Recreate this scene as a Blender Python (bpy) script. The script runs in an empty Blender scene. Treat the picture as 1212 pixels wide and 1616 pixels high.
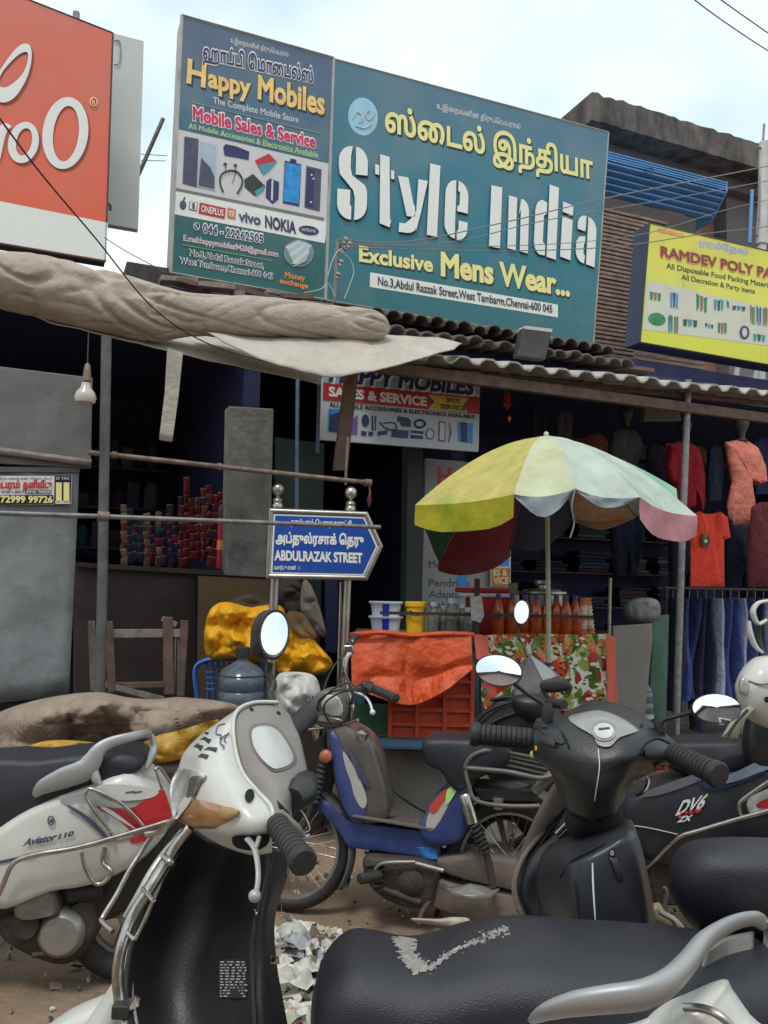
import bpy, math, random
import numpy as np
from mathutils import Vector as V, Matrix, noise, geometry
from mathutils.bvhtree import BVHTree
random.seed(7)
C = bpy.context.scene.collection
R = math.radians
SC = bpy.context.scene
# ---------------- camera
F = 1300.0; PITCH = R(4.92); ROLL = R(1.2); EYE = 1.4
cam = bpy.data.cameras.new('camera'); co = bpy.data.objects.new('camera', cam); C.objects.link(co)
cam.sensor_fit = 'VERTICAL'; cam.sensor_height = 36; cam.lens = F/1616*36; cam.clip_end = 2000; cam.clip_start = .05
CR = (Matrix.Rotation(R(90)+PITCH, 3, 'X') @ Matrix.Rotation(ROLL, 3, 'Z'))
co.matrix_world = Matrix.Translation((0, 0, EYE)) @ CR.to_4x4(); SC.camera = co
# ---------------- sky: bright overcast with faint blue gaps
w = bpy.data.worlds.new('World'); SC.world = w; w.use_nodes = True
nt = w.node_tree; bg = nt.nodes['Background']; bg.inputs[1].default_value = 0.1
sky = nt.nodes.new('ShaderNodeTexSky'); sky.sky_type = 'NISHITA'; sky.sun_disc = False
SUN_EL, SUN_AZ = R(62), R(200)
sky.sun_elevation = SUN_EL; sky.sun_rotation = SUN_AZ
tc = nt.nodes.new('ShaderNodeTexCoord'); mp = nt.nodes.new('ShaderNodeMapping'); mp.inputs[3].default_value = (1, 1, 1.6)
nz = nt.nodes.new('ShaderNodeTexNoise'); nz.inputs['Scale'].default_value = 2.1; nz.inputs['Detail'].default_value = 4; nz.inputs['Roughness'].default_value = .5
rp = nt.nodes.new('ShaderNodeValToRGB'); rp.color_ramp.elements[0].position = .40; rp.color_ramp.elements[0].color = (.35, .35, .35, 1)
rp.color_ramp.elements[1].position = .56; rp.color_ramp.elements[1].color = (1, 1, 1, 1)
mx = nt.nodes.new('ShaderNodeMix'); mx.data_type = 'RGBA'; mx.inputs[7].default_value = (8.9, 9.7, 9.6, 1)
ms = nt.nodes.new('ShaderNodeMix'); ms.data_type = 'RGBA'; ms.blend_type = 'MIX'; ms.inputs[0].default_value = .8; ms.inputs[7].default_value = (5.0, 7.3, 8.7, 1)
nt.links.new(tc.outputs['Generated'], mp.inputs[0]); nt.links.new(mp.outputs[0], nz.inputs[0]); nt.links.new(nz.outputs[0], rp.inputs[0])
nt.links.new(sky.outputs[0], ms.inputs[6]); nt.links.new(ms.outputs[2], mx.inputs[6]); nt.links.new(rp.outputs[0], mx.inputs[0]); nt.links.new(mx.outputs[2], bg.inputs[0])
sl = bpy.data.lights.new('sun', 'SUN'); sl.energy = 1.5; sl.angle = R(14); sl.color = (1, .965, .91)
so = bpy.data.objects.new('sun', sl); C.objects.link(so)
sd = V((math.sin(SUN_AZ)*math.cos(SUN_EL), math.cos(SUN_AZ)*math.cos(SUN_EL), math.sin(SUN_EL)))
so.rotation_euler = sd.to_track_quat('Z', 'Y').to_euler(); so.location = (0, 0, 20)
vs = SC.view_settings; vs.view_transform = 'Standard'; vs.look = 'None'; vs.exposure = 0.27; vs.gamma = 1; vs.use_curve_mapping = False
# ---------------- geometry of the picture: rays, planes
O = V((0, 0, EYE))
def ray(px, py): return CR @ V(((px-606)/F, (808-py)/F, -1))
def at(px, py, y): d = ray(px, py); return O + d*(y/d.y)          # point at distance y down the street axis
UF = V((.92, .3928, 0)).normalized(); NF = V((UF.y, -UF.x, 0))     # along the shop front, and out to the street
def hp(px, py, p, n): d = ray(px, py); return O + d*((p-O).dot(n)/d.dot(n))
def fac(o): p = V((0, 6.1, 0)) - NF*o; return lambda px, py: hp(px, py, p, NF)
def gnd(px, py, z=0): d = ray(px, py); return O + d*((z-EYE)/d.z)
# ---------------- materials
def c8(r, g, b):
    f = lambda v: (v/255/12.92 if v/255 <= .04045 else ((v/255+.055)/1.055)**2.4)
    return (f(r), f(g), f(b))
MC = {}
def mat(name, col, rough=.55, metal=0., var=.12, scale=6., bump=.05, bscale=60., dust=0., dcol=(.30, .25, .20), trans=0., coat=0., streak=None, spec=.5, emit=None, bdist=.004):
    if name in MC: return MC[name]
    m = bpy.data.materials.new(name); m.use_nodes = True; n = m.node_tree; L = n.links; b = n.nodes['Principled BSDF']
    tc = n.nodes.new('ShaderNodeTexCoord'); src = tc.outputs['Object']
    if streak:
        mpn = n.nodes.new('ShaderNodeMapping'); mpn.inputs[3].default_value = streak; L.new(src, mpn.inputs[0]); src = mpn.outputs[0]
    a = n.nodes.new('ShaderNodeTexNoise'); a.inputs['Scale'].default_value = scale; a.inputs['Detail'].default_value = 6; a.inputs['Roughness'].default_value = .62
    L.new(src, a.inputs[0])
    r = n.nodes.new('ShaderNodeMapRange'); r.inputs[1].default_value = .3; r.inputs[2].default_value = .7; L.new(a.outputs[0], r.inputs[0])
    x = n.nodes.new('ShaderNodeMix'); x.data_type = 'RGBA'
    x.inputs[6].default_value = (*[max(0, c*(1-var)) for c in col], 1); x.inputs[7].default_value = (*[min(1, c*(1+var)) for c in col], 1)
    L.new(r.outputs[0], x.inputs[0]); out = x.outputs[2]
    if dust > 0:
        g = n.nodes.new('ShaderNodeTexNoise'); g.inputs['Scale'].default_value = 3.7; g.inputs['Detail'].default_value = 8; g.inputs['Roughness'].default_value = .7
        L.new(tc.outputs['Object'], g.inputs[0])
        ge = n.nodes.new('ShaderNodeNewGeometry'); sx = n.nodes.new('ShaderNodeSeparateXYZ'); L.new(ge.outputs['Normal'], sx.inputs[0])
        up = n.nodes.new('ShaderNodeMapRange'); up.inputs[1].default_value = -.4; up.inputs[2].default_value = 1; up.inputs[3].default_value = .35; up.inputs[4].default_value = 1.3; L.new(sx.outputs[2], up.inputs[0])
        q = n.nodes.new('ShaderNodeMapRange'); q.inputs[1].default_value = .3; q.inputs[2].default_value = .72; q.inputs[4].default_value = dust; L.new(g.outputs[0], q.inputs[0])
        g2 = n.nodes.new('ShaderNodeTexNoise'); g2.inputs['Scale'].default_value = 95; g2.inputs['Detail'].default_value = 6; g2.inputs['Roughness'].default_value = .8; L.new(tc.outputs['Object'], g2.inputs[0])
        q2 = n.nodes.new('ShaderNodeMapRange'); q2.inputs[1].default_value = .56; q2.inputs[2].default_value = .74; q2.inputs[4].default_value = dust*1.1; L.new(g2.outputs[0], q2.inputs[0])
        sm = n.nodes.new('ShaderNodeMath'); sm.operation = 'ADD'; L.new(q.outputs[0], sm.inputs[0]); L.new(q2.outputs[0], sm.inputs[1])
        mu = n.nodes.new('ShaderNodeMath'); mu.operation = 'MULTIPLY'; mu.use_clamp = True; L.new(sm.outputs[0], mu.inputs[0]); L.new(up.outputs[0], mu.inputs[1])
        y = n.nodes.new('ShaderNodeMix'); y.data_type = 'RGBA'; y.inputs[7].default_value = (*dcol, 1); L.new(mu.outputs[0], y.inputs[0]); L.new(out, y.inputs[6]); out = y.outputs[2]
        rr = n.nodes.new('ShaderNodeMix'); rr.inputs[2].default_value = rough; rr.inputs[3].default_value = min(1, rough+.5); L.new(mu.outputs[0], rr.inputs[0]); L.new(rr.outputs[0], b.inputs['Roughness'])
    L.new(out, b.inputs['Base Color'])
    if dust <= 0: b.inputs['Roughness'].default_value = rough
    b.inputs['Metallic'].default_value = metal; b.inputs['Transmission Weight'].default_value = trans; b.inputs['Coat Weight'].default_value = coat; b.inputs['Specular IOR Level'].default_value = spec
    if bump:
        h = n.nodes.new('ShaderNodeTexNoise'); h.inputs['Scale'].default_value = bscale; h.inputs['Detail'].default_value = 5; L.new(tc.outputs['Object'], h.inputs[0])
        bp = n.nodes.new('ShaderNodeBump'); bp.inputs['Strength'].default_value = min(1, bump*4); bp.inputs['Distance'].default_value = bdist; L.new(h.outputs[0], bp.inputs['Height']); L.new(bp.outputs[0], b.inputs['Normal'])
    MC[name] = m; return m
# ---------------- building
ROOT = {}
class B:
    def __init__(s): s.v = []; s.f = []; s.m = []; s.mi = 0
    def add(s, vs, fs):
        o = len(s.v); s.v += [V(v) for v in vs]; s.f += [tuple(i+o for i in f) for f in fs]; s.m += [s.mi]*len(fs); return s
    def quad(s, a, b, c, d): return s.add([a, b, c, d], [(0, 1, 2, 3)])
    def prism(s, pts, vec):
        pts = [V(p) for p in pts]; vec = V(vec); n = len(pts)
        return s.add(pts+[p+vec for p in pts], [tuple(range(n)), tuple(range(2*n-1, n-1, -1))]+[((i+1) % n, i, i+n, (i+1) % n+n) for i in range(n)])
    def box(s, c, sz, rot=None):
        c = V(c); q = [V((x*sz[0]/2, y*sz[1]/2, z*sz[2]/2)) for x in (-1, 1) for y in (-1, 1) for z in (-1, 1)]
        if rot is not None: q = [rot @ p for p in q]
        return s.add([c+p for p in q], [(0, 1, 3, 2), (4, 6, 7, 5), (0, 4, 5, 1), (2, 3, 7, 6), (0, 2, 6, 4), (1, 5, 7, 3)])
    def fbox(s, p, du, dn, dz):        # box from corner p: du along the front, dn back from the street, dz up
        p = V(p); a, b, c = UF*du, -NF*dn, V((0, 0, dz)); q = [p+a*i+b*j+c*k for i in (0, 1) for j in (0, 1) for k in (0, 1)]
        return s.add(q, [(0, 1, 3, 2), (4, 6, 7, 5), (0, 4, 5, 1), (2, 3, 7, 6), (0, 2, 6, 4), (1, 5, 7, 3)])
    def ring(s, rings, closed=False, cap=True):
        n = len(rings[0]); o = []
        for r in rings: o += list(r)
        f = []; k = len(rings)
        for i in range(k if closed else k-1):
            a, b = i*n, ((i+1) % k)*n
            f += [(a+j, a+(j+1) % n, b+(j+1) % n, b+j) for j in range(n)]
        if cap and not closed: f += [tuple(range(n-1, -1, -1)), tuple((k-1)*n+j for j in range(n))]
        return s.add(o, f)
    def tube(s, path, r, n=8, closed=False, cap=True, flat=1.0, up=None):
        P = [V(p) for p in path]; k = len(P); rs = r if isinstance(r, (list, tuple)) else [r]*k
        rings = []; prev = V(up) if up else None
        for i in range(k):
            if closed: t = P[(i+1) % k]-P[i-1]
            else: t = P[min(i+1, k-1)]-P[max(i-1, 0)]
            t = t.normalized() if t.length > 1e-9 else V((0, 0, 1))
            if prev is None: prev = V((0, 0, 1)) if abs(t.z) < .9 else V((1, 0, 0))
            a = (prev - t*prev.dot(t))
            if a.length < 1e-6: a = t.orthogonal()
            a.normalize(); b = t.cross(a); prev = a
            rings.append([P[i]+(a*math.cos(2*math.pi*j/n)*flat+b*math.sin(2*math.pi*j/n))*rs[i] for j in range(n)])
        return s.ring(rings, closed, cap)
    def lathe(s, prof, base, axis=(0, 0, 1), n=16, cap=True):
        ax = V(axis).normalized(); a = ax.orthogonal().normalized(); b = ax.cross(a); base = V(base)
        return s.ring([[base+ax*h+(a*math.cos(2*math.pi*j/n)+b*math.sin(2*math.pi*j/n))*max(r, 1e-4) for j in range(n)] for r, h in prof], False, cap)
    def grid(s, G):
        h, w_ = len(G), len(G[0]); o = [p for r in G for p in r]
        return s.add(o, [(i*w_+j, i*w_+j+1, (i+1)*w_+j+1, (i+1)*w_+j) for i in range(h-1) for j in range(w_-1)])
    def blob(s, c, sz, amp=.15, fr=3., n=20, seed=0., ridge=True, rot=None):
        rings = []; c = V(c)
        for i in range(1, n):
            th = math.pi*i/n; r = []
            for j in range(n+4):
                ph = 2*math.pi*j/(n+4); d = V((math.sin(th)*math.cos(ph), math.sin(th)*math.sin(ph), math.cos(th)))
                q = d*fr+V((seed, seed*1.7, 0)); k = noise.noise(q)+.5*noise.noise(q*2.1)
                if ridge: k = .55-1.3*abs(noise.noise(q))-.6*abs(noise.noise(q*2.3))
                d = V((d.x*sz[0], d.y*sz[1], d.z*sz[2]))*(1+amp*k); r.append(c+(rot @ d if rot is not None else d))
            rings.append(r)
        return s.ring(rings)
    def build(s, name, mats, parent=None, smooth=40, bevel=0, sub=0, solid=0, label=None, cat=None, group=None, kind=None):
        me = bpy.data.meshes.new(name); base = ROOT.get(parent, V((0, 0, 0))) if parent else V((0, 0, 0))
        if parent is None and cat and s.v:
            lo = V([min(v[i] for v in s.v) for i in range(3)]); hi = V([max(v[i] for v in s.v) for i in range(3)]); base = V(((lo.x+hi.x)/2, (lo.y+hi.y)/2, lo.z))
        me.from_pydata([v-base for v in s.v], [], s.f)
        mats = mats if isinstance(mats, (list, tuple)) else [mats]
        for m_ in mats: me.materials.append(m_)
        if len(mats) > 1: me.polygons.foreach_set('material_index', s.m)
        if smooth:
            me.polygons.foreach_set('use_smooth', [True]*len(me.polygons)); me.set_sharp_from_angle(angle=R(smooth))
        me.update(); o = bpy.data.objects.new(name, me); C.objects.link(o)
        if parent: o.parent = parent
        else: o.location = base
        ROOT[o] = base
        if bevel:
            d = o.modifiers.new('bevel', 'BEVEL'); d.width = bevel; d.segments = 2; d.limit_method = 'ANGLE'; d.angle_limit = R(35)
        if solid:
            vsum = 0.
            for p in list(me.polygons)[::max(1, len(me.polygons)//40)]: c_ = p.center+base; vsum += p.normal.dot(c_-V((0, 0, 1.4)))
            if vsum > 0: me.flip_normals()
            d = o.modifiers.new('solid', 'SOLIDIFY'); d.thickness = solid
        if sub: d = o.modifiers.new('sub', 'SUBSURF'); d.levels = sub; d.render_levels = sub
        tag(o, label, cat, group, kind); return o
def tag(o, label=None, cat=None, group=None, kind=None):
    if label: o['label'] = label
    if cat: o['category'] = cat
    if group: o['group'] = group
    if kind: o['kind'] = kind
    return o
def thing(name, label, cat, loc=(0, 0, 0), group=None):
    o = bpy.data.objects.new(name, None); o.empty_display_size = .1; C.objects.link(o); o.location = loc; ROOT[o] = V(loc); return tag(o, label, cat, group)
def dup(root, loc, rot=None, label=None, group=None, scale=None):
    def cp(o, par):
        c = o.copy(); C.objects.link(c); c.parent = par
        for ch in o.children: cp(ch, c)
        return c
    r = cp(root, None); r.location = loc; ROOT[r] = V(loc)
    if rot is not None: r.rotation_euler = rot
    if scale: r.scale = scale if isinstance(scale, (tuple, list)) else (scale,)*3
    if label: r['label'] = label
    if group: r['group'] = group
    return r
# ---------------- lettering
GC = {}
def glyphs(s, off=0., res=3):
    k = (s, off, res)
    if k in GC: return GC[k]
    t = bpy.data.curves.new('lettering', 'FONT'); t.body = s; t.resolution_u = res
    t.dimensions = '3D'; t.fill_mode = 'NONE' if 'NONE' in [e.identifier for e in t.bl_rna.properties['fill_mode'].enum_items] else t.fill_mode
    o = bpy.data.objects.new('lettering', t); C.objects.link(o); dg = bpy.context.evaluated_depsgraph_get(); dg.update()
    me = bpy.data.meshes.new_from_object(o.evaluated_get(dg)); C.objects.unlink(o)
    vs = [(v.co.x, v.co.y) for v in me.vertices]; es = [tuple(e.vertices) for e in me.edges]
    bpy.data.objects.remove(o); bpy.data.curves.remove(t); bpy.data.meshes.remove(me)
    # connected contours, grouped by x overlap so each glyph is tessellated by itself
    adj = {}
    for a, b in es: adj.setdefault(a, []).append(b); adj.setdefault(b, []).append(a)
    seen = set(); loops = []
    nxt = {}
    for a, b in es: nxt.setdefault(min(a, b), []); 
    for a in range(len(vs)):
        if a in seen or a not in adj: continue
        comp = [a]; seen.add(a); cur = a
        while True:
            q = [b for b in adj[cur] if b not in seen]
            if not q: break
            cur = min(q) if len(comp) == 1 else q[0]; comp.append(cur); seen.add(cur)
        if len(comp) > 2: loops.append(comp)
    if off:
        ar = sum(vs[l[i]][0]*vs[l[(i+1) % len(l)]][1]-vs[l[(i+1) % len(l)]][0]*vs[l[i]][1] for l in loops for i in range(len(l)))
        sg = 1 if ar > 0 else -1; nv = list(vs)
        for l in loops:
            k_ = len(l)
            for i in range(k_):
                p, q, r_ = vs[l[i-1]], vs[l[i]], vs[l[(i+1) % k_]]
                a_ = V((q[0]-p[0], q[1]-p[1])); b_ = V((r_[0]-q[0], r_[1]-q[1]))
                if a_.length < 1e-7 or b_.length < 1e-7: a_ = b_ = V((r_[0]-p[0], r_[1]-p[1]))
                a_.normalize(); b_.normalize(); n1 = V((a_.y, -a_.x)); n2 = V((b_.y, -b_.x)); nn = n1+n2
                nn = nn/max(nn.length_squared/2, .45) if nn.length > .1 else n1
                nv[l[i]] = (q[0]+sg*off*nn.x, q[1]+sg*off*nn.y)
        vs = nv
    groups = []
    for lp in sorted(loops, key=lambda l: min(vs[i][0] for i in l)):
        lo = min(vs[i][0] for i in lp); hi = max(vs[i][0] for i in lp)
        if groups and lo < groups[-1][1]-1e-4: groups[-1][0].append(lp); groups[-1][1] = max(hi, groups[-1][1])
        else: groups.append([[lp], hi])
    OV, OF = [], []
    for lps, _ in groups:
        pts = []; ed = []
        for lp in lps:
            b0 = len(pts); pts += [V(vs[i]) for i in lp]; ed += [(b0+i, b0+(i+1) % len(lp)) for i in range(len(lp))]
        try: rv, re, rf, *_ = geometry.delaunay_2d_cdt(pts, ed, [], 1, 1e-5)
        except Exception: continue
        rv = np.array([(p.x, p.y) for p in rv]); P = np.array([(p.x, p.y) for p in pts]); A = P[[e[0] for e in ed]]; Bb = P[[e[1] for e in ed]]
        tr = []
        for f in rf:
            for j in range(1, len(f)-1): tr.append((f[0], f[j], f[j+1]))
        if not tr: continue
        T = np.array(tr); cen = rv[T].mean(1)
        y0 = A[None, :, 1]; y1 = Bb[None, :, 1]; cy = cen[:, 1:2]; cx = cen[:, 0:1]
        up = (y0 <= cy) & (y1 > cy); dn = (y0 > cy) & (y1 <= cy)
        with np.errstate(divide='ignore', invalid='ignore'): xi = A[None, :, 0]+(cy-y0)/(y1-y0)*(Bb[None, :, 0]-A[None, :, 0])
        wn = ((up & (xi > cx)).sum(1)-(dn & (xi > cx)).sum(1))
        b0 = len(OV); OV += [tuple(p) for p in rv]; OF += [tuple(int(i)+b0 for i in t_) for t_, k_ in zip(T, wn) if k_ != 0]
    used = sorted({i for f in OF for i in f}); mp_ = {u: i for i, u in enumerate(used)}
    GC[k] = ([OV[u] for u in used], [tuple(mp_[i] for i in f) for f in OF]); return GC[k]
CAPH = None
def text(hit, n, s, p0, p1, top, m, parent, off=.0, lift=.003, deep=0., slant=0., name='lettering', asc=None, sh=None, fit=True, build=True, out=None):
    """baseline from pixel p0 to p1 of the board, capital height up to pixel top"""
    global CAPH
    if CAPH is None: CAPH = max(p[1] for p in glyphs('H')[0])
    vs, fs = glyphs(s, off)
    x0 = min(v[0] for v in vs); x1 = max(v[0] for v in vs)
    a = hit(*p0); X = hit(*p1)-a; Y = hit(*top)-a; h = asc or CAPH; W = x1-x0
    if sh: a = a+X.normalized()*sh[0]+Y.normalized()*sh[1]
    P = [a+X*((x-x0)/W)+Y*(y/h)+X.normalized()*(slant*y/h*Y.length)+n*(lift+deep) for x, y in vs]
    b = out or B()
    b.add(P, fs)
    if deep:
        cnt = {}
        for f in fs:
            for i in range(3):
                e = (f[i], f[(i+1) % 3]); cnt[e] = 1
        be = [e for e in cnt if (e[1], e[0]) not in cnt]
        b.add(P+[p-n*deep for p in P], [(e[1], e[0], e[0]+len(P), e[1]+len(P)) for e in be])
    if out is None and build: return b.build(name, m, parent, smooth=0)
    return b
def shape(hit, n, pts, m, parent, lift=.003, name='printed_panel'):
    return B().add([hit(*p)+n*lift for p in pts], [tuple(range(len(pts)))]).build(name, m, parent, smooth=0)
def ell(cx, cy, rx, ry, k=24, rot=0.):
    return [(cx+rx*math.cos(t)*math.cos(rot)-ry*math.sin(t)*math.sin(rot), cy+rx*math.cos(t)*math.sin(rot)+ry*math.sin(t)*math.cos(rot)) for t in [2*math.pi*i/k for i in range(k)]]
def spl(pts, k=6, closed=False):     # catmull-rom through points of any dimension
    P = [np.array(p, float) for p in pts]; n = len(P); out = []
    for i in range(n if closed else n-1):
        g = lambda j: P[j % n] if closed else P[min(max(j, 0), n-1)]
        a, b, c, d = g(i-1), g(i), g(i+1), g(i+2)
        for j in range(k):
            t = j/k; out.append(.5*((2*b)+(c-a)*t+(2*a-5*b+4*c-d)*t*t+(3*b-a-3*c+d)*t**3))
    if not closed: out.append(P[-1])
    return out
def sat(pts, k=6, closed=False): return [at(*p) for p in spl(pts, k, closed)]   # smooth world path through (px, py, distance)
# ================= THE SETTING
m_gnd = mat('dusty_road', (.235, .158, .10), .9, var=.38, scale=1.6, bump=.3, bscale=24, bdist=.012, dust=.25, dcol=(.33, .27, .21))
g = []
for i in range(90):
    r = []
    for j in range(90):
        x = -9+18*j/89; y = -2+13.5*i/89
        r.append(V((x, y, .012*noise.noise(V((x*1.3, y*1.3, 0)))+.006*noise.noise(V((x*5, y*5, 3))))))
    g.append(r)
B().grid(g).build('ground', m_gnd, kind='structure')
B().quad((-400, -400, -.03), (400, -400, -.03), (400, 400, -.03), (-400, 400, -.03)).build('far_ground', m_gnd, kind='structure')
m_stone = None
def scat(name, mats, n, seed):
    random.seed(seed); b = B()
    for i in range(n):
        x, y = random.uniform(-2.5, 2.5), random.uniform(1.2, 5.2); s = random.choice((.006, .009, .013))
        b.mi = random.randrange(len(mats)); q = Matrix.Rotation(random.uniform(0, 6), 3, V((random.random(), random.random(), 1)))
        if random.random() < .6: b.box((x, y, .012), (s, s*.8, s*.6), q)
        else: b.box((x, y, .014), (s*3.2, s*2, .001), q)
    b.build(name, mats, kind='stuff', label='grit and paper scraps strewn over the brown dusty ground' , cat='litter')
scat('ground_litter', [mat('grit', (.28, .22, .17)), mat('paper_scrap', (.6, .58, .52)), mat('dark_grit', (.07, .06, .05))], 2200, 3)
m_plas = mat('old_plaster', (.20, .19, .20), .85, var=.3, scale=3, bump=.15, bscale=25)
m_dark = mat('shade_dark_wall', (.042, .045, .11), .9, var=.35, scale=4)  # gloom of the shop interior put into the base colour
m_navy = mat('shade_navy_wall', (.028, .032, .095), .85, var=.3, scale=3)  # bluish interior shade painted into walls, slab and lintel
m_conc = mat('bare_concrete', (.19, .18, .165), .9, var=.32, scale=5, bump=.2, bscale=40)
m_pipe = mat('galvanised_pipe', (.22, .215, .21), .5, .5, var=.35, scale=25, bump=.08)
m_rust = mat('rusty_pipe', (.20, .145, .12), .65, .35, var=.45, scale=18, bump=.1)
# shop row: floor plinth, back wall, cross walls, ceiling slab
sh = thing('shop_building', 'long single storey row of dark open fronted shops behind the sign boards', 'building', (0, 9, 0))
L0 = -4.2; L1 = 7.2
def fp(u, o, z): p = V((0, 6.1, 0))+UF*u-NF*o; return V((p.x, p.y, z))
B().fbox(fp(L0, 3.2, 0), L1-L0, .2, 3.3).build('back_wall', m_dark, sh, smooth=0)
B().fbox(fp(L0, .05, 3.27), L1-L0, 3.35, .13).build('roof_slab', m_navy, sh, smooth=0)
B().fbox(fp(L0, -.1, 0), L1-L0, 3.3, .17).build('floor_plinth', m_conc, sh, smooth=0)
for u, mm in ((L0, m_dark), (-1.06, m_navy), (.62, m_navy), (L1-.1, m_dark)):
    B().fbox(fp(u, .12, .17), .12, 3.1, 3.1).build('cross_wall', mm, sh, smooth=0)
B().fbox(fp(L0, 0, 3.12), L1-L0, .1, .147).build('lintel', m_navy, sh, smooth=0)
F0 = fac(0.); 
# ---------------- upper floor building at the back right
ub = thing('concrete_house', 'weathered grey concrete house with a flat overhanging roof behind the signs', 'house', (3.5, 10, 0))
m_slab = mat('weathered_concrete', (.095, .083, .078), .95, var=.75, scale=5, bump=.35, bscale=18, streak=(1, 1, .45))
m_terr = mat('faded_terracotta_wall', (.33, .165, .12), .9, var=.2, scale=3, bump=.1)
m_grw = mat('grey_house_wall', (.15, .135, .14), .9, var=.25, scale=2.4, bump=.15, streak=(1, 1, .4))
F2 = fac(2.0); cn = F2(934, 145); uc = (V((cn.x, cn.y, 0))-V((0, 6.1, 0))).dot(UF); zt = cn.z
b = B(); N_ = 40; topr = []
for k in range(N_+1):
    u = uc+3.6*k/N_; j = .018*noise.noise(V((k*.7, 0, 0)))+.012*noise.noise(V((k*2.3, 4, 0)))
    topr.append([fp(u, 2.0+j, zt-.34), fp(u, 2.0+j*.5, zt-.12), fp(u, 2.0-j, zt+j), fp(u, 6, zt+j), fp(u, 6, zt-.34)])
b.ring(topr); b.build('roof_overhang', m_slab, ub, smooth=20)
B().fbox(fp(uc+.02, 2.35, zt-.5), 3.5, 3.4, .17).build('ceiling_slab', m_grw, ub, smooth=0)
B().fbox(fp(uc+.3, 2.9, 3.1), 1.65, 3, zt-.48-3.1).build('wall', m_grw, ub, smooth=0)
B().fbox(fp(uc+1.62, 2.6, 3.1), .62, 3.1, zt-.48-3.1).build('pillar', m_terr, ub, smooth=0, bevel=.01)
B().fbox(fp(uc+2.243, 2.72, 3.1), .36, 3, zt-.48-3.1).build('wall', m_terr, ub, smooth=0)
B().fbox(fp(uc+2.606, 2.5, 3.1), .9, 3, zt-.48-3.1).build('wall', m_grw, ub, smooth=0)
# blue corrugated shade over the upper window
m_blue = mat('blue_painted_sheet', c8(88, 146, 200), .5, var=.25, scale=7, bump=.05, dust=.2, dcol=(.25, .3, .36), streak=(.3, .3, 3))
F17 = fac(1.55); sb = thing('blue_awning', 'pale blue ribbed metal shutter awning above the yellow sign', 'awning', F17(1040, 290))
a0, a1 = F17(925, 228), F17(1146, 286)
def strip(prof, n=2):
    G = []
    for (dn, dz) in prof: G.append([a0+(a1-a0)*t-NF*dn+V((0, 0, dz)) for t in (0, .25, .5, .75, 1)])
    return G
pr = [(.7, .02)]
for i in range(4): z = -i*.03; pr += [(.03-.004*i, z), (0, z-.01), (0, z-.022)]
B().grid(strip(pr)).build('top_panel', m_blue, sb, smooth=25)
for k in range(5):
    z = -.125-.052*k; d_ = .012+.05*k
    B().grid(strip([(d_+.03, z+.012), (d_, z), (d_, z-.02), (d_+.03, z-.036), (d_+.07, z-.04)])).build('slat', m_blue, sb, smooth=25)
B().prism([a1-NF*d_+V((0, 0, z)) for d_, z in ((0, 0), (.7, .02), (.7, -.42), (.25, -.4), (0, -.13))], UF*.02).build('end_plate', m_blue, sb, smooth=0)
mk = mat('dark_paint', (.03, .05, .09), .6)
for px, py in ((1023, 271), (1106, 299), (1016, 300), (1100, 326)):
    B().tube([F17(*q) - (-NF)*.02 for q in ell(px, py, 7, 5, 14)], .004, 5, closed=True).build('ring_mark', mk, sb)
    B().tube([F17(px-8, py)+NF*.02, F17(px+8, py+2)+NF*.02], .004, 5).build('ring_bar', mk, sb)
# brown slatted blind
m_blind = mat('brown_slat', (.23, .16, .125), .8, var=.4, scale=9, bump=.1)
F14 = fac(1.35); bl = thing('slatted_blind', 'brown horizontal slat blind hanging between the teal and yellow boards', 'blind', F14(970, 560))
b = B(); P0 = F14(930, 322); P1 = F14(1030, 345)
for i in range(46):
    z = -i*.047; j = .012*noise.noise(V((i*.6, 1, 0)))
    b.ring([[P0+(P1-P0)*t-NF*(d+j)+V((0, 0, z+e)) for d, e in ((0, 0), (0, -.03), (.02, -.034), (.02, .004))] for t in (-.3, 0, 1, 1.25)])
b.build('slats', m_blind, bl, smooth=0, kind='stuff')
B().fbox(P0+V((0, 0, -2.2))-NF*.03-UF*.3, 1.8, .03, 2.35).build('backing', mat('blind_back', (.05, .035, .03)), bl, smooth=0)
b = B(); P0 = F14(1000, 560); 
for i in range(4): b.ring([[P0+UF*t+NF*(.25)+V((0, 0, -.05*i+e))-NF*d for d, e in ((0, 0), (0, -.03), (.02, -.03), (.02, .0))] for t in (-.2, .75)])
b.build('lower_slats', m_blind, bl, smooth=0, kind='stuff')
# drain pipes at the right
m_pvc = mat('white_plastic_pipe', (.55, .54, .53), .4, var=.15, scale=6, dust=.5)
F12 = fac(1.0)
t_ = thing('drain_pipe', 'thick pale plastic drain pipe standing at the right edge of the picture', 'pipe', F12(1205, 390))
B().tube([F12(1206, 225), F12(1203, 365)], .055, 14).build('pipe', m_pvc, t_); B().tube([F12(1203, 362), F12(1202, 386)], .066, 14).build('collar', m_pvc, t_)
B().tube([F12(1202, 386), F12(1200, 600)], .05, 14).build('lower_pipe', m_pvc, t_)
B().tube([F12(1206, 196), F12(1194, 372)], .014, 8).build('thin_pipe', m_pipe, label='thin grey upright pipe beside the thick drain pipe', cat='pipe')
B().tube([F12(1192, 232), F12(1230, 240)], .012, 8).build('bracket_bar', m_pipe, label='short grey bar branching off the thin pipe at the right', cat='bar')
B().tube([F12(1187, 300), F12(1183, 384)], .02, 8).build('blue_pipe', m_blue, label='short blue upright pipe beside the drain pipe', cat='pipe')
t_ = thing('gutter_junction', 'dirty white plastic pipe joint lying under the yellow sign', 'pipe joint', F12(1175, 600))
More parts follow.
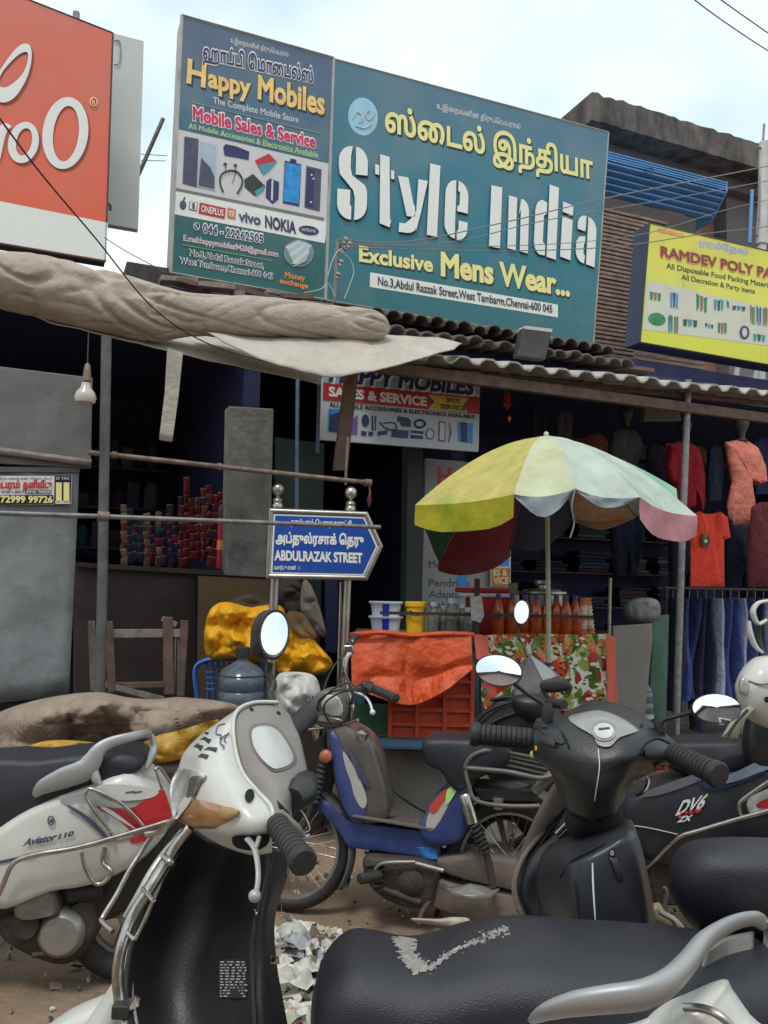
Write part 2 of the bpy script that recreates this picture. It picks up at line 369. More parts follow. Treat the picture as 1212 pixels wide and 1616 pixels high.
B().tube([F12(1160, 566), F12(1200, 573)], .045, 12).build('pipe', m_pvc, t_); B().tube([F12(1165, 572), F12(1160, 606)], .03, 10).build('stub', m_pvc, t_); B().tube([F12(1193, 575), F12(1190, 612)], .03, 10).build('stub', m_pvc, t_)
# ================= SIGN BOARDS
def board(name, label, q, front, side, th=.14, frame=None, n=NF, pl=None, cat='sign board'):
    """q: the front's pixel corners tl, tr, br, bl on plane pl"""
    P = [pl(*p) for p in q]; cen = sum(P, V())/4; rt = thing(name, label, cat, V((cen.x, cen.y, min(p.z for p in P))))
    B().prism([p-n*.0 for p in P], -n*th).build('board', side, rt, smooth=0)
    B().quad(*[p+n*.002 for p in P]).build('face', front, rt, smooth=0)
    if frame:
        b = B(); r, fm = frame
        for i in range(4): b.tube([P[i], P[(i+1) % 4]], r, 4)
        b.build('frame', fm, rt, smooth=0)
    return rt
m_wht = mat('print_white', (.78, .78, .76), .5, var=.03, bump=0); m_blk = mat('print_black', (.03, .03, .035), .5, bump=0); m_dkb = mat('print_navy', c8(38, 44, 96), .5, bump=0, var=.05)
m_yel = mat('print_cream', c8(236, 226, 150), .5, bump=0, var=.05); m_shd = mat('print_shadow', c8(20, 50, 60), .5, bump=0); m_red = mat('print_red', c8(190, 40, 55), .5, bump=0, var=.06)
m_pink = mat('print_crimson', c8(205, 35, 95), .5, bump=0); m_alum = mat('aluminium_trim', (.42, .40, .37), .5, .6, var=.25, scale=5)
m_gold = mat('print_gold', c8(240, 196, 120), .45, bump=0, var=.2, scale=14); m_grn = mat('print_light_green', c8(175, 215, 130), .5, bump=0); m_gry = mat('print_pale_grey', c8(205, 202, 205), .5, bump=0, var=.03)
m_cyan = mat('print_sky_blue', c8(30, 140, 215), .4, bump=0, var=.35, scale=22); m_org = mat('print_orange', c8(235, 140, 60), .5, bump=0); m_teal2 = mat('print_teal', c8(60, 150, 165), .5, bump=0)
FS = fac(.02); n_ = NF
def grad(name, c1, c2, z0, z1, mid=None):
    m = bpy.data.materials.new(name); m.use_nodes = True; n = m.node_tree; L = n.links; b = n.nodes['Principled BSDF']; g_ = n.nodes.new('ShaderNodeTexCoord'); s_ = n.nodes.new('ShaderNodeSeparateXYZ')
    r_ = n.nodes.new('ShaderNodeMapRange'); r_.inputs[1].default_value = z0; r_.inputs[2].default_value = z1; rr = n.nodes.new('ShaderNodeValToRGB'); e = rr.color_ramp.elements
    e[0].color = (*c1, 1); e[1].color = (*c2, 1)
    if mid: q = e.new(.5); q.color = (*mid, 1)
    a = n.nodes.new('ShaderNodeTexNoise'); a.inputs['Scale'].default_value = 2.2; a.inputs['Detail'].default_value = 5
    d = n.nodes.new('ShaderNodeMix'); d.data_type = 'RGBA'; d.inputs[7].default_value = (.3, .3, .28, 1)
    q = n.nodes.new('ShaderNodeMapRange'); q.inputs[1].default_value = .45; q.inputs[2].default_value = .8; q.inputs[4].default_value = .28; L.new(a.outputs[0], q.inputs[0])
    L.new(g_.outputs['Object'], s_.inputs[0]); L.new(g_.outputs['Object'], a.inputs[0]); L.new(s_.outputs[2], r_.inputs[0]); L.new(r_.outputs[0], rr.inputs[0]); L.new(rr.outputs[0], d.inputs[6]); L.new(q.outputs[0], d.inputs[0]); L.new(d.outputs[2], b.inputs['Base Color'])
    b.inputs['Roughness'].default_value = .38
    h = n.nodes.new('ShaderNodeTexNoise'); h.inputs['Scale'].default_value = 1.7; h.inputs['Detail'].default_value = 2; bp = n.nodes.new('ShaderNodeBump'); bp.inputs['Strength'].default_value = .5; bp.inputs['Distance'].default_value = .03; L.new(g_.outputs['Object'], h.inputs[0]); L.new(h.outputs[0], bp.inputs['Height']); L.new(bp.outputs[0], b.inputs['Normal'])
    mq = n.nodes.new('ShaderNodeMapping'); mq.inputs[3].default_value = (14, 14, .7); st_ = n.nodes.new('ShaderNodeTexNoise'); st_.inputs['Scale'].default_value = 1.; st_.inputs['Detail'].default_value = 6; L.new(g_.outputs['Object'], mq.inputs[0]); L.new(mq.outputs[0], st_.inputs[0])
    sr = n.nodes.new('ShaderNodeMapRange'); sr.inputs[1].default_value = .58; sr.inputs[2].default_value = .8; sr.inputs[4].default_value = .35; L.new(st_.outputs[0], sr.inputs[0]); dx = n.nodes.new('ShaderNodeMix'); dx.data_type = 'RGBA'; dx.inputs[7].default_value = (.16, .14, .12, 1); L.new(sr.outputs[0], dx.inputs[0]); L.new(d.outputs[2], dx.inputs[6]); L.new(dx.outputs[2], b.inputs['Base Color']); return m
# --- teal board
m_teal = grad('teal_print', c8(38, 105, 112), c8(74, 116, 138), 0, 1.75, c8(30, 118, 138))
st = board('menswear_sign', 'large teal board with tall white Style India lettering', [(527, 93), (960, 209), (936, 544), (514, 474)], m_teal, m_shd, .16, (.009, m_alum), pl=FS)
T = lambda s, p0, p1, top, m, par, **k: text(FS, NF, s, p0, p1, top, m, par, **k)
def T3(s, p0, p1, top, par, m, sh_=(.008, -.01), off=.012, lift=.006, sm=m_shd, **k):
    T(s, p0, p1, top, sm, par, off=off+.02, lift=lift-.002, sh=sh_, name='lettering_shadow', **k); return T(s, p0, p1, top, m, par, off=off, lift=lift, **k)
T('உஇைறவனின் திருப்ெபயரால்', (689, 171), (821, 204), (689, 163), m_gry, st, off=.012)
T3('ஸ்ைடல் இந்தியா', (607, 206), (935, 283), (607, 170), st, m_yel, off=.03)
shape(FS, n_, ell(572.5, 184.5, 23.5, 30, 28, -.12), mat('print_pale_blue', c8(150, 195, 220), .5, bump=0), st, .004, 'emblem_disc')
for q in ([(556, 188), (562, 178), (570, 183), (566, 194), (572, 190), (577, 178), (583, 176)], [(577, 178), (580, 190), (588, 184), (590, 176)], [(560, 199), (574, 203), (586, 196)]):
    B().tube([FS(*p)+NF*.008 for p in spl(q, 5)], .004, 4).build('emblem_stroke', m_gry, st)
# big stencil letters, drawn in unit boxes (x, y up), thick plates
def arc(cx, cy, rx, ry, a0_, a1_, k=8): return [(cx+rx*math.cos(R(a0_+(a1_-a0_)*i/k)), cy+ry*math.sin(R(a0_+(a1_-a0_)*i/k))) for i in range(k+1)]
GL = {
 'S': (.40, [[(0.0, .40), (.17, .40), (.17, .20)]+arc(.19, .17, .0, .0, 180, 270, 1)+[(.19, 0.0)]+arc(.17, .22, .17, .22, 270, 180, 8), 
             arc(.23, .22, .17, .22, 270, 360, 6)+arc(.22, .36, .18, .2, 0, 40, 3)+[(.19, .60), (.17, .70), (.17, .86), (.19, 1.0)]+arc(.18, .80, .17, .2, 90, 180, 8)+[(.01, .72), (.03, .60), (.21, .40), (.235, .3), (.235, .12)],
             arc(.23, .78, .17, .22, 88, 0, 8)+[(.40, .62), (.24, .62), (.24, .8)]]),
 't': (.27, [[(.07, .02), (.21, 0), (.23, .11), (.215, .10), (.2, 1.0), (.07, 1.0)], [(.0, .70), (.055, .70), (.055, .84), (.0, .84)], [(.225, .70), (.27, .70), (.27, .82), (.225, .82)]]),
 'y': (.38, [[(.0, .84), (.13, .84), (.2, .42), (.22, .38), (.23, .2), (.12, .2)], [(.26, .84), (.38, .84), (.30, .3), (.24, -.03)]+arc(.12, .04, .12, .12, 0, -90, 4)+[(.02, -.08), (.03, .07), (.1, .07), (.17, .16), (.24, .3)]]),
 'l': (.14, [[(0, 0), (.14, 0), (.14, 1.08), (0, 1.08)]]),
 'e': (.34, [arc(.15, .2, .15, .2, 270, 180, 6)+arc(.15, .62, .15, .22, 180, 90, 6)+[(.155, .58), (.155, .22), (.16, 0)], arc(.19, .62, .15, .22, 90, 0, 6)+[(.34, .40), (.18, .40), (.18, .47), (.215, .5), (.215, .68), (.185, .7)], arc(.19, .16, .15, .17, 270, 360, 6)+[(.34, .27), (.21, .27), (.21, .15), (.185, .1)]]),
 'I': (.16, [[(0, 0), (.16, 0), (.16, .98), (0, .98)]]),
 'n': (.33, [[(0, 0), (.13, 0), (.13, .82), (0, .82)], [(.17, .58), (.2, .66), (.2, 0), (.33, 0)]+arc(.22, .64, .11, .18, 0, 100, 6)]),
 'd': (.34, [[(.2, 0), (.34, 0), (.34, 1.06), (.2, 1.06)], arc(.11, .17, .11, .17, 260, 180, 6)+arc(.11, .6, .11, .2, 180, 95, 6)+[(.17, .78), (.17, .62), (.13, .58), (.13, .2), (.17, .16), (.17, .01)]]),
 'i': (.14, [[(0, 0), (.14, 0), (.14, .72), (0, .72)], [(0, .8), (.14, .8), (.14, .98), (0, .98)]]),
 'a': (.34, [[(.19, 0), (.34, 0)]+arc(.19, .62, .15, .2, 0, 90, 6)+[(.19, .5)], arc(.15, .65, .14, .17, 90, 175, 6)+[(.01, .55), (.14, .55), (.15, .62)], [(.15, 0)]+arc(.12, .17, .12, .17, 265, 180, 5)+[(0, .33), (.05, .43), (.15, .47), (.15, .37), (.13, .3), (.13, .17), (.16, .13)]])}
def stencil(ch, bl, br, tl):
    wd, ps = GL[ch]; a = FS(*bl); X = (FS(*br)-a)/wd; Y = FS(*tl)-a
    b = B(); s_ = B()
    for pts in ps:
        P = [a+X*x+Y*y+NF*.016 for x, y in pts]; b.prism([p+NF*.004 for p in P], -NF*.006)
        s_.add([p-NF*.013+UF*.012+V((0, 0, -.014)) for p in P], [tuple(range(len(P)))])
    s_.build('letter_shadow', m_shd, st, smooth=0); b.build('letter', m_wht, st, smooth=0)
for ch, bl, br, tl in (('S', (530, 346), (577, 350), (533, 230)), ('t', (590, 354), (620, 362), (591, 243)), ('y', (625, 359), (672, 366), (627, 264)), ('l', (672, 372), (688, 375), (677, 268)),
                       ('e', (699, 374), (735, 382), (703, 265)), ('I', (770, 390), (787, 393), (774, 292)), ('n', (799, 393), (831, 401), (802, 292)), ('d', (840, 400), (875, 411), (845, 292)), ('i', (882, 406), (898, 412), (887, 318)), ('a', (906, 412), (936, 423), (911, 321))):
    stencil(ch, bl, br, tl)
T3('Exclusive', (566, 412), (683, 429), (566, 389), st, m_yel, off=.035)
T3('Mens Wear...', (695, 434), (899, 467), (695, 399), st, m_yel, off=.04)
shape(FS, n_, [(584, 430), (880, 481), (880, 501), (583, 453)], m_wht, st, .004)
T('No.3,Abdul Razzak Street,West Tambarm,Chennai-600 045', (596, 450), (871, 494), (596, 437), m_blk, st, lift=.008, off=.018)
# --- phone shop board
m_hb = grad('slate_blue_print', c8(30, 95, 95), c8(82, 100, 128), .3, 1.75, c8(62, 108, 128))
hs = board('mobile_shop_sign', 'tall blue and white board reading Happy Mobiles', [(287, 24), (526, 91), (512, 473), (269, 431)], m_hb, mat('grey_sign_side', (.36, .34, .32), .6, var=.2, scale=3), .2, (.012, m_alum), pl=FS)
T('உஇைறவனின் திருப்ெபயரால்', (364, 67), (455, 90), (364, 60), m_gry, hs, off=.012)
T('ஹாப்பி ெமாைபல்ஸ்', (319, 93), (495, 131), (319, 71), m_wht, hs, off=.075, lift=.005, name='lettering_edge'); T('ஹாப்பி ெமாைபல்ஸ்', (320, 93), (494, 131), (320, 72), m_dkb, hs, off=.025, lift=.007)
T3('H', (294, 130), (324, 138), (296, 94), hs, m_gold, off=.03); T3('appy', (328, 137), (396, 153), (328, 108), hs, m_gold, off=.035); T3('Mobiles', (406, 155), (512, 181), (407, 120), hs, m_gold, off=.035)
T('The Complete Mobile Store', (336, 163), (471, 194), (336, 153), m_gry, hs, off=.012)
for y in (162, 203): B().tube([FS(302, y)+NF*.006, FS(505, y+49)+NF*.006], .002, 4).build('rule', m_gry, hs)
T('Mobile Sales & Service', (303, 189), (499, 234), (303, 168), m_wht, hs, off=.085, lift=.005, name='lettering_edge'); T('Mobile Sales & Service', (304, 189), (498, 234), (304, 169), m_pink, hs, off=.035, lift=.007)
T('All Mobile Accessories & Electronics Available', (297, 203), (502, 249), (297, 194), m_grn, hs, off=.012)
shape(FS, n_, [(278.5, 204), (520, 259), (518, 350), (275, 298)], m_gry, hs, .0035)
shape(FS, n_, [(276, 297), (518, 350), (512, 384), (273.5, 338)], m_wht, hs, .0036)
shape(FS, n_, [(277, 297), (511, 344), (511, 349), (277, 301)], mat('print_mid_grey', c8(120, 115, 120), .5, bump=0), hs, .006)
I = lambda pts, m, l=.007, nm='printed_picture': shape(FS, NF, pts, m, hs, l, nm)
m_slt = mat('print_slate', c8(72, 74, 100), .45, bump=0, var=.3, scale=20)
I([(291, 216), (313, 220), (310, 296), (288, 290)], m_slt); I([(314, 221), (343, 228), (340, 302), (311, 295)], m_gry); I([(316, 224), (341, 230), (338, 299), (312, 293)], mat('print_pale_sky', c8(165, 180, 195), .5, bump=0), .009)
I([(317, 250), (331, 265), (338, 280), (338, 299), (313, 293)], m_slt, .011); I([(352, 233), (356, 228), (374, 232), (393, 240), (392, 253), (372, 249), (354, 246)], m_dkb)
B().tube([FS(*p)+NF*.008 for p in spl([(352, 304), (347, 290), (349, 276), (361, 270), (374, 272), (382, 284), (380, 296), (374, 306)], 4)], .006, 5).build('printed_picture', m_blk, hs)
for q in ([(355, 260), (356, 272)], [(371, 262), (371, 275), (366, 290)]): B().tube([FS(*p)+NF*.008 for p in q], .002, 4).build('printed_picture', m_blk, hs); I(ell(q[0][0], q[0][1], 3, 2.5, 8), m_blk, .01)
I([(402, 254), (424, 243), (437, 256), (412, 272)], m_red); I([(407, 262), (437, 255), (425, 269), (415, 277)], m_teal2, .009)
I([(385, 284), (399, 275), (418, 294), (416, 301), (402, 310), (386, 296)], m_blk); I([(401, 303), (416, 294), (416, 301), (404, 310)], m_teal2, .009)
I([(420, 287), (426, 282), (440, 288), (439, 315), (430, 322), (419, 312)], m_dkb); I([(428, 284), (431, 285), (430, 318), (427, 316)], m_gry, .009)
I([(449, 254), (475, 260), (472, 326), (446, 321)], m_dkb); I([(450, 257), (474, 262), (471, 323), (447, 318)], m_cyan, .009); I([(458, 251), (467, 253), (467, 258), (457, 256)], m_dkb, .01)
I([(483, 262), (507, 268), (504, 334), (480, 328)], m_slt); I([(485, 266), (496, 269), (494, 328), (482, 325)], m_dkb, .009)
for p in ((491, 277), (494, 283), (490, 320)): I(ell(p[0], p[1], 1.6, 1.6, 8), m_gry, .011)
I(ell(288.5, 324, 5.3, 7.2, 12), m_slt); I([(288, 317), (290, 312), (293, 311), (291, 316)], m_slt)
I([(299, 318), (312, 320), (310, 334), (298, 331)], m_slt); I([(300, 319), (311, 321), (309, 333), (299, 330)], m_wht, .009); T('1', (303, 330), (307, 331), (303, 321), m_slt, hs, lift=.011)
I([(315, 320), (356, 329), (354, 346), (313, 337)], m_red); T('ONEPLUS', (317, 334.5), (352, 342), (317.5, 324.5), m_wht, hs, off=.02, lift=.009)
I([(359, 328), (372, 331), (371, 347), (358, 344)], mat('print_mi_orange', c8(200, 120, 90), .5, bump=0)); T('mi', (361, 341), (369, 343), (361, 331), m_wht, hs, off=.01, lift=.009, asc=.55)
T('vivo', (376, 349), (411, 356), (376, 332), m_slt, hs, off=.03, lift=.008, asc=.72); T('NOKIA', (418, 359), (467, 369), (418, 341), m_dkb, hs, off=.035, lift=.008)
I(ell(487, 364, 16, 7.2, 24, .16), m_dkb); T('SAMSUNG', (475, 365), (498, 368), (475, 360), m_gry, hs, lift=.009, off=.01)
B().tube([FS(*p)+NF*.008 for p in ell(310, 358, 4.6, 6, 16)], .003, 4, closed=True).build('phone_symbol', m_wht, hs); B().tube([FS(*p)+NF*.009 for p in ((308, 354), (309, 359), (312.5, 362))], .0035, 5).build('phone_symbol', m_wht, hs)
T('044 - 22262505', (319, 367), (416, 384), (319, 353), m_wht, hs, off=.09, lift=.006, name='lettering_edge'); T('044 - 22262505', (320, 367), (415, 384), (320, 354), m_dkb, hs, off=.012, lift=.009)
T('E.mail:happymobiles9420@gmail.com', (289, 380), (439, 406), (289, 371), mat('print_rose_grey', c8(205, 185, 190), .5, bump=0), hs, off=.04, lift=.007)
B().tube([FS(288, 387)+NF*.006, FS(429, 412)+NF*.006], .002, 4).build('rule', m_grn, hs)
for s_, a_, b_, t_ in (('No.3,Abdul Razzak Street,', (298, 403), (417, 424), (298, 394)), ('West Tambarm,Chennai-600 045', (282, 415), (432, 441), (282, 406))):
    T(s_, a_, b_, t_, m_wht, hs, off=.085, lift=.006, name='lettering_edge'); T(s_, a_, b_, t_, m_slt, hs, off=.012, lift=.009)
I(ell(471, 400, 24, 22, 24), mat('print_haze_blue', c8(110, 140, 150), .5, bump=0))
for k in range(6): I([(449+k*3, 390+k*6), (470+k*4, 380+k*3), (492-k*2, 388+k*5), (478-k*3, 402+k*4), (460, 401+k*4)], (m_gry, mat('print_note_green', c8(165, 190, 185), .5, bump=0))[k % 2], .009+.001*k)
T('Money', (449, 438), (481, 444), (449, 429), m_org, hs, off=.03, lift=.007); T('exchange', (441, 447), (486, 456), (441, 439), m_org, hs, off=.03, lift=.007)
# --- yellow packaging shop board
FY = fac(-.05); m_yb = grad('yellow_print', c8(212, 214, 60), c8(222, 212, 70), 0, 1.2, c8(222, 222, 92))
ys = board('packaging_shop_sign', 'yellow board for a food packaging shop with small product pictures', [(1025, 352), (1262, 408), (1250, 582), (1010, 540)], m_yb, mat('dark_blue_sign_side', c8(40, 48, 80), .6), .2, (.008, mat('dark_trim', (.05, .05, .05))), pl=FY)
TY = lambda s, p0, p1, top, m, **k: text(FY, NF, s, p0, p1, top, m, ys, **k)
IY = lambda pts, m, l=.005: shape(FY, NF, pts, m, ys, l, 'printed_picture')
m_ror = mat('print_brown_red', c8(135, 60, 60), .5, bump=0); m_ylor = mat('print_peach', c8(225, 150, 100), .5, bump=0)
TY('RAMDEV POLY PAC', (1041, 406), (1232, 444), (1041, 389), m_ylor, off=.05, lift=.005, name='lettering_edge'); TY('RAMDEV POLY PAC', (1042, 404), (1232, 442), (1042, 389), m_ror, off=.025, lift=.008)
IY([(1039, 360), (1079, 370), (1079, 375), (1039, 366)], m_ylor); TY('ராம்ேதவ்', (1103, 388), (1180, 402), (1103, 379), mat('print_pale_lilac', c8(165, 175, 200), .5, bump=0), off=.06)
TY('All Disposable Food Packing Materials', (1051, 423.5), (1222, 456), (1051, 415), m_blk, off=.02); TY('All Decration & Party items', (1075, 441), (1191, 464), (1075, 433), m_blk, off=.02)
IY([(1021, 442), (1262, 498), (1262, 552), (1014, 520)], mat('print_warm_grey', c8(206, 206, 190), .5, bump=0, var=.05), .004)
random.seed(5); pal = [m_teal2, mat('print_green', c8(50, 130, 90), .5, bump=0, var=.4, scale=30), m_slt, mat('print_dark_green', c8(30, 90, 70), .5, bump=0, var=.4, scale=40), mat('print_tan', c8(150, 110, 70), .5, bump=0), m_cyan]
for x, y, w_, h_, k in ((1025, 460, 18, 14, 1), (1057, 460, 13, 26, 5), (1098, 466, 18, 26, 1), (1126, 472, 16, 18, 0), (1146, 474, 4, 12, 3), (1155, 482, 22, 8, 2), (1183, 482, 8, 30, 4), (1193, 484, 8, 30, 2), (1203, 486, 8, 30, 4),
                        (1054, 497, 7, 28, 3), (1063, 498, 7, 28, 1), (1077, 503, 24, 12, 3), (1112, 510, 14, 7, 2), (1132, 508, 15, 18, 1), (1188, 527, 20, 12, 0)):
    for j in range(3): q = random.uniform(-.12, .12); IY([(x+j*w_/3, y+j*1+q*h_), (x+(j+.85)*w_/3, y+j+1), (x+(j+.7)*w_/3, y+h_*(.85+q)+j), (x+(j+.1)*w_/3, y+h_+j)], pal[(k+(j == 1)*3) % 6], .007)
IY(ell(1036, 504, 14, 10, 18, .2), pal[1], .007); IY(ell(1174, 525, 8, 11, 18), m_slt, .007); IY(ell(1174, 525, 4, 7, 14), m_gry, .009)
# --- orange board at the left
FO = fac(-.35); m_or = grad('orange_print', c8(226, 96, 62), c8(214, 110, 92), 0, 1.5)
os_ = board('orange_logo_sign', 'orange board with big white rounded letters above a white strip', [(-60, -42), (178, 52), (166, 413), (-60, 375)], m_or, mat('dark_brown_trim', (.06, .05, .045)), .1, (.007, mat('dark_brown_trim', (.06, .05, .045))), pl=FO)
shape(FO, NF, [(-60, 306), (170, 352), (168, 411), (-60, 373)], m_wht, os_, .005)
def band(out_, inn_, m, lift, par=os_, nm='letter'):
    A = [FO(*p)+NF*lift for p in out_]; Bp = [FO(*p)+NF*lift for p in inn_]; k = len(A)
    return B().add(A+Bp, [(i, (i+1) % k, (i+1) % k+k, i+k) for i in range(k)]).build(nm, m, par, smooth=0)
m_os = mat('print_dark_orange', c8(150, 60, 45), .5, bump=0)
def two(a_, b_): band([(x+3, y+3) for x, y in a_], [(x+1, y+2) for x, y in b_], m_os, .006, nm='letter_shadow'); band(a_, b_, m_wht, .009)
two(ell(103, 211, 36, 57, 40, .12), ell(104, 212, 20, 44, 40, .12))
two(ell(37, 226, 24, 33, 32, .22), ell(38, 225, 12, 22, 32, .22))
two(spl([(30, 74), (46, 72), (50, 92), (42, 125), (22, 156), (0, 162), (-14, 140), (8, 100)], 6, True), spl([(36, 84), (44, 86), (42, 104), (32, 122), (12, 138), (-2, 136), (2, 118), (20, 96)], 6, True))
B().tube([FO(*p)+NF*.01 for p in spl([(-6, 250), (2, 215), (8, 202), (14, 205)], 5)], .026, 6, flat=.2, up=NF).build('letter', m_wht, os_)
B().tube([FO(*p)+NF*.01 for p in ell(147.5, 162, 5.5, 6.5, 18)], .004, 4, closed=True).build('registered_mark', m_yel, os_); text(FO, NF, 'R', (145.5, 165), (150, 166), (145.5, 159), m_yel, os_, off=.02, lift=.009)
FW = fac(.0)
wb = board('white_back_board', 'plain pale grey board standing just behind the orange sign', [(120, 38), (227, 65), (218, 362), (120, 345)], mat('pale_board', (.55, .56, .56), .6, var=.06, scale=2), m_pvc, .06, None, pl=FW)
text(FW, NF, 'n', (167, 330), (176, 332), (167, 320), m_blk, wb, off=.06, asc=.5); B().tube([FW(*p)+NF*.01 for p in spl([(180, 66), (188, 66), (190, 80), (188, 100), (180, 103)], 4)], .004, 5).build('edge_clip', m_pipe, wb)
for px in (38, 121): B().tube([FO(px, -20 if px < 50 else 12)-NF*.05, FO(px, 3 if px < 50 else 34)-NF*.05], .022, 8).build('post_top', m_pipe, os_)
B().tube([FW(222, 252)-NF*.4, FS(266, 158)-NF*.25], .016, 6).build('sign_brace', m_pipe, label='slanted steel brace between the white board and the tall phone sign', cat='brace')

# ---------- the other side of the street, behind the viewer (seen in the mirrors)
m_w1 = mat('cream_wall', (.58, .53, .44), .85, var=.15, scale=1.5); m_w2 = mat('pink_wall', (.5, .36, .33), .85, var=.15, scale=1.5); m_wg = mat('dark_window_glass', (.03, .035, .045), .1, var=.1, bump=0)
for i, (x, w_, h, m, lb) in enumerate(((-12, 7.5, 6.2, m_w1, 'cream two storey building across the street behind the viewer'), (-4.2, 6.5, 4.6, m_w2, 'dull pink building across the street behind the viewer'), (2.6, 8, 6.8, m_plas, 'grey plastered building across the street behind the viewer'))):
    r_ = thing('street_building', lb, 'building', (x+w_/2, -9, 0)); B().box((x+w_/2, -11, h/2), (w_, 4, h)).build('wall', m, r_, smooth=0); B().box((x+w_/2, -10.9, h+.1), (w_+.3, 4.3, .2)).build('roof', m_slab, r_, smooth=0)
    for fl_ in range(2 if h > 5 else 1):
        for k in range(3): wx = x+w_*(k+.5)/3; f_ = B().box((wx, -8.97, 1.3+fl_*3), (1.2, .08, 1.5)).build('window', m_wht, r_, smooth=0); B().box((wx, -8.92, 1.3+fl_*3), (1.0, .04, 1.3)).build('pane', m_wg, f_ if False else r_, smooth=0)
    B().box((x+w_/2, -8.3, 2.75), (w_-.4, 1.4, .06)).build('awning', m_blue, r_, smooth=0)
# ================= AWNINGS AND ROOF EDGE
m_tarp = mat('dusty_canvas', (.42, .36, .305), .9, var=.2, scale=4, bump=.2, bscale=26, bdist=.012, dust=.3, dcol=(.24, .18, .145))
m_tarp2 = mat('pale_canvas', (.47, .425, .37), .85, var=.2, scale=4, bump=.2, bscale=14, bdist=.02, dust=.3)
m_wood = mat('old_wood', (.13, .085, .065), .8, var=.4, scale=12, bump=.2, bscale=50, streak=(1, 1, 1))
m_gwood = mat('greyed_wood', (.23, .19, .175), .85, var=.35, scale=16, bump=.2, bscale=60)
FA = fac(-1.1)
ks = spl([(-60, 432, 46), (0, 440, 46), (60, 450, 50), (130, 468, 50), (200, 485, 50), (245, 494, 46), (290, 496, 36), (345, 497, 32), (400, 500, 32), (480, 505, 28), (560, 511, 26), (596, 515, 22), (612, 519, 9)], 10)
rings = []; up_ = V((0, 0, 1))
for i, (px, py, r) in enumerate(ks):
    c_ = FA(px, py); rr = r*c_.y/F; ring_ = []
    for j in range(80):
        a = 2*math.pi*j/80; ca, sa = math.cos(a), math.sin(a)
        q = V((px*.011, a*1.1+px*.006, 0)); q2 = V((px*.028+sa*1.3, ca*1.6-px*.004, 5))
        k = 1+.10*noise.noise(V((px*.008, sa*1.3, ca*1.3)))-.20*max(0, .09-abs(noise.noise(V((px*.0075+sa*.9, ca*.9+px*.004, 5)))))/.09-.10*max(0, .07-abs(noise.noise(V((px*.017-ca, sa*1.5+px*.006, 9)))))/.07-.02*(noise.voronoi(V((px*.02, ca*1.5, sa*1.5)))[0][0])+.03
        if i > len(ks)-4: k = 1
        ring_.append(c_+(up_*ca+NF*sa)*rr*k)
    rings.append(ring_)
B().ring(rings).build('canvas_roll', m_tarp, smooth=55, sub=1, label='dusty beige canvas bundled along the edge of the left shop roof', cat='tarpaulin')
def sheet(rows, m, name, k=8, amp=.01, fr=5, parent=None, seed=0, **kw):
    R_ = [sat(r, k) for r in rows]; G = []
    for t in np.linspace(0, len(R_)-1, (len(R_)-1)*6+1):
        i = min(int(t), len(R_)-2); f = t-i; G.append([a.lerp(b_, f) for a, b_ in zip(R_[i], R_[i+1])])
    for i, r in enumerate(G):
        for j, p in enumerate(r): q = p*fr; r[j] = p+V((.3, -1, .8))*amp*(noise.noise(q+V((seed, 0, 0)))+.5*noise.noise(q*2.3)-.8*max(0, .25-abs(noise.noise(q*.9+V((9, seed, 0))))))
    return B().grid(G).build(name, m, parent, smooth=60, solid=kw.pop('solid', .006), **kw)
fy = lambda px, py, o: (px, py, fac(o)(px, py).y)
sheet([[fy(0, 470, -.7), fy(120, 490, -.7), fy(260, 520, -.7), fy(400, 540, -.7), fy(520, 572, -.7)], [fy(60, 500, -1.05), fy(140, 519, -1.05), fy(270, 545, -1.05), fy(390, 571, -1.05), fy(507, 598, -1.05)], [fy(80, 508, -1.1), fy(140, 522, -1.1), fy(270, 553, -1.1), fy(390, 580, -1.1), fy(507, 606, -1.1)]],
      m_tarp2, 'awning_sheet', amp=.008, label='pale canvas awning edge sloping below the beige bundle', cat='awning')
sheet([[fy(300, 515, -.9), fy(420, 520, -.95), fy(560, 525, -1), fy(660, 530, -1), fy(730, 540, -1)], [fy(330, 525, -1.2), fy(430, 545, -1.25), fy(530, 556, -1.3), fy(640, 552, -1.25), fy(722, 545, -1.2)], [fy(352, 541, -1.3), fy(430, 570, -1.4), fy(520, 593, -1.45), fy(590, 584, -1.4), fy(715, 550, -1.3)]],
      m_tarp2, 'sagging_sheet', amp=.012, label='loose pale canvas sheet sagging over the hanging phone shop banner', cat='tarpaulin')
sheet([[fy(264, 548, -1.16), fy(276, 552, -1.16), fy(289, 556, -1.16)], [fy(260, 620, -1.15), fy(270, 622, -1.15), fy(282, 624, -1.15)], [fy(251, 693, -1.14), fy(262, 696, -1.14), fy(272, 697, -1.14)]], m_tarp2, 'hanging_flap', amp=.004, label='narrow canvas strip hanging down from the pale awning edge', cat='strip')
# corrugated sheet roof over the right shops
m_asb = mat('cement_sheet', (.42, .40, .38), .85, var=.3, scale=4, bump=.15, bscale=40, dust=.35)
cr = thing('corrugated_awning', 'corrugated cement sheet awning with a zigzag front edge over the right shops', 'awning', FA(900, 580))
e0, e1 = FA(600, 560), FA(1290, 634); ev = e1-e0
for s_ in range(7):
    G = []
    for t in (0, .5, 1):
        r = []
        for j in range(22):
            u = (s_+j/21*1.02)/7; ph = u*ev.length/.19; tr = abs((ph % 1)-.5)*2; z = .04*min(1, max(0, (tr-.25)*2.5))
            r.append(e0+ev*u-NF*(1.25*t)+V((0, 0, z+.30*t-(.0 if s_ % 2 else .008))))
        G.append(r)
    B().grid(G).build('roof_sheet', m_asb, cr, smooth=0, solid=.012)
B().fbox(e0+V((0, 0, -.075))-NF*.1, ev.length, .05, .07).build('beam', m_wood, cr, smooth=0)
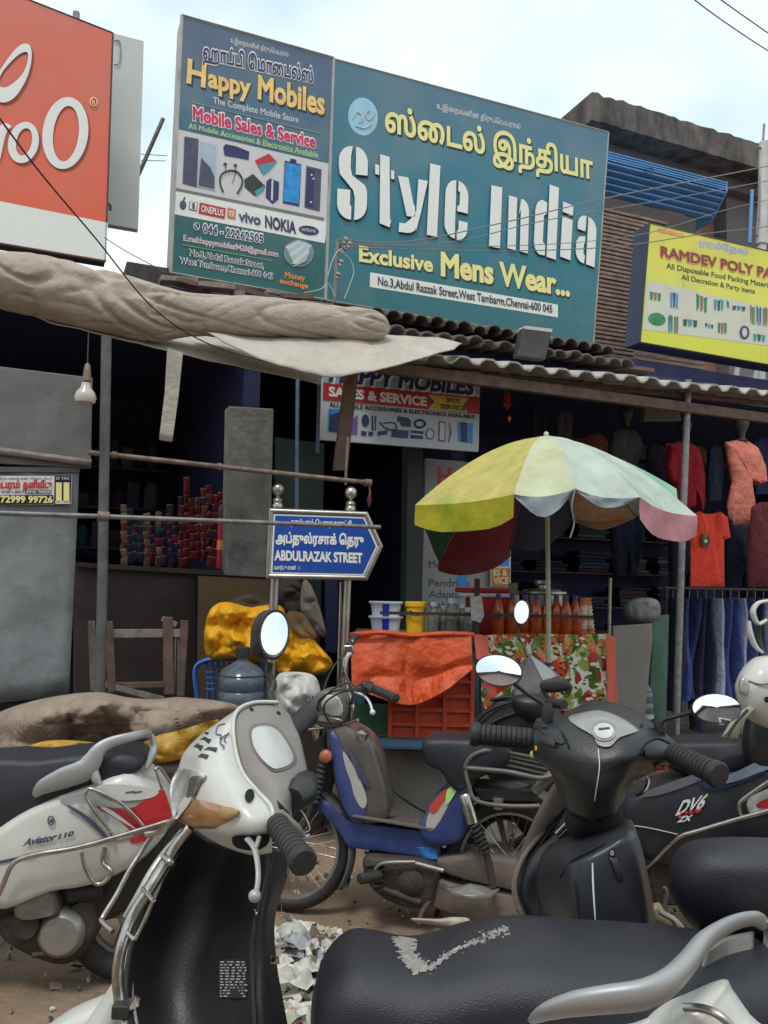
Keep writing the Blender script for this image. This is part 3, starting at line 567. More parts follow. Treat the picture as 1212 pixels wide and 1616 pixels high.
m_tile = mat('sooty_clay_tile', (.10, .075, .07), .9, var=.5, scale=14, bump=.3, bscale=40, dust=.3)
tr_ = thing('tiled_roof_strip', 'two rows of sooty clay roof tiles under the teal board', 'tile row', fac(-.3)(770, 530))
FT = fac(-.25)
random.seed(11)
for row, (p, q, dn) in enumerate((((596, 498), (960, 556), 0), ((600, 524), (990, 578), -.35))):
    A, Bq = fac(-.22+dn)(*p), fac(-.22+dn)(*q); n_t = 18
    for i in range(n_t):
        c_ = A.lerp(Bq, i/(n_t-1))+V((random.uniform(-.01, .01), 0, random.uniform(-.012, .012))); G = []
        for t in (0, .5, 1):
            G.append([c_-NF*(.4*t)+UF*(.055*math.cos(a))*(1+.1*t)+V((0, 0, .05*math.sin(a)+.07*t)) for a in [math.pi*k/8 for k in range(9)]])
        B().grid(G).build('roof_tile', m_tile, tr_, smooth=50, solid=.014)
B().fbox(fac(-.15)(590, 520), 2.6, .2, .03).build('batten', m_wood, tr_, smooth=0)
t_ = thing('rubble_ledge', 'broken brown wooden planks under the tall phone shop sign', 'planks', fac(-.2)(400, 460))
random.seed(4)
for i in range(9): 
    x = 285+i*26+random.uniform(-6, 6); p = fac(-.2-.03*(i % 3))(x, 446+(x-285)*.14+random.uniform(-3, 9)); B().box(p, (.24, .1, .035), Matrix.Rotation(.40+random.uniform(-.1, .1), 3, 'Z') @ Matrix.Rotation(random.uniform(-.12, .12), 3, 'Y')).build('plank', m_wood if i % 2 else m_gwood, t_, smooth=0, bevel=.004)
B().fbox(fac(.05)(198, 450), 1.9, .3, .17).build('low_wall', m_slab, label='stained low concrete wall between the orange board and the tall sign', cat='wall', smooth=0, bevel=.01)
fl = thing('floodlight', 'small black floodlight on the roof below the teal board', 'floodlight', fac(-.7)(845, 560)); FL = fac(-.75)
B().prism([FL(*p) for p in ((826, 517), (871, 523), (861, 568), (817, 562))], -NF*.07).build('housing', mat('black_metal', (.02, .02, .024), .5, dust=.3), fl, smooth=0, bevel=.006); B().prism([FL(*p)+V((0, 0, .0)) for p in ((829, 514), (872, 519), (871, 524), (827, 519))], -NF*.09).build('hood', m_pvc, fl, smooth=0)
ep = thing('service_pole', 'short grey service pole with insulators and curled wires in front of the signs', 'pole', fac(-.3)(533, 478)); FE = fac(-.35)
m_ins = mat('grubby_porcelain', (.32, .30, .28), .4, var=.5, scale=30)
B().tube([FE(533, 378), FE(527, 478)], .016, 8).build('pole', m_pipe, ep)
for px, py in ((543, 384), (549, 391), (541, 399), (536, 420), (531, 440)): B().lathe([(.0, 0), (.02, .004), (.012, .02), (.022, .03), (.016, .045), (0, .05)], FE(px, py), (.4, -.2, .9), 10).build('insulator', m_ins, ep)
B().fbox(FE(530, 388), .09, .03, .02).build('cross_arm', m_wood, ep, smooth=0)
for q in ([(515, 438), (520, 420), (528, 402), (540, 392)], [(533, 398), (549, 410), (556, 430), (550, 450), (541, 473)], [(527, 470), (516, 450), (505, 458), (490, 462), (478, 464)]): B().tube([FE(*p)+NF*.03 for p in spl(q, 6)], .0035, 5).build('wire_curl', m_pvc, ep)
# wires
m_wire = mat('grey_cable', (.20, .20, .21), .6); m_wireb = mat('black_cable', (.02, .02, .022), .6)
def wire(pts, r, m, label, k=14, grp=None): B().tube([at(*p) for p in spl(pts, k)], r, 5).build('cable', m, label=label, cat='cable', group=grp)
wire([(-20, 160, 2.6), (60, 268, 2.9), (150, 375, 3.3), (240, 484, 3.7), (330, 543, 4.1), (440, 575, 4.4), (510, 582, 4.6), (556, 562, 4.8), (600, 552, 4.9)], .0035, m_wireb, 'black cable slanting down across the orange board and canvas bundle')
wire([(535, 378, 5.4), (640, 382, 5.8), (800, 350, 6.2), (960, 312, 6.5), (1212, 262, 7.2), (1300, 240, 7.5)], .005, m_wire, 'upper grey cable strung from the service pole across the teal board to the right')
wire([(535, 384, 5.4), (700, 384, 5.8), (860, 348, 6.1), (1080, 310, 6.6), (1260, 276, 7.2)], .004, m_wire, 'second grey cable just under the upper one across the teal board')
wire([(540, 390, 5.4), (760, 396, 5.9), (960, 390, 6.3), (1120, 368, 6.5), (1280, 350, 7)], .004, m_wire, 'grey cable sagging under the India lettering and over the yellow board')
wire([(545, 386, 5.4), (800, 388, 5.9), (1000, 372, 6.2), (1150, 330, 6.6), (1280, 300, 7)], .003, m_wire, 'thin grey cable crossing the yellow board top corner')
wire([(1060, -30, 5), (1120, 18, 5.3), (1212, 80, 5.8), (1300, 130, 6)], .004, m_wireb, 'lower of two dark cables crossing the sky at the top right')
wire([(1110, -20, 5), (1212, 52, 5.6), (1300, 110, 6)], .004, m_wireb, 'upper of two dark cables crossing the sky at the top right corner')
wire([(165, 375, 4.6), (200, 397, 4.9), (262, 430, 5.2)], .003, m_wire, 'short grey cable between the white strip and the tall sign')
wire([(222, 243, 6), (264, 246, 6.1)], .003, m_wire, 'upper thin cable in the gap left of the tall sign'); wire([(222, 253, 6), (262, 254, 6.1)], .003, m_wire, 'lower thin cable in the gap left of the tall sign')
# ================= SHOP FRONT, LEFT
FP = fac(-.12); FR = fac(-1.2); FQ = fac(-.35)
m_shed = mat('grey_blue_sheet', (.20, .215, .23), .75, var=.42, scale=3.2, bump=.2, bscale=20, dust=.3, dcol=(.16, .15, .14))
m_brd = mat('weathered_board', (.155, .15, .15), .85, var=.3, scale=4, bump=.15, bscale=30)
fp_ = thing('shutter_panel', 'tall pale grey weathered metal sheet closing the leftmost shop', 'panel', FR(50, 1112))
b = B(); G = [[(FR(-80, 746).lerp(FR(-80, 1120), j/12)).lerp(FR(125, 741).lerp(FR(109, 1096), j/12), i/12)+NF*(.012*noise.noise(V((i*.5, j*.35, 2)))) for i in range(13)] for j in range(13)]
b.grid(G).build('sheet', m_shed, fp_, smooth=60, solid=.02)
B().prism([FR(*p)+NF*.01 for p in ((-80, 736), (126, 738), (126, 746), (-80, 745))], -NF*.05).build('top_rail', m_brd, fp_, smooth=0)
b_ = B().prism([FR(*p)+NF*.02 for p in ((-80, 570), (146, 597), (143, 740), (-80, 728))], -NF*.03).build('upper_board', m_brd, label='dull brown grey board above the pale metal sheet at the left edge', cat='board', smooth=0, bevel=.006)
B().tube([FR(-80, 703)+NF*.04, FR(143, 732)+NF*.04], .018, 8).build('batten', m_gwood, label='weathered batten along the bottom of the dull upper board', cat='batten')
# sticker
sk = thing('sticker', 'advert sticker with phone number 72999 99726 on the grey metal sheet', 'sticker', FR(50, 797)); NS = NF
SX = lambda pts, m, l: shape(FR, NF, pts, m, sk, l, 'printed_panel')
SX([(-80, 752), (113, 752), (112, 797), (-80, 796)], m_wht, .024); SX([(-80, 782), (84, 782), (84, 796), (-80, 796)], mat('print_dark_brown', c8(50, 25, 15), .5, bump=0), .027)
TS = lambda s, a_, b_, t_, m, **k: text(FR, NF, s, a_, b_, t_, m, sk, lift=k.pop('lift', .031), **k)
TS('72999 99726', (1, 793.5), (83, 794), (1, 783.5), m_yel, off=.035); SX([(86, 752), (112, 752), (111, 797), (85, 797)], mat('print_violet', c8(60, 25, 80), .5, bump=0), .027)
TS('1', (88, 791), (97, 791), (88, 765), m_yel, off=.07); TS('1', (100, 791), (109, 791), (100, 765), m_yel, off=.07); SX([(87, 791), (110, 791), (110, 796), (87, 796)], m_gry, .031); SX([(87, 753), (110, 753), (110, 759), (87, 759)], m_blk, .031); TS('ST TAX', (88, 758), (109, 758), (88, 754), m_wht, lift=.034)
TS('தாம்பரம்', (-30, 771), (32, 771), (-30, 761), m_red, off=.05); TS('தனிவீடு', (36, 771), (82, 771), (36, 761), m_red, off=.05); TS('மனை விற்பைனக்கு ெதாடர்பு', (-30, 758), (82, 758), (-30, 754.5), m_dkb, off=.02)
SX([(40, 774), (81, 774), (81, 780), (40, 780)], pal[3], .027); TS('EMI 9000', (42, 779.5), (80, 779.5), (42, 775), m_gry, off=.02); TS('முன் பணம்', (2, 779.5), (38, 779.5), (2, 775), m_blk, off=.02)
# posts and rails
def pole(label, pts, r, m=m_pipe, n=10, cat='pole', name='post'): return B().tube(pts, r, n).build(name, m, label=label, cat=cat)
FZ = fac(-1.35)
pole('dull grey upright pipe post right of the pale metal sheet', [FZ(168, 532), FZ(162, 900), FZ(156, 1180)], .026, mat('dull_grey_paint', (.11, .11, .115), .6, .2, var=.3, scale=14))
pole('thin blue upright post behind the street name board', [fac(-.3)(470, 590), fac(-.3)(468, 800), fac(-.3)(466, 1010)], .014, mat('blue_grey_paint', c8(90, 115, 140), .6, var=.3, scale=20))
pole('slim dark post next to the phone banner at its left', [fac(-.9)(504, 600), fac(-.9)(501, 715)], .012, mat('steel_blue_paint', c8(70, 90, 115), .6))
pole('thin grey post in front of the hanging clothes', [fac(-.95)(1086, 600), fac(-.95)(1076, 860), fac(-.95)(1066, 1180)], .026)
B().prism([fac(-1)(*p) for p in ((546, 588), (566, 588), (548, 742), (527, 742))], -NF*.03).build('strut', m_wood, label='dark slanting wooden strut in front of the phone banner', cat='strut', smooth=0)
pole('thin rusty upright rod above the right finial of the street sign', [FZ(549, 690), FZ(545, 765)], .008, m_rust)
rl = thing('upper_rail', 'rusty upper pipe rail running across the left shop', 'rail', FZ(360, 740)); B().tube([FZ(140, 714), FZ(360, 738), FZ(582, 762)], .0135, 10).build('pipe', m_rust, rl)
B().lathe([(.022, -.02), (.022, .02)], FZ(580, 762), UF, 10).build('end_cap', m_rust, rl); B().tube([FZ(583, 760), FZ(584, 782)], .006, 6).build('hook', m_rust, rl)
for x in (180, 346): B().lathe([(.019, -.012), (.019, .012)], FZ(x, 714+(x-140)*.1086), UF, 8).build('clamp', m_rust, rl)
B().lathe([(.003, 0), (.014, -.05), (.003, -.09)], FZ(583, 776), (0, 0, 1), 8).build('tassel', mat('maroon_cloth', (.12, .02, .03), .9), label='small maroon tassel hanging at the end of the upper rail', cat='tassel')
rl = thing('lower_rail', 'grey lower pipe rail passing in front of the street name board', 'rail', FZ(300, 820)); FZ2 = fac(-1.62)
B().tube([FZ2(-80, 807), FZ2(160, 815), FZ2(420, 825), FZ2(600, 832)], .0115, 10).build('pipe', m_pipe, rl); B().lathe([(.024, -.025), (.024, .025)], FZ2(163, 815), UF, 10).build('clamp', m_rust, rl)
# bulb
bb = thing('light_bulb', 'unlit white light bulb hanging at the left below the canvas', 'light bulb', at(135, 640, 3.9))
B().lathe([(.002, .2), (.012, .19), (.018, .15), (.02, .11)], at(135, 637, 3.9), n=12).build('holder', m_rust, bb); B().lathe([(.02, .108), (.024, .085), (.044, .06), (.052, .035), (.045, .012), (.02, 0), (.002, -.002)], at(134, 639, 3.9), n=18).build('bulb', mat('milky_glass', (.5, .44, .38), .25, var=.05, bump=0), bb)
B().tube([at(138, 575, 3.9), at(140, 520, 3.95)], .003, 5).build('cord', m_wireb, bb)
# concrete post board, shelf, cabinet
B().prism([fac(-.42)(*p) for p in ((361, 641), (432, 645), (426, 912), (355, 908))], -NF*.12).build('concrete_slab', mat('stained_concrete', (.17, .17, .155), .85, var=.55, scale=7, bump=.3, bscale=18, bdist=.01, dust=.6, dcol=(.33, .33, .32)), label='stained concrete slab standing between the red packets and the green door', cat='slab', smooth=0, bevel=.006)
m_cab = mat('dark_brown_wood', (.045, .03, .028), .7, var=.35, scale=6); m_ply = mat('plywood', (.165, .105, .05), .75, var=.2, scale=5, bump=.08, streak=(1, 1, .2))
ctr = thing('counter', 'dark wooden counter with a brown cupboard front under the hanging packets', 'counter', FP(220, 1150))
B().prism([FP(*p)+NF*.25 for p in ((118, 888), (402, 905), (402, 912), (118, 895))], -NF*.55).build('counter_top', m_cab, ctr, smooth=0)
B().prism([FP(*p)+NF*.2 for p in ((118, 895), (300, 906), (298, 1190), (118, 1190))], -NF*.4).build('counter_front', m_cab, ctr, smooth=0)
B().prism([FP(*p)+NF*.28 for p in ((301, 909), (408, 914), (404, 1130), (299, 1120))], -NF*.03).build('plywood_sheet', m_ply, label='upright brown plywood sheet behind the yellow plastic bundle', cat='plywood', smooth=0)
m_gdoor = mat('dark_green_paint', c8(24, 40, 34), .6, var=.3, scale=4); B().prism([FP(*p) for p in ((436, 690), (512, 700), (505, 1020), (434, 1010))], -NF*.04).build('green_door', m_gdoor, label='dark green door leaf behind the street name board', cat='door', smooth=0)
B().prism([FP(*p)+NF*.02 for p in ((512, 915), (532, 915), (530, 1030), (512, 1028))], -NF*.06).build('blue_post', mat('deep_blue_paint', c8(22, 32, 74), .6), label='deep blue door post right of the dark green door', cat='door post', smooth=0)
# rows of sachets and packets
mp_ = [mat('packet_dark_red', c8(88, 20, 28), .4, var=.6, scale=30), mat('packet_brown_red', c8(96, 42, 40), .4, var=.6, scale=40), mat('packet_plum', c8(44, 22, 44), .4, var=.5, scale=40), mat('packet_navy', c8(26, 28, 52), .4, var=.6, scale=50), mat('packet_tan', c8(100, 74, 62), .5, var=.5, scale=50)]
random.seed(21); FK = fac(.15); proto = None; 
def sachet():
    G = [[V((x*.025*(1-.1*(abs(z) > .9)), -.004*(1-x*x)*(1-z**4)-.001, z*.037)) for x in (-1, -.5, 0, .5, 1)] for z in (-1, -.9, 0, .9, 1)]
    return G
ORD = ('first', 'second', 'third', 'fourth', 'fifth', 'sixth', 'seventh', 'eighth', 'ninth', 'tenth', 'eleventh', 'twelfth', 'thirteenth', 'fourteenth', 'fifteenth', 'sixteenth', 'seventeenth', 'eighteenth')
for ci, x in enumerate(range(196, 354, 9)):
    top = 770+random.uniform(-10, 30) if x > 280 else 800+random.uniform(0, 30)
    py = top
    s_ = thing('sachet_strip', '', 'packets', FK(x, 895), 'strips of packets hanging above the counter')
    s_['label'] = ('dark red packet strip, %s to the left of the concrete slab' if x > 285 else 'dim bluish packet strip, %s to the left of the concrete slab') % ORD[17-ci]
    mm = random.choice(mp_[:2]) if x > 285 else random.choice(mp_[2:])
    while py < 890:
        c_ = FK(x, py); b = B(); G = [[c_+UF*(p.x*random.uniform(.75, 1.1))+NF*(-p.y)*1.2+V((0, 0, p.z+random.uniform(-.002, .002))) for p in r] for r in sachet()]
        q_ = Matrix.Rotation(random.uniform(-.2, .2), 3, 'Y') @ Matrix.Rotation(random.uniform(-.35, .35), 3, 'Z') @ Matrix.Rotation(.25, 3, 'X'); G = [[c_+q_ @ (p-c_) for p in r] for r in G]
        b.grid(G).build('packet', mm if random.random() < .7 else random.choice(mp_), s_, smooth=12, solid=.003); py += 14
tb = thing('red_canister', 'tall red tube with a black cap beside the concrete slab', 'tube', FK(347, 897)); q = fac(-.3)
B().lathe([(.024, 0), (.025, .01), (.025, .33), (.02, .335)], q(347, 897), n=14).build('body', mat('shiny_red', c8(170, 35, 55), .35, var=.2), tb); B().lathe([(.027, .335), (.027, .40), (.02, .41)], q(347, 897), n=14).build('cap', m_blk, tb); B().lathe([(.0256, .12), (.0256, .18)], q(347, 897), n=14).build('band', m_org, tb)
# broken wooden chair frame
wf = thing('wooden_frame', 'old brown wooden chair frame standing in front of the dark counter', 'chair frame', FZ(220, 1100)); FV = fac(-1.0)
def bar(par, a_, b_, w_, nm='rail', m=m_wood, f=None, bev=.003, d=None):
    f = f or FV; A = f(*a_) if len(a_) == 2 else at(*a_); Bq = f(*b_) if len(b_) == 2 else at(*b_); t = (Bq-A).normalized(); s_ = t.cross(NF).normalized()*w_/2; e = NF*(d or w_)/2
    return B().ring([[p+s_+e, p-s_+e, p-s_-e, p+s_-e] for p in (A, Bq)]).build(nm, m, par, smooth=0, bevel=bev)
bar(wf, (171, 981), (176, 1092), .042, 'leg'); bar(wf, (291, 979), (284, 1098), .04, 'leg'); bar(wf, (264, 974), (266, 1095), .05, 'leg'); bar(wf, (144, 980), (148, 1090), .034, 'leg', m_gwood); bar(wf, (152, 990), (158, 1092), .03, 'leg')
bar(wf, (165, 1000), (292, 999), .045, 'top_rail', m_gwood, d=.03); bar(wf, (163, 1082), (262, 1080), .03, 'seat_rail'); bar(wf, (165, 1080), (258, 1104), .032, 'brace', m_gwood)
for x in (272, 277, 282): bar(wf, (x, 1005), (x-2, 1095), .009, 'slat', m_gwood)
bar(wf, (256, 976), (278, 986), .03, 'corner_block', m_gwood)
# ================= STREET NAME SIGN
ss = thing('street_sign', 'blue arrow shaped street sign reading Abdulrazak Street on two steel posts', 'street sign', at(490, 1300, 4.5))
FN = V((.06, -1, 0)).normalized(); pp = at(500, 860, 4.42); FB = lambda px, py: hp(px, py, pp, FN)
m_ss = mat('stainless_steel', (.42, .39, .36), .3, .85, var=.25, scale=9, bump=.03); m_sb = mat('sign_blue', c8(22, 72, 160), .4, bump=0, var=.08, scale=3)
out_ = [(424, 801), (580, 807), (605, 862), (580, 916), (419, 913)]; inn = [(432, 811), (575, 816), (596, 862), (574, 908), (427, 905)]; in2 = [(434.5, 813.5), (573.5, 818.5), (593, 862), (572.5, 905.5), (430, 902.5)]
B().prism([FB(*p)-FN*.012 for p in out_], -FN*.02).build('back_plate', m_ss, ss, smooth=0)
B().add([FB(*p)+FN*.0 for p in inn], [(0, 1, 2, 3, 4)]).build('white_border', m_wht, ss, smooth=0); B().add([FB(*p)+FN*.002 for p in in2], [(0, 1, 2, 3, 4)]).build('blue_panel', m_sb, ss, smooth=0)
mid = [((a[0]+b_[0])/2, (a[1]+b_[1])/2) for a, b_ in zip(out_, inn)]
for i in range(5): B().tube([FB(*mid[i])-FN*.006, FB(*mid[(i+1) % 5])-FN*.006], .0145, 10).build('frame_tube', m_ss, ss); 
for p in mid: B().lathe([(.0, -.0145), (.0145*.8, -.009), (.0145, 0), (.0145*.8, .009), (0, .0145)], FB(*p)-FN*.006, n=12).build('frame_corner', m_ss, ss)
TB = lambda s, a_, b_, t_, **k: text(FB, FN, s, a_, b_, t_, m_wht, ss, lift=.004, **k)
TB('தாம்பரம் ெபருநகராட்சி', (459, 828), (555, 831), (459, 820), off=.03); TB('அப்துல்ரசாக் ெதரு', (435, 856), (574, 860), (435, 842), off=.045); TB('ABDULRAZAK STREET', (433, 883.5), (572, 888), (433, 869), off=.045); TB('வார்டு எண். 31', (433, 898.5), (474, 899), (433, 892.5), off=.02)
for x0, x1_, yt in ((438, 428, 803), (553, 545, 808)):
    T0 = at(x0, yt, 4.49); bq = gnd(x1_-8, 1306+(x1_-428)*.02); B().tube([T0, at(x1_+2 if x0 < 500 else x1_, 1000, 4.49), V((at(x1_-2, 1100, 4.49).x, 4.49, 0))], .0255 if x0 < 500 else .021, 14).build('post', m_ss, ss)
    B().lathe([(.024, 0), (.03, .005), (.031, .02), (.025, .03), (.028, .045), (.02, .058), (.009, .064), (.009, .07), (.02, .074), (.031, .09), (.034, .106), (.03, .122), (.018, .134), (.002, .139)], T0, n=20).build('finial', m_ss, ss)
B().tube([at(538, 918, 4.52), at(532, 1140, 4.52)], .008, 8).build('stay_rod', m_ss, ss)
# ================= bundle, chair, jars at the foot of the sign
def crumple(name, label, cat, c_, sz, m, seed, amp=.3, fr=1.8, n=34, rot=None): return B().blob(c_, sz, amp, fr, n, seed, True, rot).build(name, m, smooth=70, sub=1, label=label, cat=cat)
m_yp = mat('yellow_plastic', c8(232, 168, 20), .5, var=.06, scale=9, bump=.2, bscale=30, bdist=.012); m_brn = mat('brown_rag', (.06, .035, .03), .9, var=.4)
def drape(name, label, cat, outline, depth, m, seed, bulge=.16, crease=.05, fr=7., par=None, thick=.1, k=9):
    """a crumpled cloth body: smooth outline in pixels at one distance, domed towards the viewer with sharp creases"""
    Pp = spl(outline, k, True); c0 = np.mean([p[:2] for p in Pp], 0); rings = []; nr = 26
    for side in (1, -1):
        for i in (range(nr) if side == 1 else range(nr-1, -1, -1)):
            t = (i+.35)/nr if i < nr else 1; t = min(1, (i+.6)/(nr-.4)); r = []
            for p in Pp:
                q = c0+(np.array(p[:2])-c0)*t; h = math.sqrt(max(0, 1-t**2.4))
                w_ = at(q[0], q[1], depth); z = noise.noise(w_*fr+V((seed, 0, 0))); z2 = noise.noise(w_*fr*2.3+V((seed, 3, 0)))
                v1 = noise.voronoi(w_*fr*1.1+V((seed, z, 0)))[0]; v2 = noise.voronoi(w_*fr*2.4+V((0, seed, z)))[0]; dd = bulge*h*side*(1 if side == 1 else .6)+crease*(.9-1.5*v1[0]-.55*v2[0]+.5*z)*(h*.8+.2)*(side == 1)
                r.append(at(q[0]+4*z2*h, q[1]+4*z*h, depth-dd))
            rings.append(r)
    return B().ring(rings).build(name, m, par, smooth=32, label=label if not par else None, cat=cat if not par else None)
drape('yellow_bundle', 'bright yellow plastic sheet bundle bulging behind the sign post at left', 'plastic bundle', [(330, 965), (352, 950), (395, 957), (440, 955), (452, 980), (440, 1020), (410, 1045), (370, 1040), (330, 1038), (322, 1005)], 4.75, m_yp, 1.2, .14, .13)
drape('yellow_sheet', 'yellow plastic sheet spilling over the white sack right of the sign post', 'plastic sheet', [(440, 985), (465, 965), (485, 980), (497, 1010), (526, 1048), (500, 1064), (465, 1058), (448, 1068), (435, 1050), (430, 1010)], 4.62, m_yp, 7.7, .09, .11)
drape('brown_rags', 'dark brown rags piled on top of the yellow bundle', 'rags', [(352, 955), (370, 945), (395, 938), (420, 950), (440, 962), (425, 985), (395, 970), (365, 968)], 4.8, m_brn, 3.1, .08, .05)
drape('tan_rags', 'tan folded cloths on the yellow sheet behind the right sign post', 'cloths', [(455, 965), (478, 968), (490, 985), (500, 1005), (485, 1012), (465, 1000), (452, 985)], 4.6, mat('tan_cloth', (.26, .15, .07), .8, var=.35, scale=12), 5.5, .06, .04)
drape('grey_sack', 'grey beige cloth hanging in a point beside the sign post', 'cloth', [(478, 918), (490, 922), (505, 960), (514, 998), (505, 1005), (486, 985), (474, 960)], 4.9, mat('drab_cloth', (.2, .175, .15), .9), 2.5, .05, .03)
drape('dark_coat', 'dark grey cloth bundle hanging below the street name board', 'cloth', [(440, 918), (470, 916), (478, 945), (468, 975), (448, 960)], 4.95, mat('charcoal_cloth', (.05, .045, .045), .9, var=.4), 8.5, .05, .04)
drape('white_sack', 'white plastic carrier bag with dark lettering behind the moped handlebar', 'bag', [(436, 1068), (455, 1060), (492, 1064), (505, 1085), (506, 1125), (480, 1145), (440, 1140), (432, 1100)], 4.35, mat('white_polythene', (.52, .5, .48), .4, var=.1, bump=.1), 9.3, .08, .10)
text(lambda x, y: at(x, y, 4.17), V((0, -1, 0)), 'ON', (482, 1112), (503, 1108), (480, 1100), m_slt, None, off=.02, build=False).build('bag_lettering', m_slt, label='dark letters on the white carrier bag', cat='print', smooth=0)
# blue plastic chair (back towards us)
m_bc = mat('blue_chair_plastic', c8(58, 112, 190), .4, var=.08, bump=.02); cf = thing('plastic_chair', 'blue plastic chair with an arched back behind the water jar', 'plastic chair', at(345, 1190, 4.9)); dC = 4.85
B().tube([at(*p) for p in spl([(322, 1150, dC), (312, 1100, dC), (308, 1060, dC), (318, 1045, dC), (345, 1039, dC), (380, 1040, dC), (410, 1046, dC), (416, 1070, dC), (410, 1150, dC)], 6)], .026, 8, flat=.6).build('back_frame', m_bc, cf)
for i in range(9): x = 326+i*9; B().tube([at(x, 1044, dC+.01), at(x+4, 1150, dC+.01)], .013, 6, flat=.5).build('back_slat', m_bc, cf)
for i in range(5): B().tube([at(326, 1052+i*9, dC), at(410, 1052+i*9, dC)], .006, 6).build('cross_slat', m_bc, cf)
B().box(at(362, 1155, dC-.2), (.42, .42, .03)).build('seat', m_bc, cf, smooth=0, bevel=.012)
for dx in (-.19, .19):
    for dy in (-.19, .19): c_ = at(362, 1155, dC-.2); B().tube([c_+V((dx, dy, 0)), V((c_.x+dx*1.15, c_.y+dy*1.1, .02))], .02, 8).build('leg', m_bc, cf)
# jar prototype (20 litre), local
m_pc = mat('clear_blue_plastic', c8(150, 166, 184), .15, var=.1, bump=.0, trans=.72, spec=.8); m_lab = mat('paper_label', (.45, .45, .45), .7)
jr = thing('water_jar', 'big bluish water jar with a dark cap behind the white scooter', 'water jar', (0, 0, 0), 'large water jars')
B().lathe([(.12, 0), (.135, .012), (.135, .06), (.128, .07), (.135, .08), (.135, .16), (.127, .17), (.135, .18), (.135, .26), (.128, .27), (.133, .285), (.11, .325), (.05, .365), (.032, .38), (.032, .45)], (0, 0, 0), n=28).build('body', m_pc, jr); B().lathe([(.04, .40), (.042, .41), (.042, .47), (.036, .475)], (0, 0, 0), n=20).build('cap', mat('dark_cap', (.04, .035, .04), .4), jr); B().lathe([(.137, .02), (.137, .055)], (0, 0, 0), n=28, cap=False).build('label', m_lab, jr)
jr.scale = (.92, .92, .76); jr.location = at(380, 1128, 4.5); ROOT[jr] = jr.location.copy()
j2 = dup(jr, at(1009, 1135, 5.9), label='clear water jar standing right of the floral stall cloth', scale=(.72, .72, .72))
B().box(at(1009, 1135, 5.9)-V((0, -.05, .16)), (.4, .4, .31)).build('low_stool', m_cab, label='low dark stool carrying the clear water jar', cat='stool', smooth=0)
B().box(at(380, 1128, 4.5)-V((0, 0, .24)), (.34, .34, .47)).build('jar_stand', m_cab, label='dark wooden box carrying the bluish water jar', cat='box', smooth=0)
B().box(at(430, 1130, 4.85)-V((0, 0, .2)), (.62, .3, .9)).build('low_cupboard', m_cab, label='low dark cupboard holding up the yellow plastic bundle', cat='cupboard', smooth=0)
m_pc2 = mat('smoky_clear_plastic', c8(120, 125, 135), .12, var=.05, bump=0, trans=.6)
# ================= JUICE STALL
TZ = 4.72; zt_ = at(650, 1003, TZ).z; S = lambda px, d=TZ: V((at(px, 1003, d).x, d, zt_))
stl = thing('juice_stall', 'juice stall table draped with an orange tarp and a floral cloth', 'stall', V((.55, 4.8, 0)))
xl, xr = S(556).x, S(968).x; m_top = mat('stall_board', (.16, .12, .09), .8)
B().box(((xl+xr)/2, TZ+.36, zt_-.03), (xr-xl, .70, .05)).build('table_top', m_top, stl, smooth=0, bevel=.004)
m_cyp = mat('cyan_paint', c8(70, 130, 145), .6, var=.3, scale=20)
for x in (xl+.05, S(752).x, xr-.05):
    for y in (TZ+.05, TZ+.64): B().box((x, y, (zt_-.055)/2), (.04, .04, zt_-.055)).build('leg', m_cyp, stl, smooth=0)
m_ot = mat('orange_tarp', c8(200, 76, 30), .55, var=.2, scale=9, bump=.3, bscale=22, bdist=.014)
def hang(name, m, top, bot, d, amp, seed, nx=90, ny=44, folds=6., lipx=0, fold=1.):
    """cloth hanging from a top pixel line to a bottom pixel line at distance d"""
    tp = spl(top, 12); bt = spl(bot, 12); tp = [tp[int(i*(len(tp)-1)/nx)] for i in range(nx+1)]; bt = [bt[int(i*(len(bt)-1)/nx)] for i in range(nx+1)]; G = []
    for j in range(ny+1):
        t = j/ny; r = []
        for i in range(nx+1):
            x = tp[i][0]*(1-t)+bt[i][0]*t; y = tp[i][1]*(1-t)+bt[i][1]*t; w_ = at(x, y, d)
            k = amp*(-.9*noise.voronoi(V((w_.x*6, w_.y, w_.z*2.5)))[0][0]*2+fold*math.sin(i/nx*folds*6.28+seed+2*noise.noise(w_*1.5))*t**.7*.6+1.4*noise.noise(w_*4+V((seed, 0, 0)))-1.8*max(0, .22-abs(noise.noise(w_*3.3+V((0, seed, 0)))))*3)
            r.append(at(x, y, d-.02-.07*t-k))
        G.append(r)
    return B().grid(G).build(name, m, stl, smooth=70, solid=.003)
hang('orange_tarp', m_ot, [(554, 1003), (620, 1001), (680, 1004), (744, 1003)], [(556, 1085), (600, 1102), (650, 1113), (700, 1092), (746, 1056)], TZ-.2, .02, 2, folds=2.2)
B().tube([at(*p) for p in spl([(552, 1002, TZ-.2), (600, 998, TZ-.21), (650, 1003, TZ-.2), (700, 1000, TZ-.21), (748, 1002, TZ-.2)], 8)], .014, 8).build('tarp_roll', m_ot, stl)
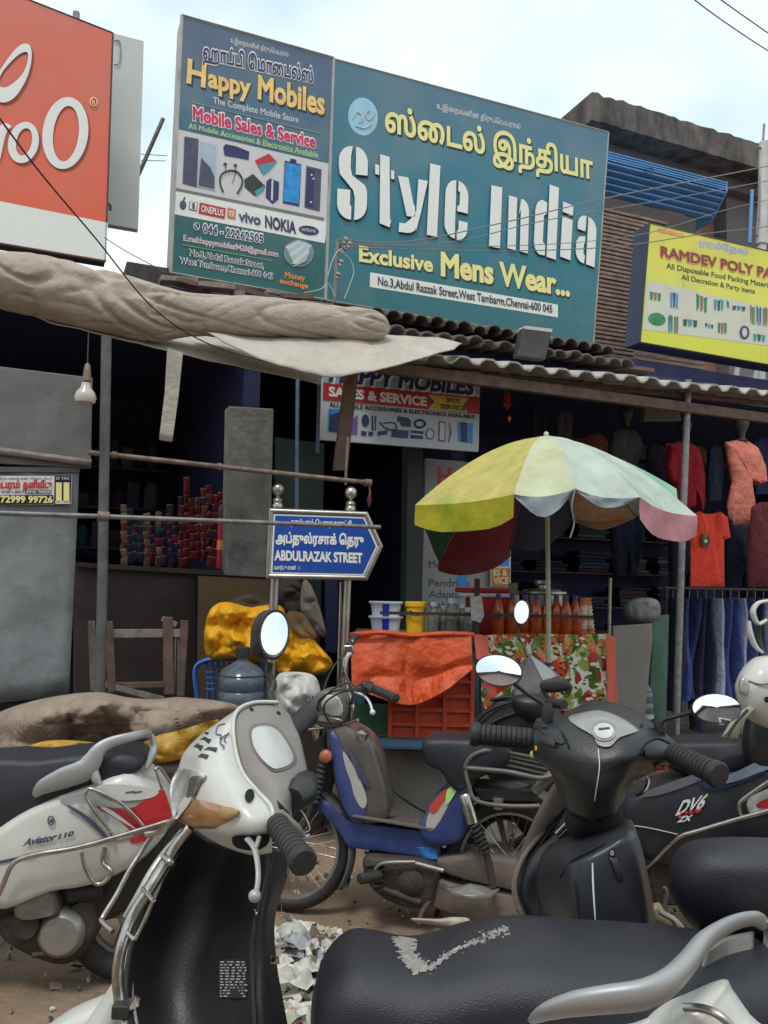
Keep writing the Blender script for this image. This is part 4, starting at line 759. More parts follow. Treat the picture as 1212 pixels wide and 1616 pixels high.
def patmat():
    m = bpy.data.materials.new('floral_print'); m.use_nodes = True; n = m.node_tree; L = n.links; b = n.nodes['Principled BSDF']; tc = n.nodes.new('ShaderNodeTexCoord'); cur = None
    base = n.nodes.new('ShaderNodeRGB'); base.outputs[0].default_value = (*c8(222, 220, 208), 1); cur = base.outputs[0]
    nzz = n.nodes.new('ShaderNodeTexNoise'); nzz.inputs['Scale'].default_value = 10; L.new(tc.outputs['Object'], nzz.inputs[0])
    for sc_, st_, th, cols in ((17, (1, 1, .55), .58, [c8(96, 140, 50), c8(150, 165, 70), c8(70, 105, 40)]), (12, (1, 1, .8), .47, [c8(205, 66, 44), c8(215, 120, 50), c8(190, 50, 50)]), (24, (1.2, 1, .5), .42, [c8(60, 84, 40), c8(165, 48, 44), c8(200, 180, 120)]), (31, (.8, 1, 1.4), .36, [c8(110, 40, 36), c8(84, 120, 44), c8(230, 225, 210)])):
        mpn = n.nodes.new('ShaderNodeMapping'); mpn.inputs[3].default_value = st_; mpn.inputs[2].default_value = (0, .5*sc_, 0); wv = n.nodes.new('ShaderNodeMix'); wv.data_type = 'VECTOR'; wv.inputs[0].default_value = .06
        L.new(tc.outputs['Object'], wv.inputs[4]); L.new(nzz.outputs['Color'], wv.inputs[5]); L.new(wv.outputs[1], mpn.inputs[0])
        v = n.nodes.new('ShaderNodeTexVoronoi'); v.inputs['Scale'].default_value = sc_; L.new(mpn.outputs[0], v.inputs[0])
        lt = n.nodes.new('ShaderNodeMath'); lt.operation = 'LESS_THAN'; lt.inputs[1].default_value = th; L.new(v.outputs['Distance'], lt.inputs[0])
        rp = n.nodes.new('ShaderNodeValToRGB'); rp.color_ramp.interpolation = 'CONSTANT'; e = rp.color_ramp.elements; e[0].color = (*cols[0], 1); e[1].position = .4; e[1].color = (*cols[1], 1); q = e.new(.7); q.color = (*cols[2], 1)
        L.new(v.outputs['Color'], rp.inputs[0]); x = n.nodes.new('ShaderNodeMix'); x.data_type = 'RGBA'; L.new(lt.outputs[0], x.inputs[0]); L.new(cur, x.inputs[6]); L.new(rp.outputs[0], x.inputs[7]); cur = x.outputs[2]
    L.new(cur, b.inputs['Base Color']); b.inputs['Roughness'].default_value = .35; return m
hang('floral_cloth', patmat(), [(756, 1003), (820, 1000), (900, 1001), (958, 1000)], [(764, 1180), (830, 1178), (900, 1180), (958, 1176)], TZ, .012, 5, folds=3.3)
hang('cloth_border', mat('salmon_cloth', c8(215, 100, 76), .5, var=.1), [(957, 1000), (965, 1003), (971, 1010)], [(958, 1178), (968, 1176), (975, 1170)], TZ-.01, .006, 1, nx=8, folds=1)
hang('cloth_flap', mat('salmon_cloth', c8(215, 100, 76), .5, var=.1), [(748, 1002), (757, 1001), (770, 1004)], [(752, 1040), (762, 1042), (772, 1032)], TZ-.03, .01, 3, nx=10, folds=1)
B().box(S(752, TZ-.02)+V((0, 0, .12)), (.028, .028, .42)).build('corner_post', m_cab, stl, smooth=0)
B().box(((S(600).x+S(935).x)/2, TZ+.0, zt_+.125), (S(935).x-S(598).x, .012, .018)).build('guard_rail', m_cab, stl, smooth=0)
# paper tied to the post
B().prism([at(742, 942, TZ-.06), at(760, 940, TZ-.06), at(764, 972, TZ-.06), at(758, 983, TZ-.06), at(744, 978, TZ-.06)], (0, .01, 0)).build('paper_packet', mat('grey_paper', (.42, .4, .4), .8, var=.3, scale=60), label='white printed paper packet tied to the stall post', cat='packet', smooth=0)
# crate
m_cr = mat('orange_crate_plastic', c8(200, 66, 22), .5, var=.1, dust=.25); ct = thing('plastic_crate', 'orange plastic crate under the orange tarp of the stall', 'crate', at(680, 1165, 4.65)); x0, x1_ = at(616, 1110, 4.62).x, at(745, 1110, 4.62).x; z0_, z1_ = at(680, 1166, 4.62).z, at(680, 1052, 4.62).z; yy = 4.62
for i in range(6): z = z0_+(z1_-z0_)*i/5; B().box(((x0+x1_)/2, yy, z), (x1_-x0, .02, .02)).build('rib', m_cr, ct, smooth=0); [B().box((x, yy+.17, z), (.02, .33, .02)).build('rib', m_cr, ct, smooth=0) for x in (x0, x1_)]
for i in range(4): x = x0+(x1_-x0)*i/3; B().box((x, yy-.003, (z0_+z1_)/2), (.022, .024, z1_-z0_+.02)).build('upright', m_cr, ct, smooth=0)
B().box(((x0+x1_)/2, yy+.02, (z0_+z1_)/2), (x1_-x0-.01, .012, z1_-z0_)).build('panel', m_cr, ct, smooth=0); B().box(((x0+x1_)/2, yy+.34, (z0_+z1_)/2), (x1_-x0, .02, z1_-z0_)).build('panel', m_cr, ct, smooth=0)
# plinth below crate, green cloth
B().box(at(660, 1235, 4.7)+V((.1, .1, -.1)), (.75, .5, .62)).build('concrete_block', m_conc, label='grey concrete block supporting the crate behind the moped', cat='block', smooth=0, bevel=.01)
B().prism([at(560, 1110, 4.75), at(612, 1112, 4.75), at(612, 1160, 4.7), at(556, 1156, 4.7)], (0, .02, 0)).build('green_board', mat('green_paint', c8(38, 80, 56), .6, var=.2), label='green board left of the orange crate', cat='board', smooth=0)
B().box(at(655, 1172, 4.5), (.45, .3, .012)).build('teal_slab', mat('teal_board', c8(40, 70, 90), .6), label='thin teal board on which the orange crate rests', cat='board', smooth=0)
# goods
m_wpl = mat('white_bucket_plastic', c8(205, 212, 225), .35, var=.05); m_bst = mat('blue_stripe', c8(40, 60, 190), .35, bump=0); m_ypl = mat('yellow_bucket_plastic', c8(238, 184, 30), .35, var=.05)
def sq(b, prof, c_, n=4, ax=1.):
    rg = []
    for r, h in prof: rg.append([V(c_)+V((x*r*ax, y*r, h)) for x, y in ((-1, -.8), (-.8, -1), (.8, -1), (1, -.8), (1, .8), (.8, 1), (-.8, 1), (-1, .8))])
    return b.ring(rg)
for i, (dz, lb) in enumerate(((0, 'lower white bucket with blue stripe at the stall left end'), (.085, 'upper white bucket with blue stripe stacked in the lower one'))):
    r_ = thing('square_bucket', lb, 'bucket', S(608, TZ+.15)+V((0, 0, dz)), 'white and blue buckets on the stall'); c_ = ROOT[r_]
    sq(B(), [(.075, 0), (.088, .09), (.098, .092), (.099, .10), (.093, .101)], c_).build('body', m_wpl, r_, smooth=30)
    B().add([c_+V((x, -y, z)) for x, y, z in ((-.018, .0775, .004), (.018, .0775, .004), (.02, .0905, .088), (-.02, .0905, .088))], [(0, 1, 2, 3)]).build('stripe', m_bst, r_, smooth=0)
yb = thing('yellow_bucket', 'yellow plastic bucket right of the white buckets on the stall', 'bucket', S(655, TZ+.12)); c_ = ROOT[yb]
B().lathe([(.052, 0), (.058, .16), (.064, .162), (.064, .185), (.056, .19)], c_, n=24).build('body', m_ypl, yb); B().tube([c_+V((.063*math.cos(a), .063*math.sin(a)-.01, .16-.05*abs(math.sin(a)))) for a in np.linspace(3.2, 6.2, 10)], .003, 5).build('handle', m_blk, yb); B().lathe([(.01, 0), (.01, .004)], c_+V((-.03, -.055, .13)), (-.4, -1, 0), 8).build('rivet', m_blk, yb)
m_gl = mat('jar_glass', (.75, .78, .76), .08, var=.02, bump=0, trans=.8); m_seed = mat('dark_seeds', (.10, .07, .05), .6, var=.7, scale=80)
jp = thing('glass_jar', 'glass jar of dark seeds with pale lid on the stall', 'jar', (0, 0, 0), 'small jars on the stall')
B().lathe([(.03, 0), (.034, .008), (.034, .10), (.028, .13), (.018, .145), (.018, .165)], (0, 0, 0), n=18).build('glass', m_gl, jp); B().lathe([(.030, .004), (.031, .01), (.031, .085), (.0, .087)], (0, 0, 0), n=16).build('contents', m_seed, jp); B().lathe([(.02, .165), (.021, .19), (.002, .192)], (0, 0, 0), n=14).build('lid', m_wpl, jp)
jl = ['first glass jar right of the yellow bucket, with a pale lid', 'second glass jar right of the yellow bucket', 'taller glass jar in the middle of the jar group', 'glass jar just left of the stall post', 'small jar in front of the red box']
for i, (x, s_) in enumerate(((684, 1.), (700, .9), (712, 1.12), (728, .95), (738, .85))):
    if i == 0: jp.location = S(x, TZ+.1); jp['label'] = jl[0]
    else: dup(jp, S(x, TZ+.1+.03*(i % 2)), label=jl[i], scale=s_)
rb = thing('red_box', 'red icebox with a red and white lid behind the stall jars', 'icebox', S(765, TZ+.3)); c_ = ROOT[rb]
B().box(c_+V((.02, 0, .11)), (.26, .2, .22)).build('body', mat('icebox_red', c8(175, 34, 40), .4, var=.1), rb, smooth=0, bevel=.012); B().box(c_+V((-.02, 0, .235)), (.31, .22, .022)).build('lid_band', m_wpl, rb, smooth=0, bevel=.006); B().box(c_+V((-.02, 0, .262)), (.31, .22, .028)).build('lid', mat('icebox_red', c8(175, 34, 40), .4), rb, smooth=0, bevel=.01)
m_am = mat('amber_syrup', c8(196, 84, 26), .1, var=.25, scale=9, bump=0, trans=.3, spec=.7); m_pur = mat('violet_cap', c8(70, 58, 130), .4, bump=0); m_lbl = mat('peach_label', c8(214, 170, 130), .6, var=.15, scale=30); m_lbr = mat('red_label', c8(190, 60, 40), .6, var=.1)
bp_ = thing('syrup_bottle', 'amber syrup bottle', 'bottle', (0, 0, 0), 'amber syrup bottles on the stall')
B().lathe([(.033, 0), (.037, .006), (.037, .135), (.034, .155), (.021, .195), (.014, .215)], (0, 0, 0), n=20).build('bottle', m_am, bp_); B().lathe([(.016, .212), (.016, .243), (.003, .246)], (0, 0, 0), n=14).build('cap', m_pur, bp_); B().lathe([(.0368, .04), (.0368, .10)], (0, 0, 0), n=20, cap=False).build('label', m_lbl, bp_); B().lathe([(.0372, .085), (.0372, .10)], (0, 0, 0), n=20, cap=False).build('label_band', m_lbr, bp_)
bl_ = ['amber bottle leftmost of the row, next to the red icebox', 'amber bottle behind the small oval mirror', 'amber bottle just right of the small oval mirror', 'amber bottle left of the umbrella pole', 'amber bottle right behind the umbrella pole', 'amber bottle first right of the umbrella pole', 'amber bottle second right of the umbrella pole', 'amber bottle nearest the stacked clay cups']
for i, x in enumerate((786, 808, 828, 846, 863, 878, 893, 908)):
    if i == 0: bp_.location = S(x, TZ+.08); bp_['label'] = bl_[0]
    else: dup(bp_, S(x, TZ+.08+.012*(i % 3)), (0, 0, i), bl_[i])
m_clay = mat('clay_cup', c8(196, 130, 96), .7, var=.15); m_cpw = mat('paper_cup', c8(215, 200, 188), .6, var=.06)
for i, (x, lb) in enumerate(((917, 'left stack of clay coloured cups at the bottle row end'), (930, 'right stack of clay coloured cups at the bottle row end'))):
    r_ = thing('cup_stack', lb, 'cup stack', S(x, TZ+.1+.05*i), 'cup stacks on the stall'); c_ = ROOT[r_]
    for k in range(10): z = .022*k; B().lathe([(.024-.0009*k, z), (.035-.0011*k, z+.03), (.037-.0011*k, z+.032), (.034-.0011*k, z+.034)], c_+V((.0015*k*(-1 if i else 1), 0, 0)), n=16).build('cup', m_clay if k in (0, 1, 4, 8, 9) else m_cpw, r_)
pt = thing('steel_pot', 'wide steel pot behind the amber bottles', 'pot', S(856, TZ+.42)); c_ = ROOT[pt]
B().lathe([(.12, 0), (.125, .02), (.125, .24), (.15, .25), (.15, .262), (.12, .264)], c_, n=28).build('body', m_ss, pt); B().lathe([(.12, .264), (.11, .275), (.03, .285), (.03, .30), (.05, .31), (.05, .33), (.002, .335)], c_, n=24).build('lid', m_ss, pt)
gb = thing('green_bottle', 'small green and white carton behind the bottle row', 'carton', S(809, TZ+.3)); c_ = ROOT[gb]
B().box(c_+V((0, 0, .12)), (.07, .05, .24)).build('carton', m_wpl, gb, smooth=0, bevel=.004); B().box(c_+V((0, 0, .275)), (.05, .045, .07)).build('flap', mat('sage_green', c8(110, 130, 95), .6), gb, smooth=0)
# ================= UMBRELLA
um = thing('street_umbrella', 'faded rainbow umbrella tilted over the juice stall', 'umbrella', S(862, TZ-.1)+V((0, 0, -.9)))
ap = at(862, 690, 4.75); rim = [(655, 797, 4.55), (811, 780, 3.95), (907, 771, 3.9), (1010, 784, 4.05), (1100, 814, 4.55), (1067, 771, 5.2), (1003, 812, 5.75), (905, 818, 5.8), (806, 862, 5.5), (692, 884, 5.1)]
cl = [((196, 204, 112), (226, 202, 120)), ((226, 218, 170), (205, 216, 190)), ((205, 214, 200), (200, 216, 205)), ((188, 214, 196), (210, 214, 205)), ((150, 205, 175), (160, 205, 180)), ((120, 125, 125), (150, 150, 148)), ((205, 120, 40), (150, 150, 140)), ((40, 48, 72), (36, 44, 70)), ((125, 26, 36), (120, 24, 40)), ((14, 70, 48), (16, 84, 54))]
def clothmat(name, a_, b_):
    m = mat(name, c8(*[v*.94 for v in a_]), .75, var=.24, scale=4.5, bump=.2, bscale=12, bdist=.012); n = m.node_tree; b = n.nodes['Principled BSDF']; x = [k for k in n.nodes if k.type == 'MIX'][0]; x.inputs[7].default_value = (*c8(*b_), 1)
    tr_n = n.nodes.new('ShaderNodeBsdfTranslucent'); n.links.new(x.outputs[2], tr_n.inputs[0]); ad = n.nodes.new('ShaderNodeMixShader'); ad.inputs[0].default_value = .16; o = n.nodes['Material Output']; n.links.new(b.outputs[0], ad.inputs[1]); n.links.new(tr_n.outputs[0], ad.inputs[2]); n.links.new(ad.outputs[0], o.inputs[0]); return m
for i in range(10):
    P, Q = at(*rim[i]), at(*rim[(i+1) % 10]); G = []
    for a in range(13):
        t = a/12; r = []
        for b_ in range(9):
            f = b_/8; e = P.lerp(Q, f); sag = 4*f*(1-f); q = ap+(e-ap)*t; q.z = ap.z+(e.z-ap.z)*(t**1.75)-.0
            cn_ = (ap*.35+((at(*rim[0])+at(*rim[4])+at(*rim[2])+at(*rim[7]))/4)*.65); q = q+(V((cn_.x, cn_.y, q.z))-q)*.045*sag*t; q.z += (-.02 if i not in (0,) else -.01)*sag*t*t*(1 if i < 5 else 2); r.append(q)
        G.append(r)
    m_p = clothmat('umbrella_cloth_%s' % ('lime', 'cream', 'pale', 'pale_mint', 'mint', 'grey', 'orange', 'navy', 'maroon', 'green')[i], *cl[i]); B().grid(G).build('canopy_panel', m_p, um, smooth=80)
    # valance
    dz = {0: .15, 1: .10, 2: .05, 3: .15, 4: .02, 5: .03, 6: .06, 7: .08, 8: .09, 9: .05}[i]; last = G[-1]; H = [last]
    for t in (.33, .66, 1): H.append([p+V((0, .012*math.sin(j*1.4+t*3), -dz*t*(math.sin(math.pi*(j+.0)/8)*.9+.1 if i in (1, 2) else (.35+.65*min(1, 2.2*min(j, 8-j)/8+ (.6 if i in (0, 3, 8) else 0)))))) for j, p in enumerate(last)])
    vm = clothmat('valance_pink', (215, 140, 150), (210, 150, 160)) if i == 3 else clothmat('valance_lime', (170, 186, 30), (200, 186, 50)) if i == 0 else clothmat('valance_blue_grey', (150, 165, 178), (165, 176, 184)) if i in (1, 2) else m_p
    B().grid(H).build('valance', vm, um, smooth=80)
m_rib = mat('rib_steel', (.35, .34, .32), .4, .7)
for p in rim: e = at(*p); B().tube([ap+(e-ap)*t+V((0, 0, (e.z-ap.z)*(t**1.75-t)-.012)) for t in np.linspace(0, 1, 9)], .0035, 5).build('rib', m_rib, um)
bs = S(866, TZ-.12); m_pl = mat('pale_green_pole', c8(168, 172, 150), .5, var=.2, scale=14); hub = ap.lerp(bs, .3)
B().tube([ap+V((0, 0, .02)), bs, V((bs.x, bs.y, .1))], .0135, 10).build('pole', m_pl, um); B().lathe([(.004, 0), (.014, .008), (.016, .02), (.008, .032), (.001, .034)], ap, n=12).build('tip', mat('tip_pale', (.6, .5, .48), .5), um); B().lathe([(.024, -.02), (.024, .02)], hub, n=10).build('runner', m_rib, um)
for i in (1, 2, 3, 4, 6, 8): e = at(*rim[i]); m_ = ap+(e-ap)*.5; m_.z = ap.z+(e.z-ap.z)*.5**1.75-.015; B().tube([hub, m_], .003, 5).build('stretcher', m_rib, um)
B().tube([at(*p) for p in spl([(907, 773, 3.9), (902, 800, 3.9), (906, 825, 3.92), (900, 848, 3.93)], 5)], .012, 6, flat=.3).build('loose_strap', clothmat('valance_blue_grey', (150, 165, 178), (165, 176, 184)), um)
B().lathe([(.022, 0), (.022, .015)], bs+V((0, 0, -.14)), n=12).build('tie_rope', m_blk, um)
# ================= BANNER AND POSTERS UNDER THE AWNING
FBN = fac(-.55)
bn = board('phone_banner', 'white and red Happy Mobiles sales and service banner hanging under the awning', [(510, 574), (758, 587), (755, 713), (507, 694)], mat('banner_white', c8(190, 196, 204), .5, var=.06, scale=3, bump=0), m_gry, .03, None, pl=FBN)
X_ = lambda pts, m, l=.004: shape(FBN, NF, pts, m, bn, l, 'printed_panel'); Y_ = lambda s, a_, b_, t_, m, **k: text(FBN, NF, s, a_, b_, t_, m, bn, **k)
m_bnr = mat('banner_red', c8(178, 38, 52), .5, bump=0); m_nav = mat('banner_navy', c8(34, 46, 100), .5, bump=0)
X_([(510, 575), (758, 588), (757, 622), (510, 604)], mat('banner_pale_blue', c8(150, 170, 188), .5, bump=0, var=.1)); X_([(510, 604), (757, 627), (756, 654), (509, 631)], m_bnr, .006)
Y_('HAPPY MOBILES', (520, 602), (748, 624), (520, 577), m_wht, off=.05, slant=.18, lift=.006, sh=(.006, -.008)); Y_('HAPPY MOBILES', (518, 601), (746, 623), (518, 576), m_nav, off=.045, slant=.18, lift=.009)
Y_('SALES & SERVICE', (518, 625), (673, 641), (518, 611), m_wht, off=.045, lift=.009); X_([(674, 623), (738, 629), (729, 640), (737, 651), (675, 646), (686, 634)], m_yel, .009)
X_([(677, 624), (736, 629), (728, 640), (735, 650), (677, 645), (688, 634)], mat('banner_yellow', c8(214, 190, 40), .5, bump=0), .010); Y_('SPOT', (703, 635), (726, 637), (703, 628), m_blk, off=.03, lift=.012); Y_('SERVICE', (694, 645), (733, 648.5), (694, 638), m_blk, off=.03, lift=.012)
Y_('ALL MOBILE ACCESSORIES & ELECTRONICS AVAILABLE', (519, 641.5), (749, 661), (519, 635.5), m_blk, off=.035, lift=.006)
random.seed(9)
X_([(518, 645), (541, 647), (540, 684), (517, 681)], m_cyan, .006); X_([(520, 655), (538, 650), (539, 683), (518, 681)], m_nav, .008); X_([(552, 665), (564, 655), (563, 686), (552, 685)], mat('print_lilac', c8(110, 90, 170), .5, bump=0), .006)
X_(ell(576, 664, 6, 10, 14), m_nav, .006); X_([(586, 656), (588, 656), (589, 680), (586, 680)], m_nav, .006); X_([(591, 657), (593, 657), (593, 680), (591, 680)], m_nav, .006)
B().tube([FBN(*p)+NF*.008 for p in spl([(599, 666), (608, 676), (624, 678), (622, 668), (605, 668)], 4)], .004, 5).build('printed_picture', m_nav, bn)
X_([(627, 657), (643, 659), (648, 664), (648, 674), (633, 673), (631, 666), (626, 665)], m_nav, .006); B().tube([FBN(*p)+NF*.008 for p in ell(662, 669, 8, 6, 18)], .007, 6, closed=True).build('printed_picture', m_nav, bn)
for q in ([(570, 680), (578, 681), (577, 688), (569, 687)], [(581, 681), (589, 682), (588, 688), (581, 688)], [(596, 681), (612, 679), (610, 686), (595, 688)], [(618, 677), (645, 680), (643, 692), (617, 690)], [(648, 679), (668, 681), (667, 693), (647, 692)]): X_(q, m_nav, .006)
X_([(647, 684), (668, 686), (668, 688), (647, 686)], m_gry, .009); X_(ell(678, 685, 7, 9, 16), m_slt, .006); X_(ell(678, 685, 5, 7, 16), m_gry, .008); X_([(692, 664), (703, 666), (702, 698), (691, 696)], mat('print_rose', c8(150, 90, 110), .5, bump=0), .006); X_([(694, 667), (701, 668), (700, 695), (693, 694)], m_gry, .008)
B().tube([FBN(*p)+NF*.008 for p in ((708, 668), (711, 682), (707, 698))], .003, 5).build('printed_picture', m_nav, bn); X_([(722, 666), (746, 668), (745, 700), (723, 697)], m_cyan, .006); X_([(726, 666), (736, 667), (737, 698), (727, 697)], m_nav, .008)
# white price board behind the umbrella
pb = board('price_board', 'tall off white shop board with red and black lettering behind the umbrella', [(672, 723), (800, 735), (803, 1010), (664, 1005)], mat('dirty_white_print', c8(150, 150, 152), .6, var=.15, scale=4), m_gry, .03, None, pl=fac(-.1)); FPB = fac(-.1)
text(FPB, NF, 'HAPPY', (690, 762), (790, 770), (690, 738), m_red, pb, off=.05)
for s_, y in (('Memory Card', 896), ('Pendrive', 925), ('Adapter', 943), ('Cables', 960)): text(FPB, NF, s_, (676, y), (676+len(s_)*8, y+1), (676, y-11), m_slt, pb, off=.02)
FP2 = fac(-.14); shape(FP2, NF, [(774, 868), (806, 868), (806, 925), (774, 925)], m_gry, pb, .0); shape(FP2, NF, [(776, 897), (805, 897), (804, 924), (776, 924)], mat('print_salmon', c8(190, 100, 70), .5, bump=0), pb, .004); shape(FP2, NF, [(777, 872), (803, 872), (803, 893), (777, 893)], m_cyan, pb, .004)
text(FP2, NF, 'ES &', (778, 908), (800, 908), (778, 899), m_yel, pb, off=.03, lift=.006); text(FP2, NF, 'VICE', (778, 921), (802, 921), (778, 911), m_yel, pb, off=.03, lift=.006); shape(FPB, NF, [(722, 905), (736, 908), (735, 928), (722, 925)], m_cyan, pb, .004)
B().prism([fac(-.2)(*p) for p in ((644, 700), (668, 702), (664, 1010), (640, 1008))], -NF*.1).build('grey_post', mat('dark_grey_paint', (.045, .05, .052), .7), label='dark grey pillar left of the tall price board', cat='pillar', smooth=0)
# ================= VEHICLES
m_bp = mat('black_body_plastic', (.014, .015, .019), .36, var=.3, scale=9, bump=.05, bscale=220, dust=.17, dcol=(.13, .115, .10))
m_bpn = mat('navy_black_plastic', (.015, .0165, .022), .34, var=.25, scale=6, bump=.03, bscale=200, dust=.15, dcol=(.10, .10, .11))
m_rub = mat('black_rubber', (.013, .013, .015), .62, var=.3, bump=.12, bscale=120, dust=.22, dcol=(.12, .10, .085))
m_vin = mat('black_seat_vinyl', (.010, .011, .020), .40, var=.25, scale=9, bump=.10, bscale=420, dust=.13, dcol=(.12, .11, .10))
m_wp = mat('white_vehicle_paint', (.60, .60, .575), .28, var=.05, scale=3, bump=.01, dust=.42, dcol=(.34, .29, .23), coat=.4)
m_grp = mat('warm_grey_plastic', (.215, .195, .185), .6, var=.12, scale=5, bump=.08, bscale=160, dust=.2)
m_chr = mat('chrome', (.46, .44, .42), .2, 1., var=.3, scale=25, bump=.05, dust=.4, dcol=(.2, .15, .11)); m_alu = mat('cast_aluminium', (.34, .33, .32), .42, .7, var=.2, scale=12, bump=.08, dust=.3)
m_sgr = mat('silver_grab_rail', (.36, .36, .375), .4, .35, var=.08, scale=5, bump=.03, dust=.2)
m_eng = mat('oily_engine', (.045, .038, .034), .6, .3, var=.5, scale=20, bump=.25, bscale=60, dust=.5, dcol=(.12, .085, .065)); m_mud = mat('dusty_chain_cover', (.13, .108, .095), .75, var=.3, scale=9, bump=.15, dust=.4, dcol=(.18, .14, .11))
m_crr = mat('dusty_carrier_steel', (.085, .08, .078), .45, .3, var=.3, scale=14, bump=.05, dust=.4)
m_mbl = mat('moped_blue', c8(24, 56, 124), .34, var=.4, scale=8, dust=.65, dcol=(.15, .13, .12), coat=.2); m_mgr = mat('dusty_tank_paint', (.10, .086, .078), .36, var=.25, scale=6, dust=.4, dcol=(.22, .18, .15))
m_mir = mat('mirror_glass', (.93, .94, .95), .02, 1., var=0, bump=0); m_lens = mat('clear_lens', (.5, .5, .48), .12, .2, var=.5, scale=18, bump=.05, coat=.6); m_amb = mat('amber_lens', c8(146, 104, 50), .2, var=.18, scale=9, bump=.0, coat=.6); m_rlens = mat('red_lens', c8(176, 40, 46), .22, var=.15, scale=8, bump=.02, coat=.5)
m_ins2 = mat('instrument_glass', (.46, .47, .46), .25, var=.12, scale=5, bump=0, dust=.3, dcol=(.5, .48, .44), coat=.5); m_hole = mat('black_hole', (.004, .004, .005), .9, bump=0)
def patch(rows, k=7):
    """smooth grid through rows of (px, py, distance) -> pixel grid and world grid"""
    A = [spl(r, k) for r in rows]; cols = list(zip(*A)); Bc = [spl(c_, k) for c_ in cols]; Pg = [list(r) for r in zip(*Bc)]
    return Pg, [[at(*p) for p in r] for r in Pg]
def pmesh(rows, name, m, par, k=7, th=.006, **kw): Pg, G = patch(rows, k); o = B().grid(G).build(name, m, par, smooth=60, solid=th, **kw); return Pg, o
def depth_of(Pg):
    """distance of a patch under a pixel: ray cast onto it, nearest points where the ray misses"""
    A = np.array([p for r in Pg for p in r]); W = [at(*p) for r in Pg for p in r]; nc = len(Pg[0]); T_ = BVHTree.FromPolygons(W, [(i*nc+j, i*nc+j+1, (i+1)*nc+j+1, (i+1)*nc+j) for i in range(len(Pg)-1) for j in range(nc-1)])
    def f(x, y):
        h = T_.ray_cast(O, ray(x, y).normalized())[0]
        if h is not None: return h.y
        d2 = (A[:, 0]-x)**2+(A[:, 1]-y)**2; i = np.argsort(d2)[:5]; w_ = 1/(d2[i]+1); return float((A[i, 2]*w_).sum()/w_.sum())
    return f
def decal(dep, pts, name, m, par, lift=.004, dome=0., closed=True, k=1):
    """thin raised piece lying on a surface: fan of rings towards the middle"""
    P = spl(pts, k, True) if k > 1 else [np.array(p, float) for p in pts]; c0 = sum(P)/len(P); rg = []
    for t in (1, .985, .9, .8, .68, .55, .42, .3, .15, .004): rg.append([at(*(c0+(p-c0)*t), dep(*(c0+(p-c0)*t))-lift*(1 if t < 1 else -.5)-dome*(1-t*t)) for p in P])
    return B().ring(rg, cap=False).build(name, m, par, smooth=50)
def dome(name, outline, d, bulge, m, par, k=6, back=.6, pw=2.4, smooth=60, nr=12, dn=None, **kw):
    """rounded solid whose silhouette is the given pixel outline at distance d"""
    Pp = spl(outline, k, True) if k > 1 else [np.array(p, float) for p in outline]; dd = (lambda p: d) if not callable(d) else d; c0 = sum(Pp)/len(Pp); rg = []
    for side in (1, -1):
        for i in (range(nr) if side == 1 else range(nr-1, -1, -1)):
            t = math.sin((i+.4)/nr*math.pi/2) if i < nr-1 else 1.; h = max(0, 1-t**pw)**.5; r = []
            for p in Pp: q = c0+(p-c0)*t; r.append(at(q[0], q[1], dd(q)-bulge*h*(side if side == 1 else -back)))
            rg.append(r)
    return B().ring(rg).build(name, m, par, smooth=smooth, **kw)
def inflate(name, outline, plane, w_, m, par, k=5, edge=.25, smooth=50, off=0., **kw):
    """solid of width w_ either side of a vehicle's middle plane, edges rounded; outline in pixels on that plane"""
    P = [plane(q[0], q[1], 0) for q in (spl(outline, k, True) if k > 1 else outline)]; c0 = sum(P, V())/len(P); nn = plane(0, 0, 'n'); rg = []
    for s_, sc_ in ((-1, .93-edge*.35), (-.93, .985-edge*.12), (-.75, 1), (0, 1.0), (.75, 1), (.93, .985-edge*.12), (1, .93-edge*.35)): rg.append([c0+(p-c0)*sc_+nn*(s_*w_/2+off) for p in P])
    return B().ring(rg).build(name, m, par, smooth=smooth, **kw)
def mkplane(p0, p1):
    u = (p1-p0); u.z = 0; u.normalize(); n = V((u.y, -u.x, 0))
    if n.y > 0: n = -n
    def f(px, py, s=0.):
        if s == 'n': return n
        return hp(px, py, p0+n*s, n)
    f.n = n; f.u = u; return f
def ptube(pl, pts, r, name, m, par, s=0., k=5, n=8, **kw):
    q = spl([(p[0], p[1], p[2] if len(p) > 2 else s) for p in pts], k); rs = r
    if isinstance(r, (list, tuple)): rs = list(np.interp(np.linspace(0, len(r)-1, len(q)), range(len(r)), r))
    return B().tube([pl(p[0], p[1], p[2]) for p in q], rs, n, **{a: kw.pop(a) for a in ('flat', 'up', 'closed') if a in kw}).build(name, m, par, smooth=50, **kw)
def dtube(pts, r, name, m, par, k=6, n=10, **kw):
    q = spl(pts, k); rs = list(np.interp(np.linspace(0, len(r)-1, len(q)), range(len(r)), r)) if isinstance(r, (list, tuple)) else r
    return B().tube([at(*p) for p in q], rs, n, **{a: kw.pop(a) for a in ('flat', 'up') if a in kw}).build(name, m, par, smooth=50, **kw)
def grip(a_, b_, r, name, par, m=None, ridges=9):
    A, Bq = at(*a_), at(*b_); ax = Bq-A; L_ = ax.length; pr = [(r*.6, -.001), (r*.96, 0)]
    for i in range(ridges): h0 = L_*(.04+.80*i/ridges); h1 = L_*.80/ridges; pr += [(r*1.0, h0), (r*1.03, h0+h1*.15), (r*1.03, h0+h1*.75), (r*.93, h0+h1*.85)]
    pr += [(r*1.13, L_*.87), (r*1.16, L_*.9), (r*1.16, L_*.97), (r*1.0, L_), (r*.3, L_*1.005)]
    return B().lathe(pr, A, ax, 22).build(name, m or m_rub, par, smooth=35)
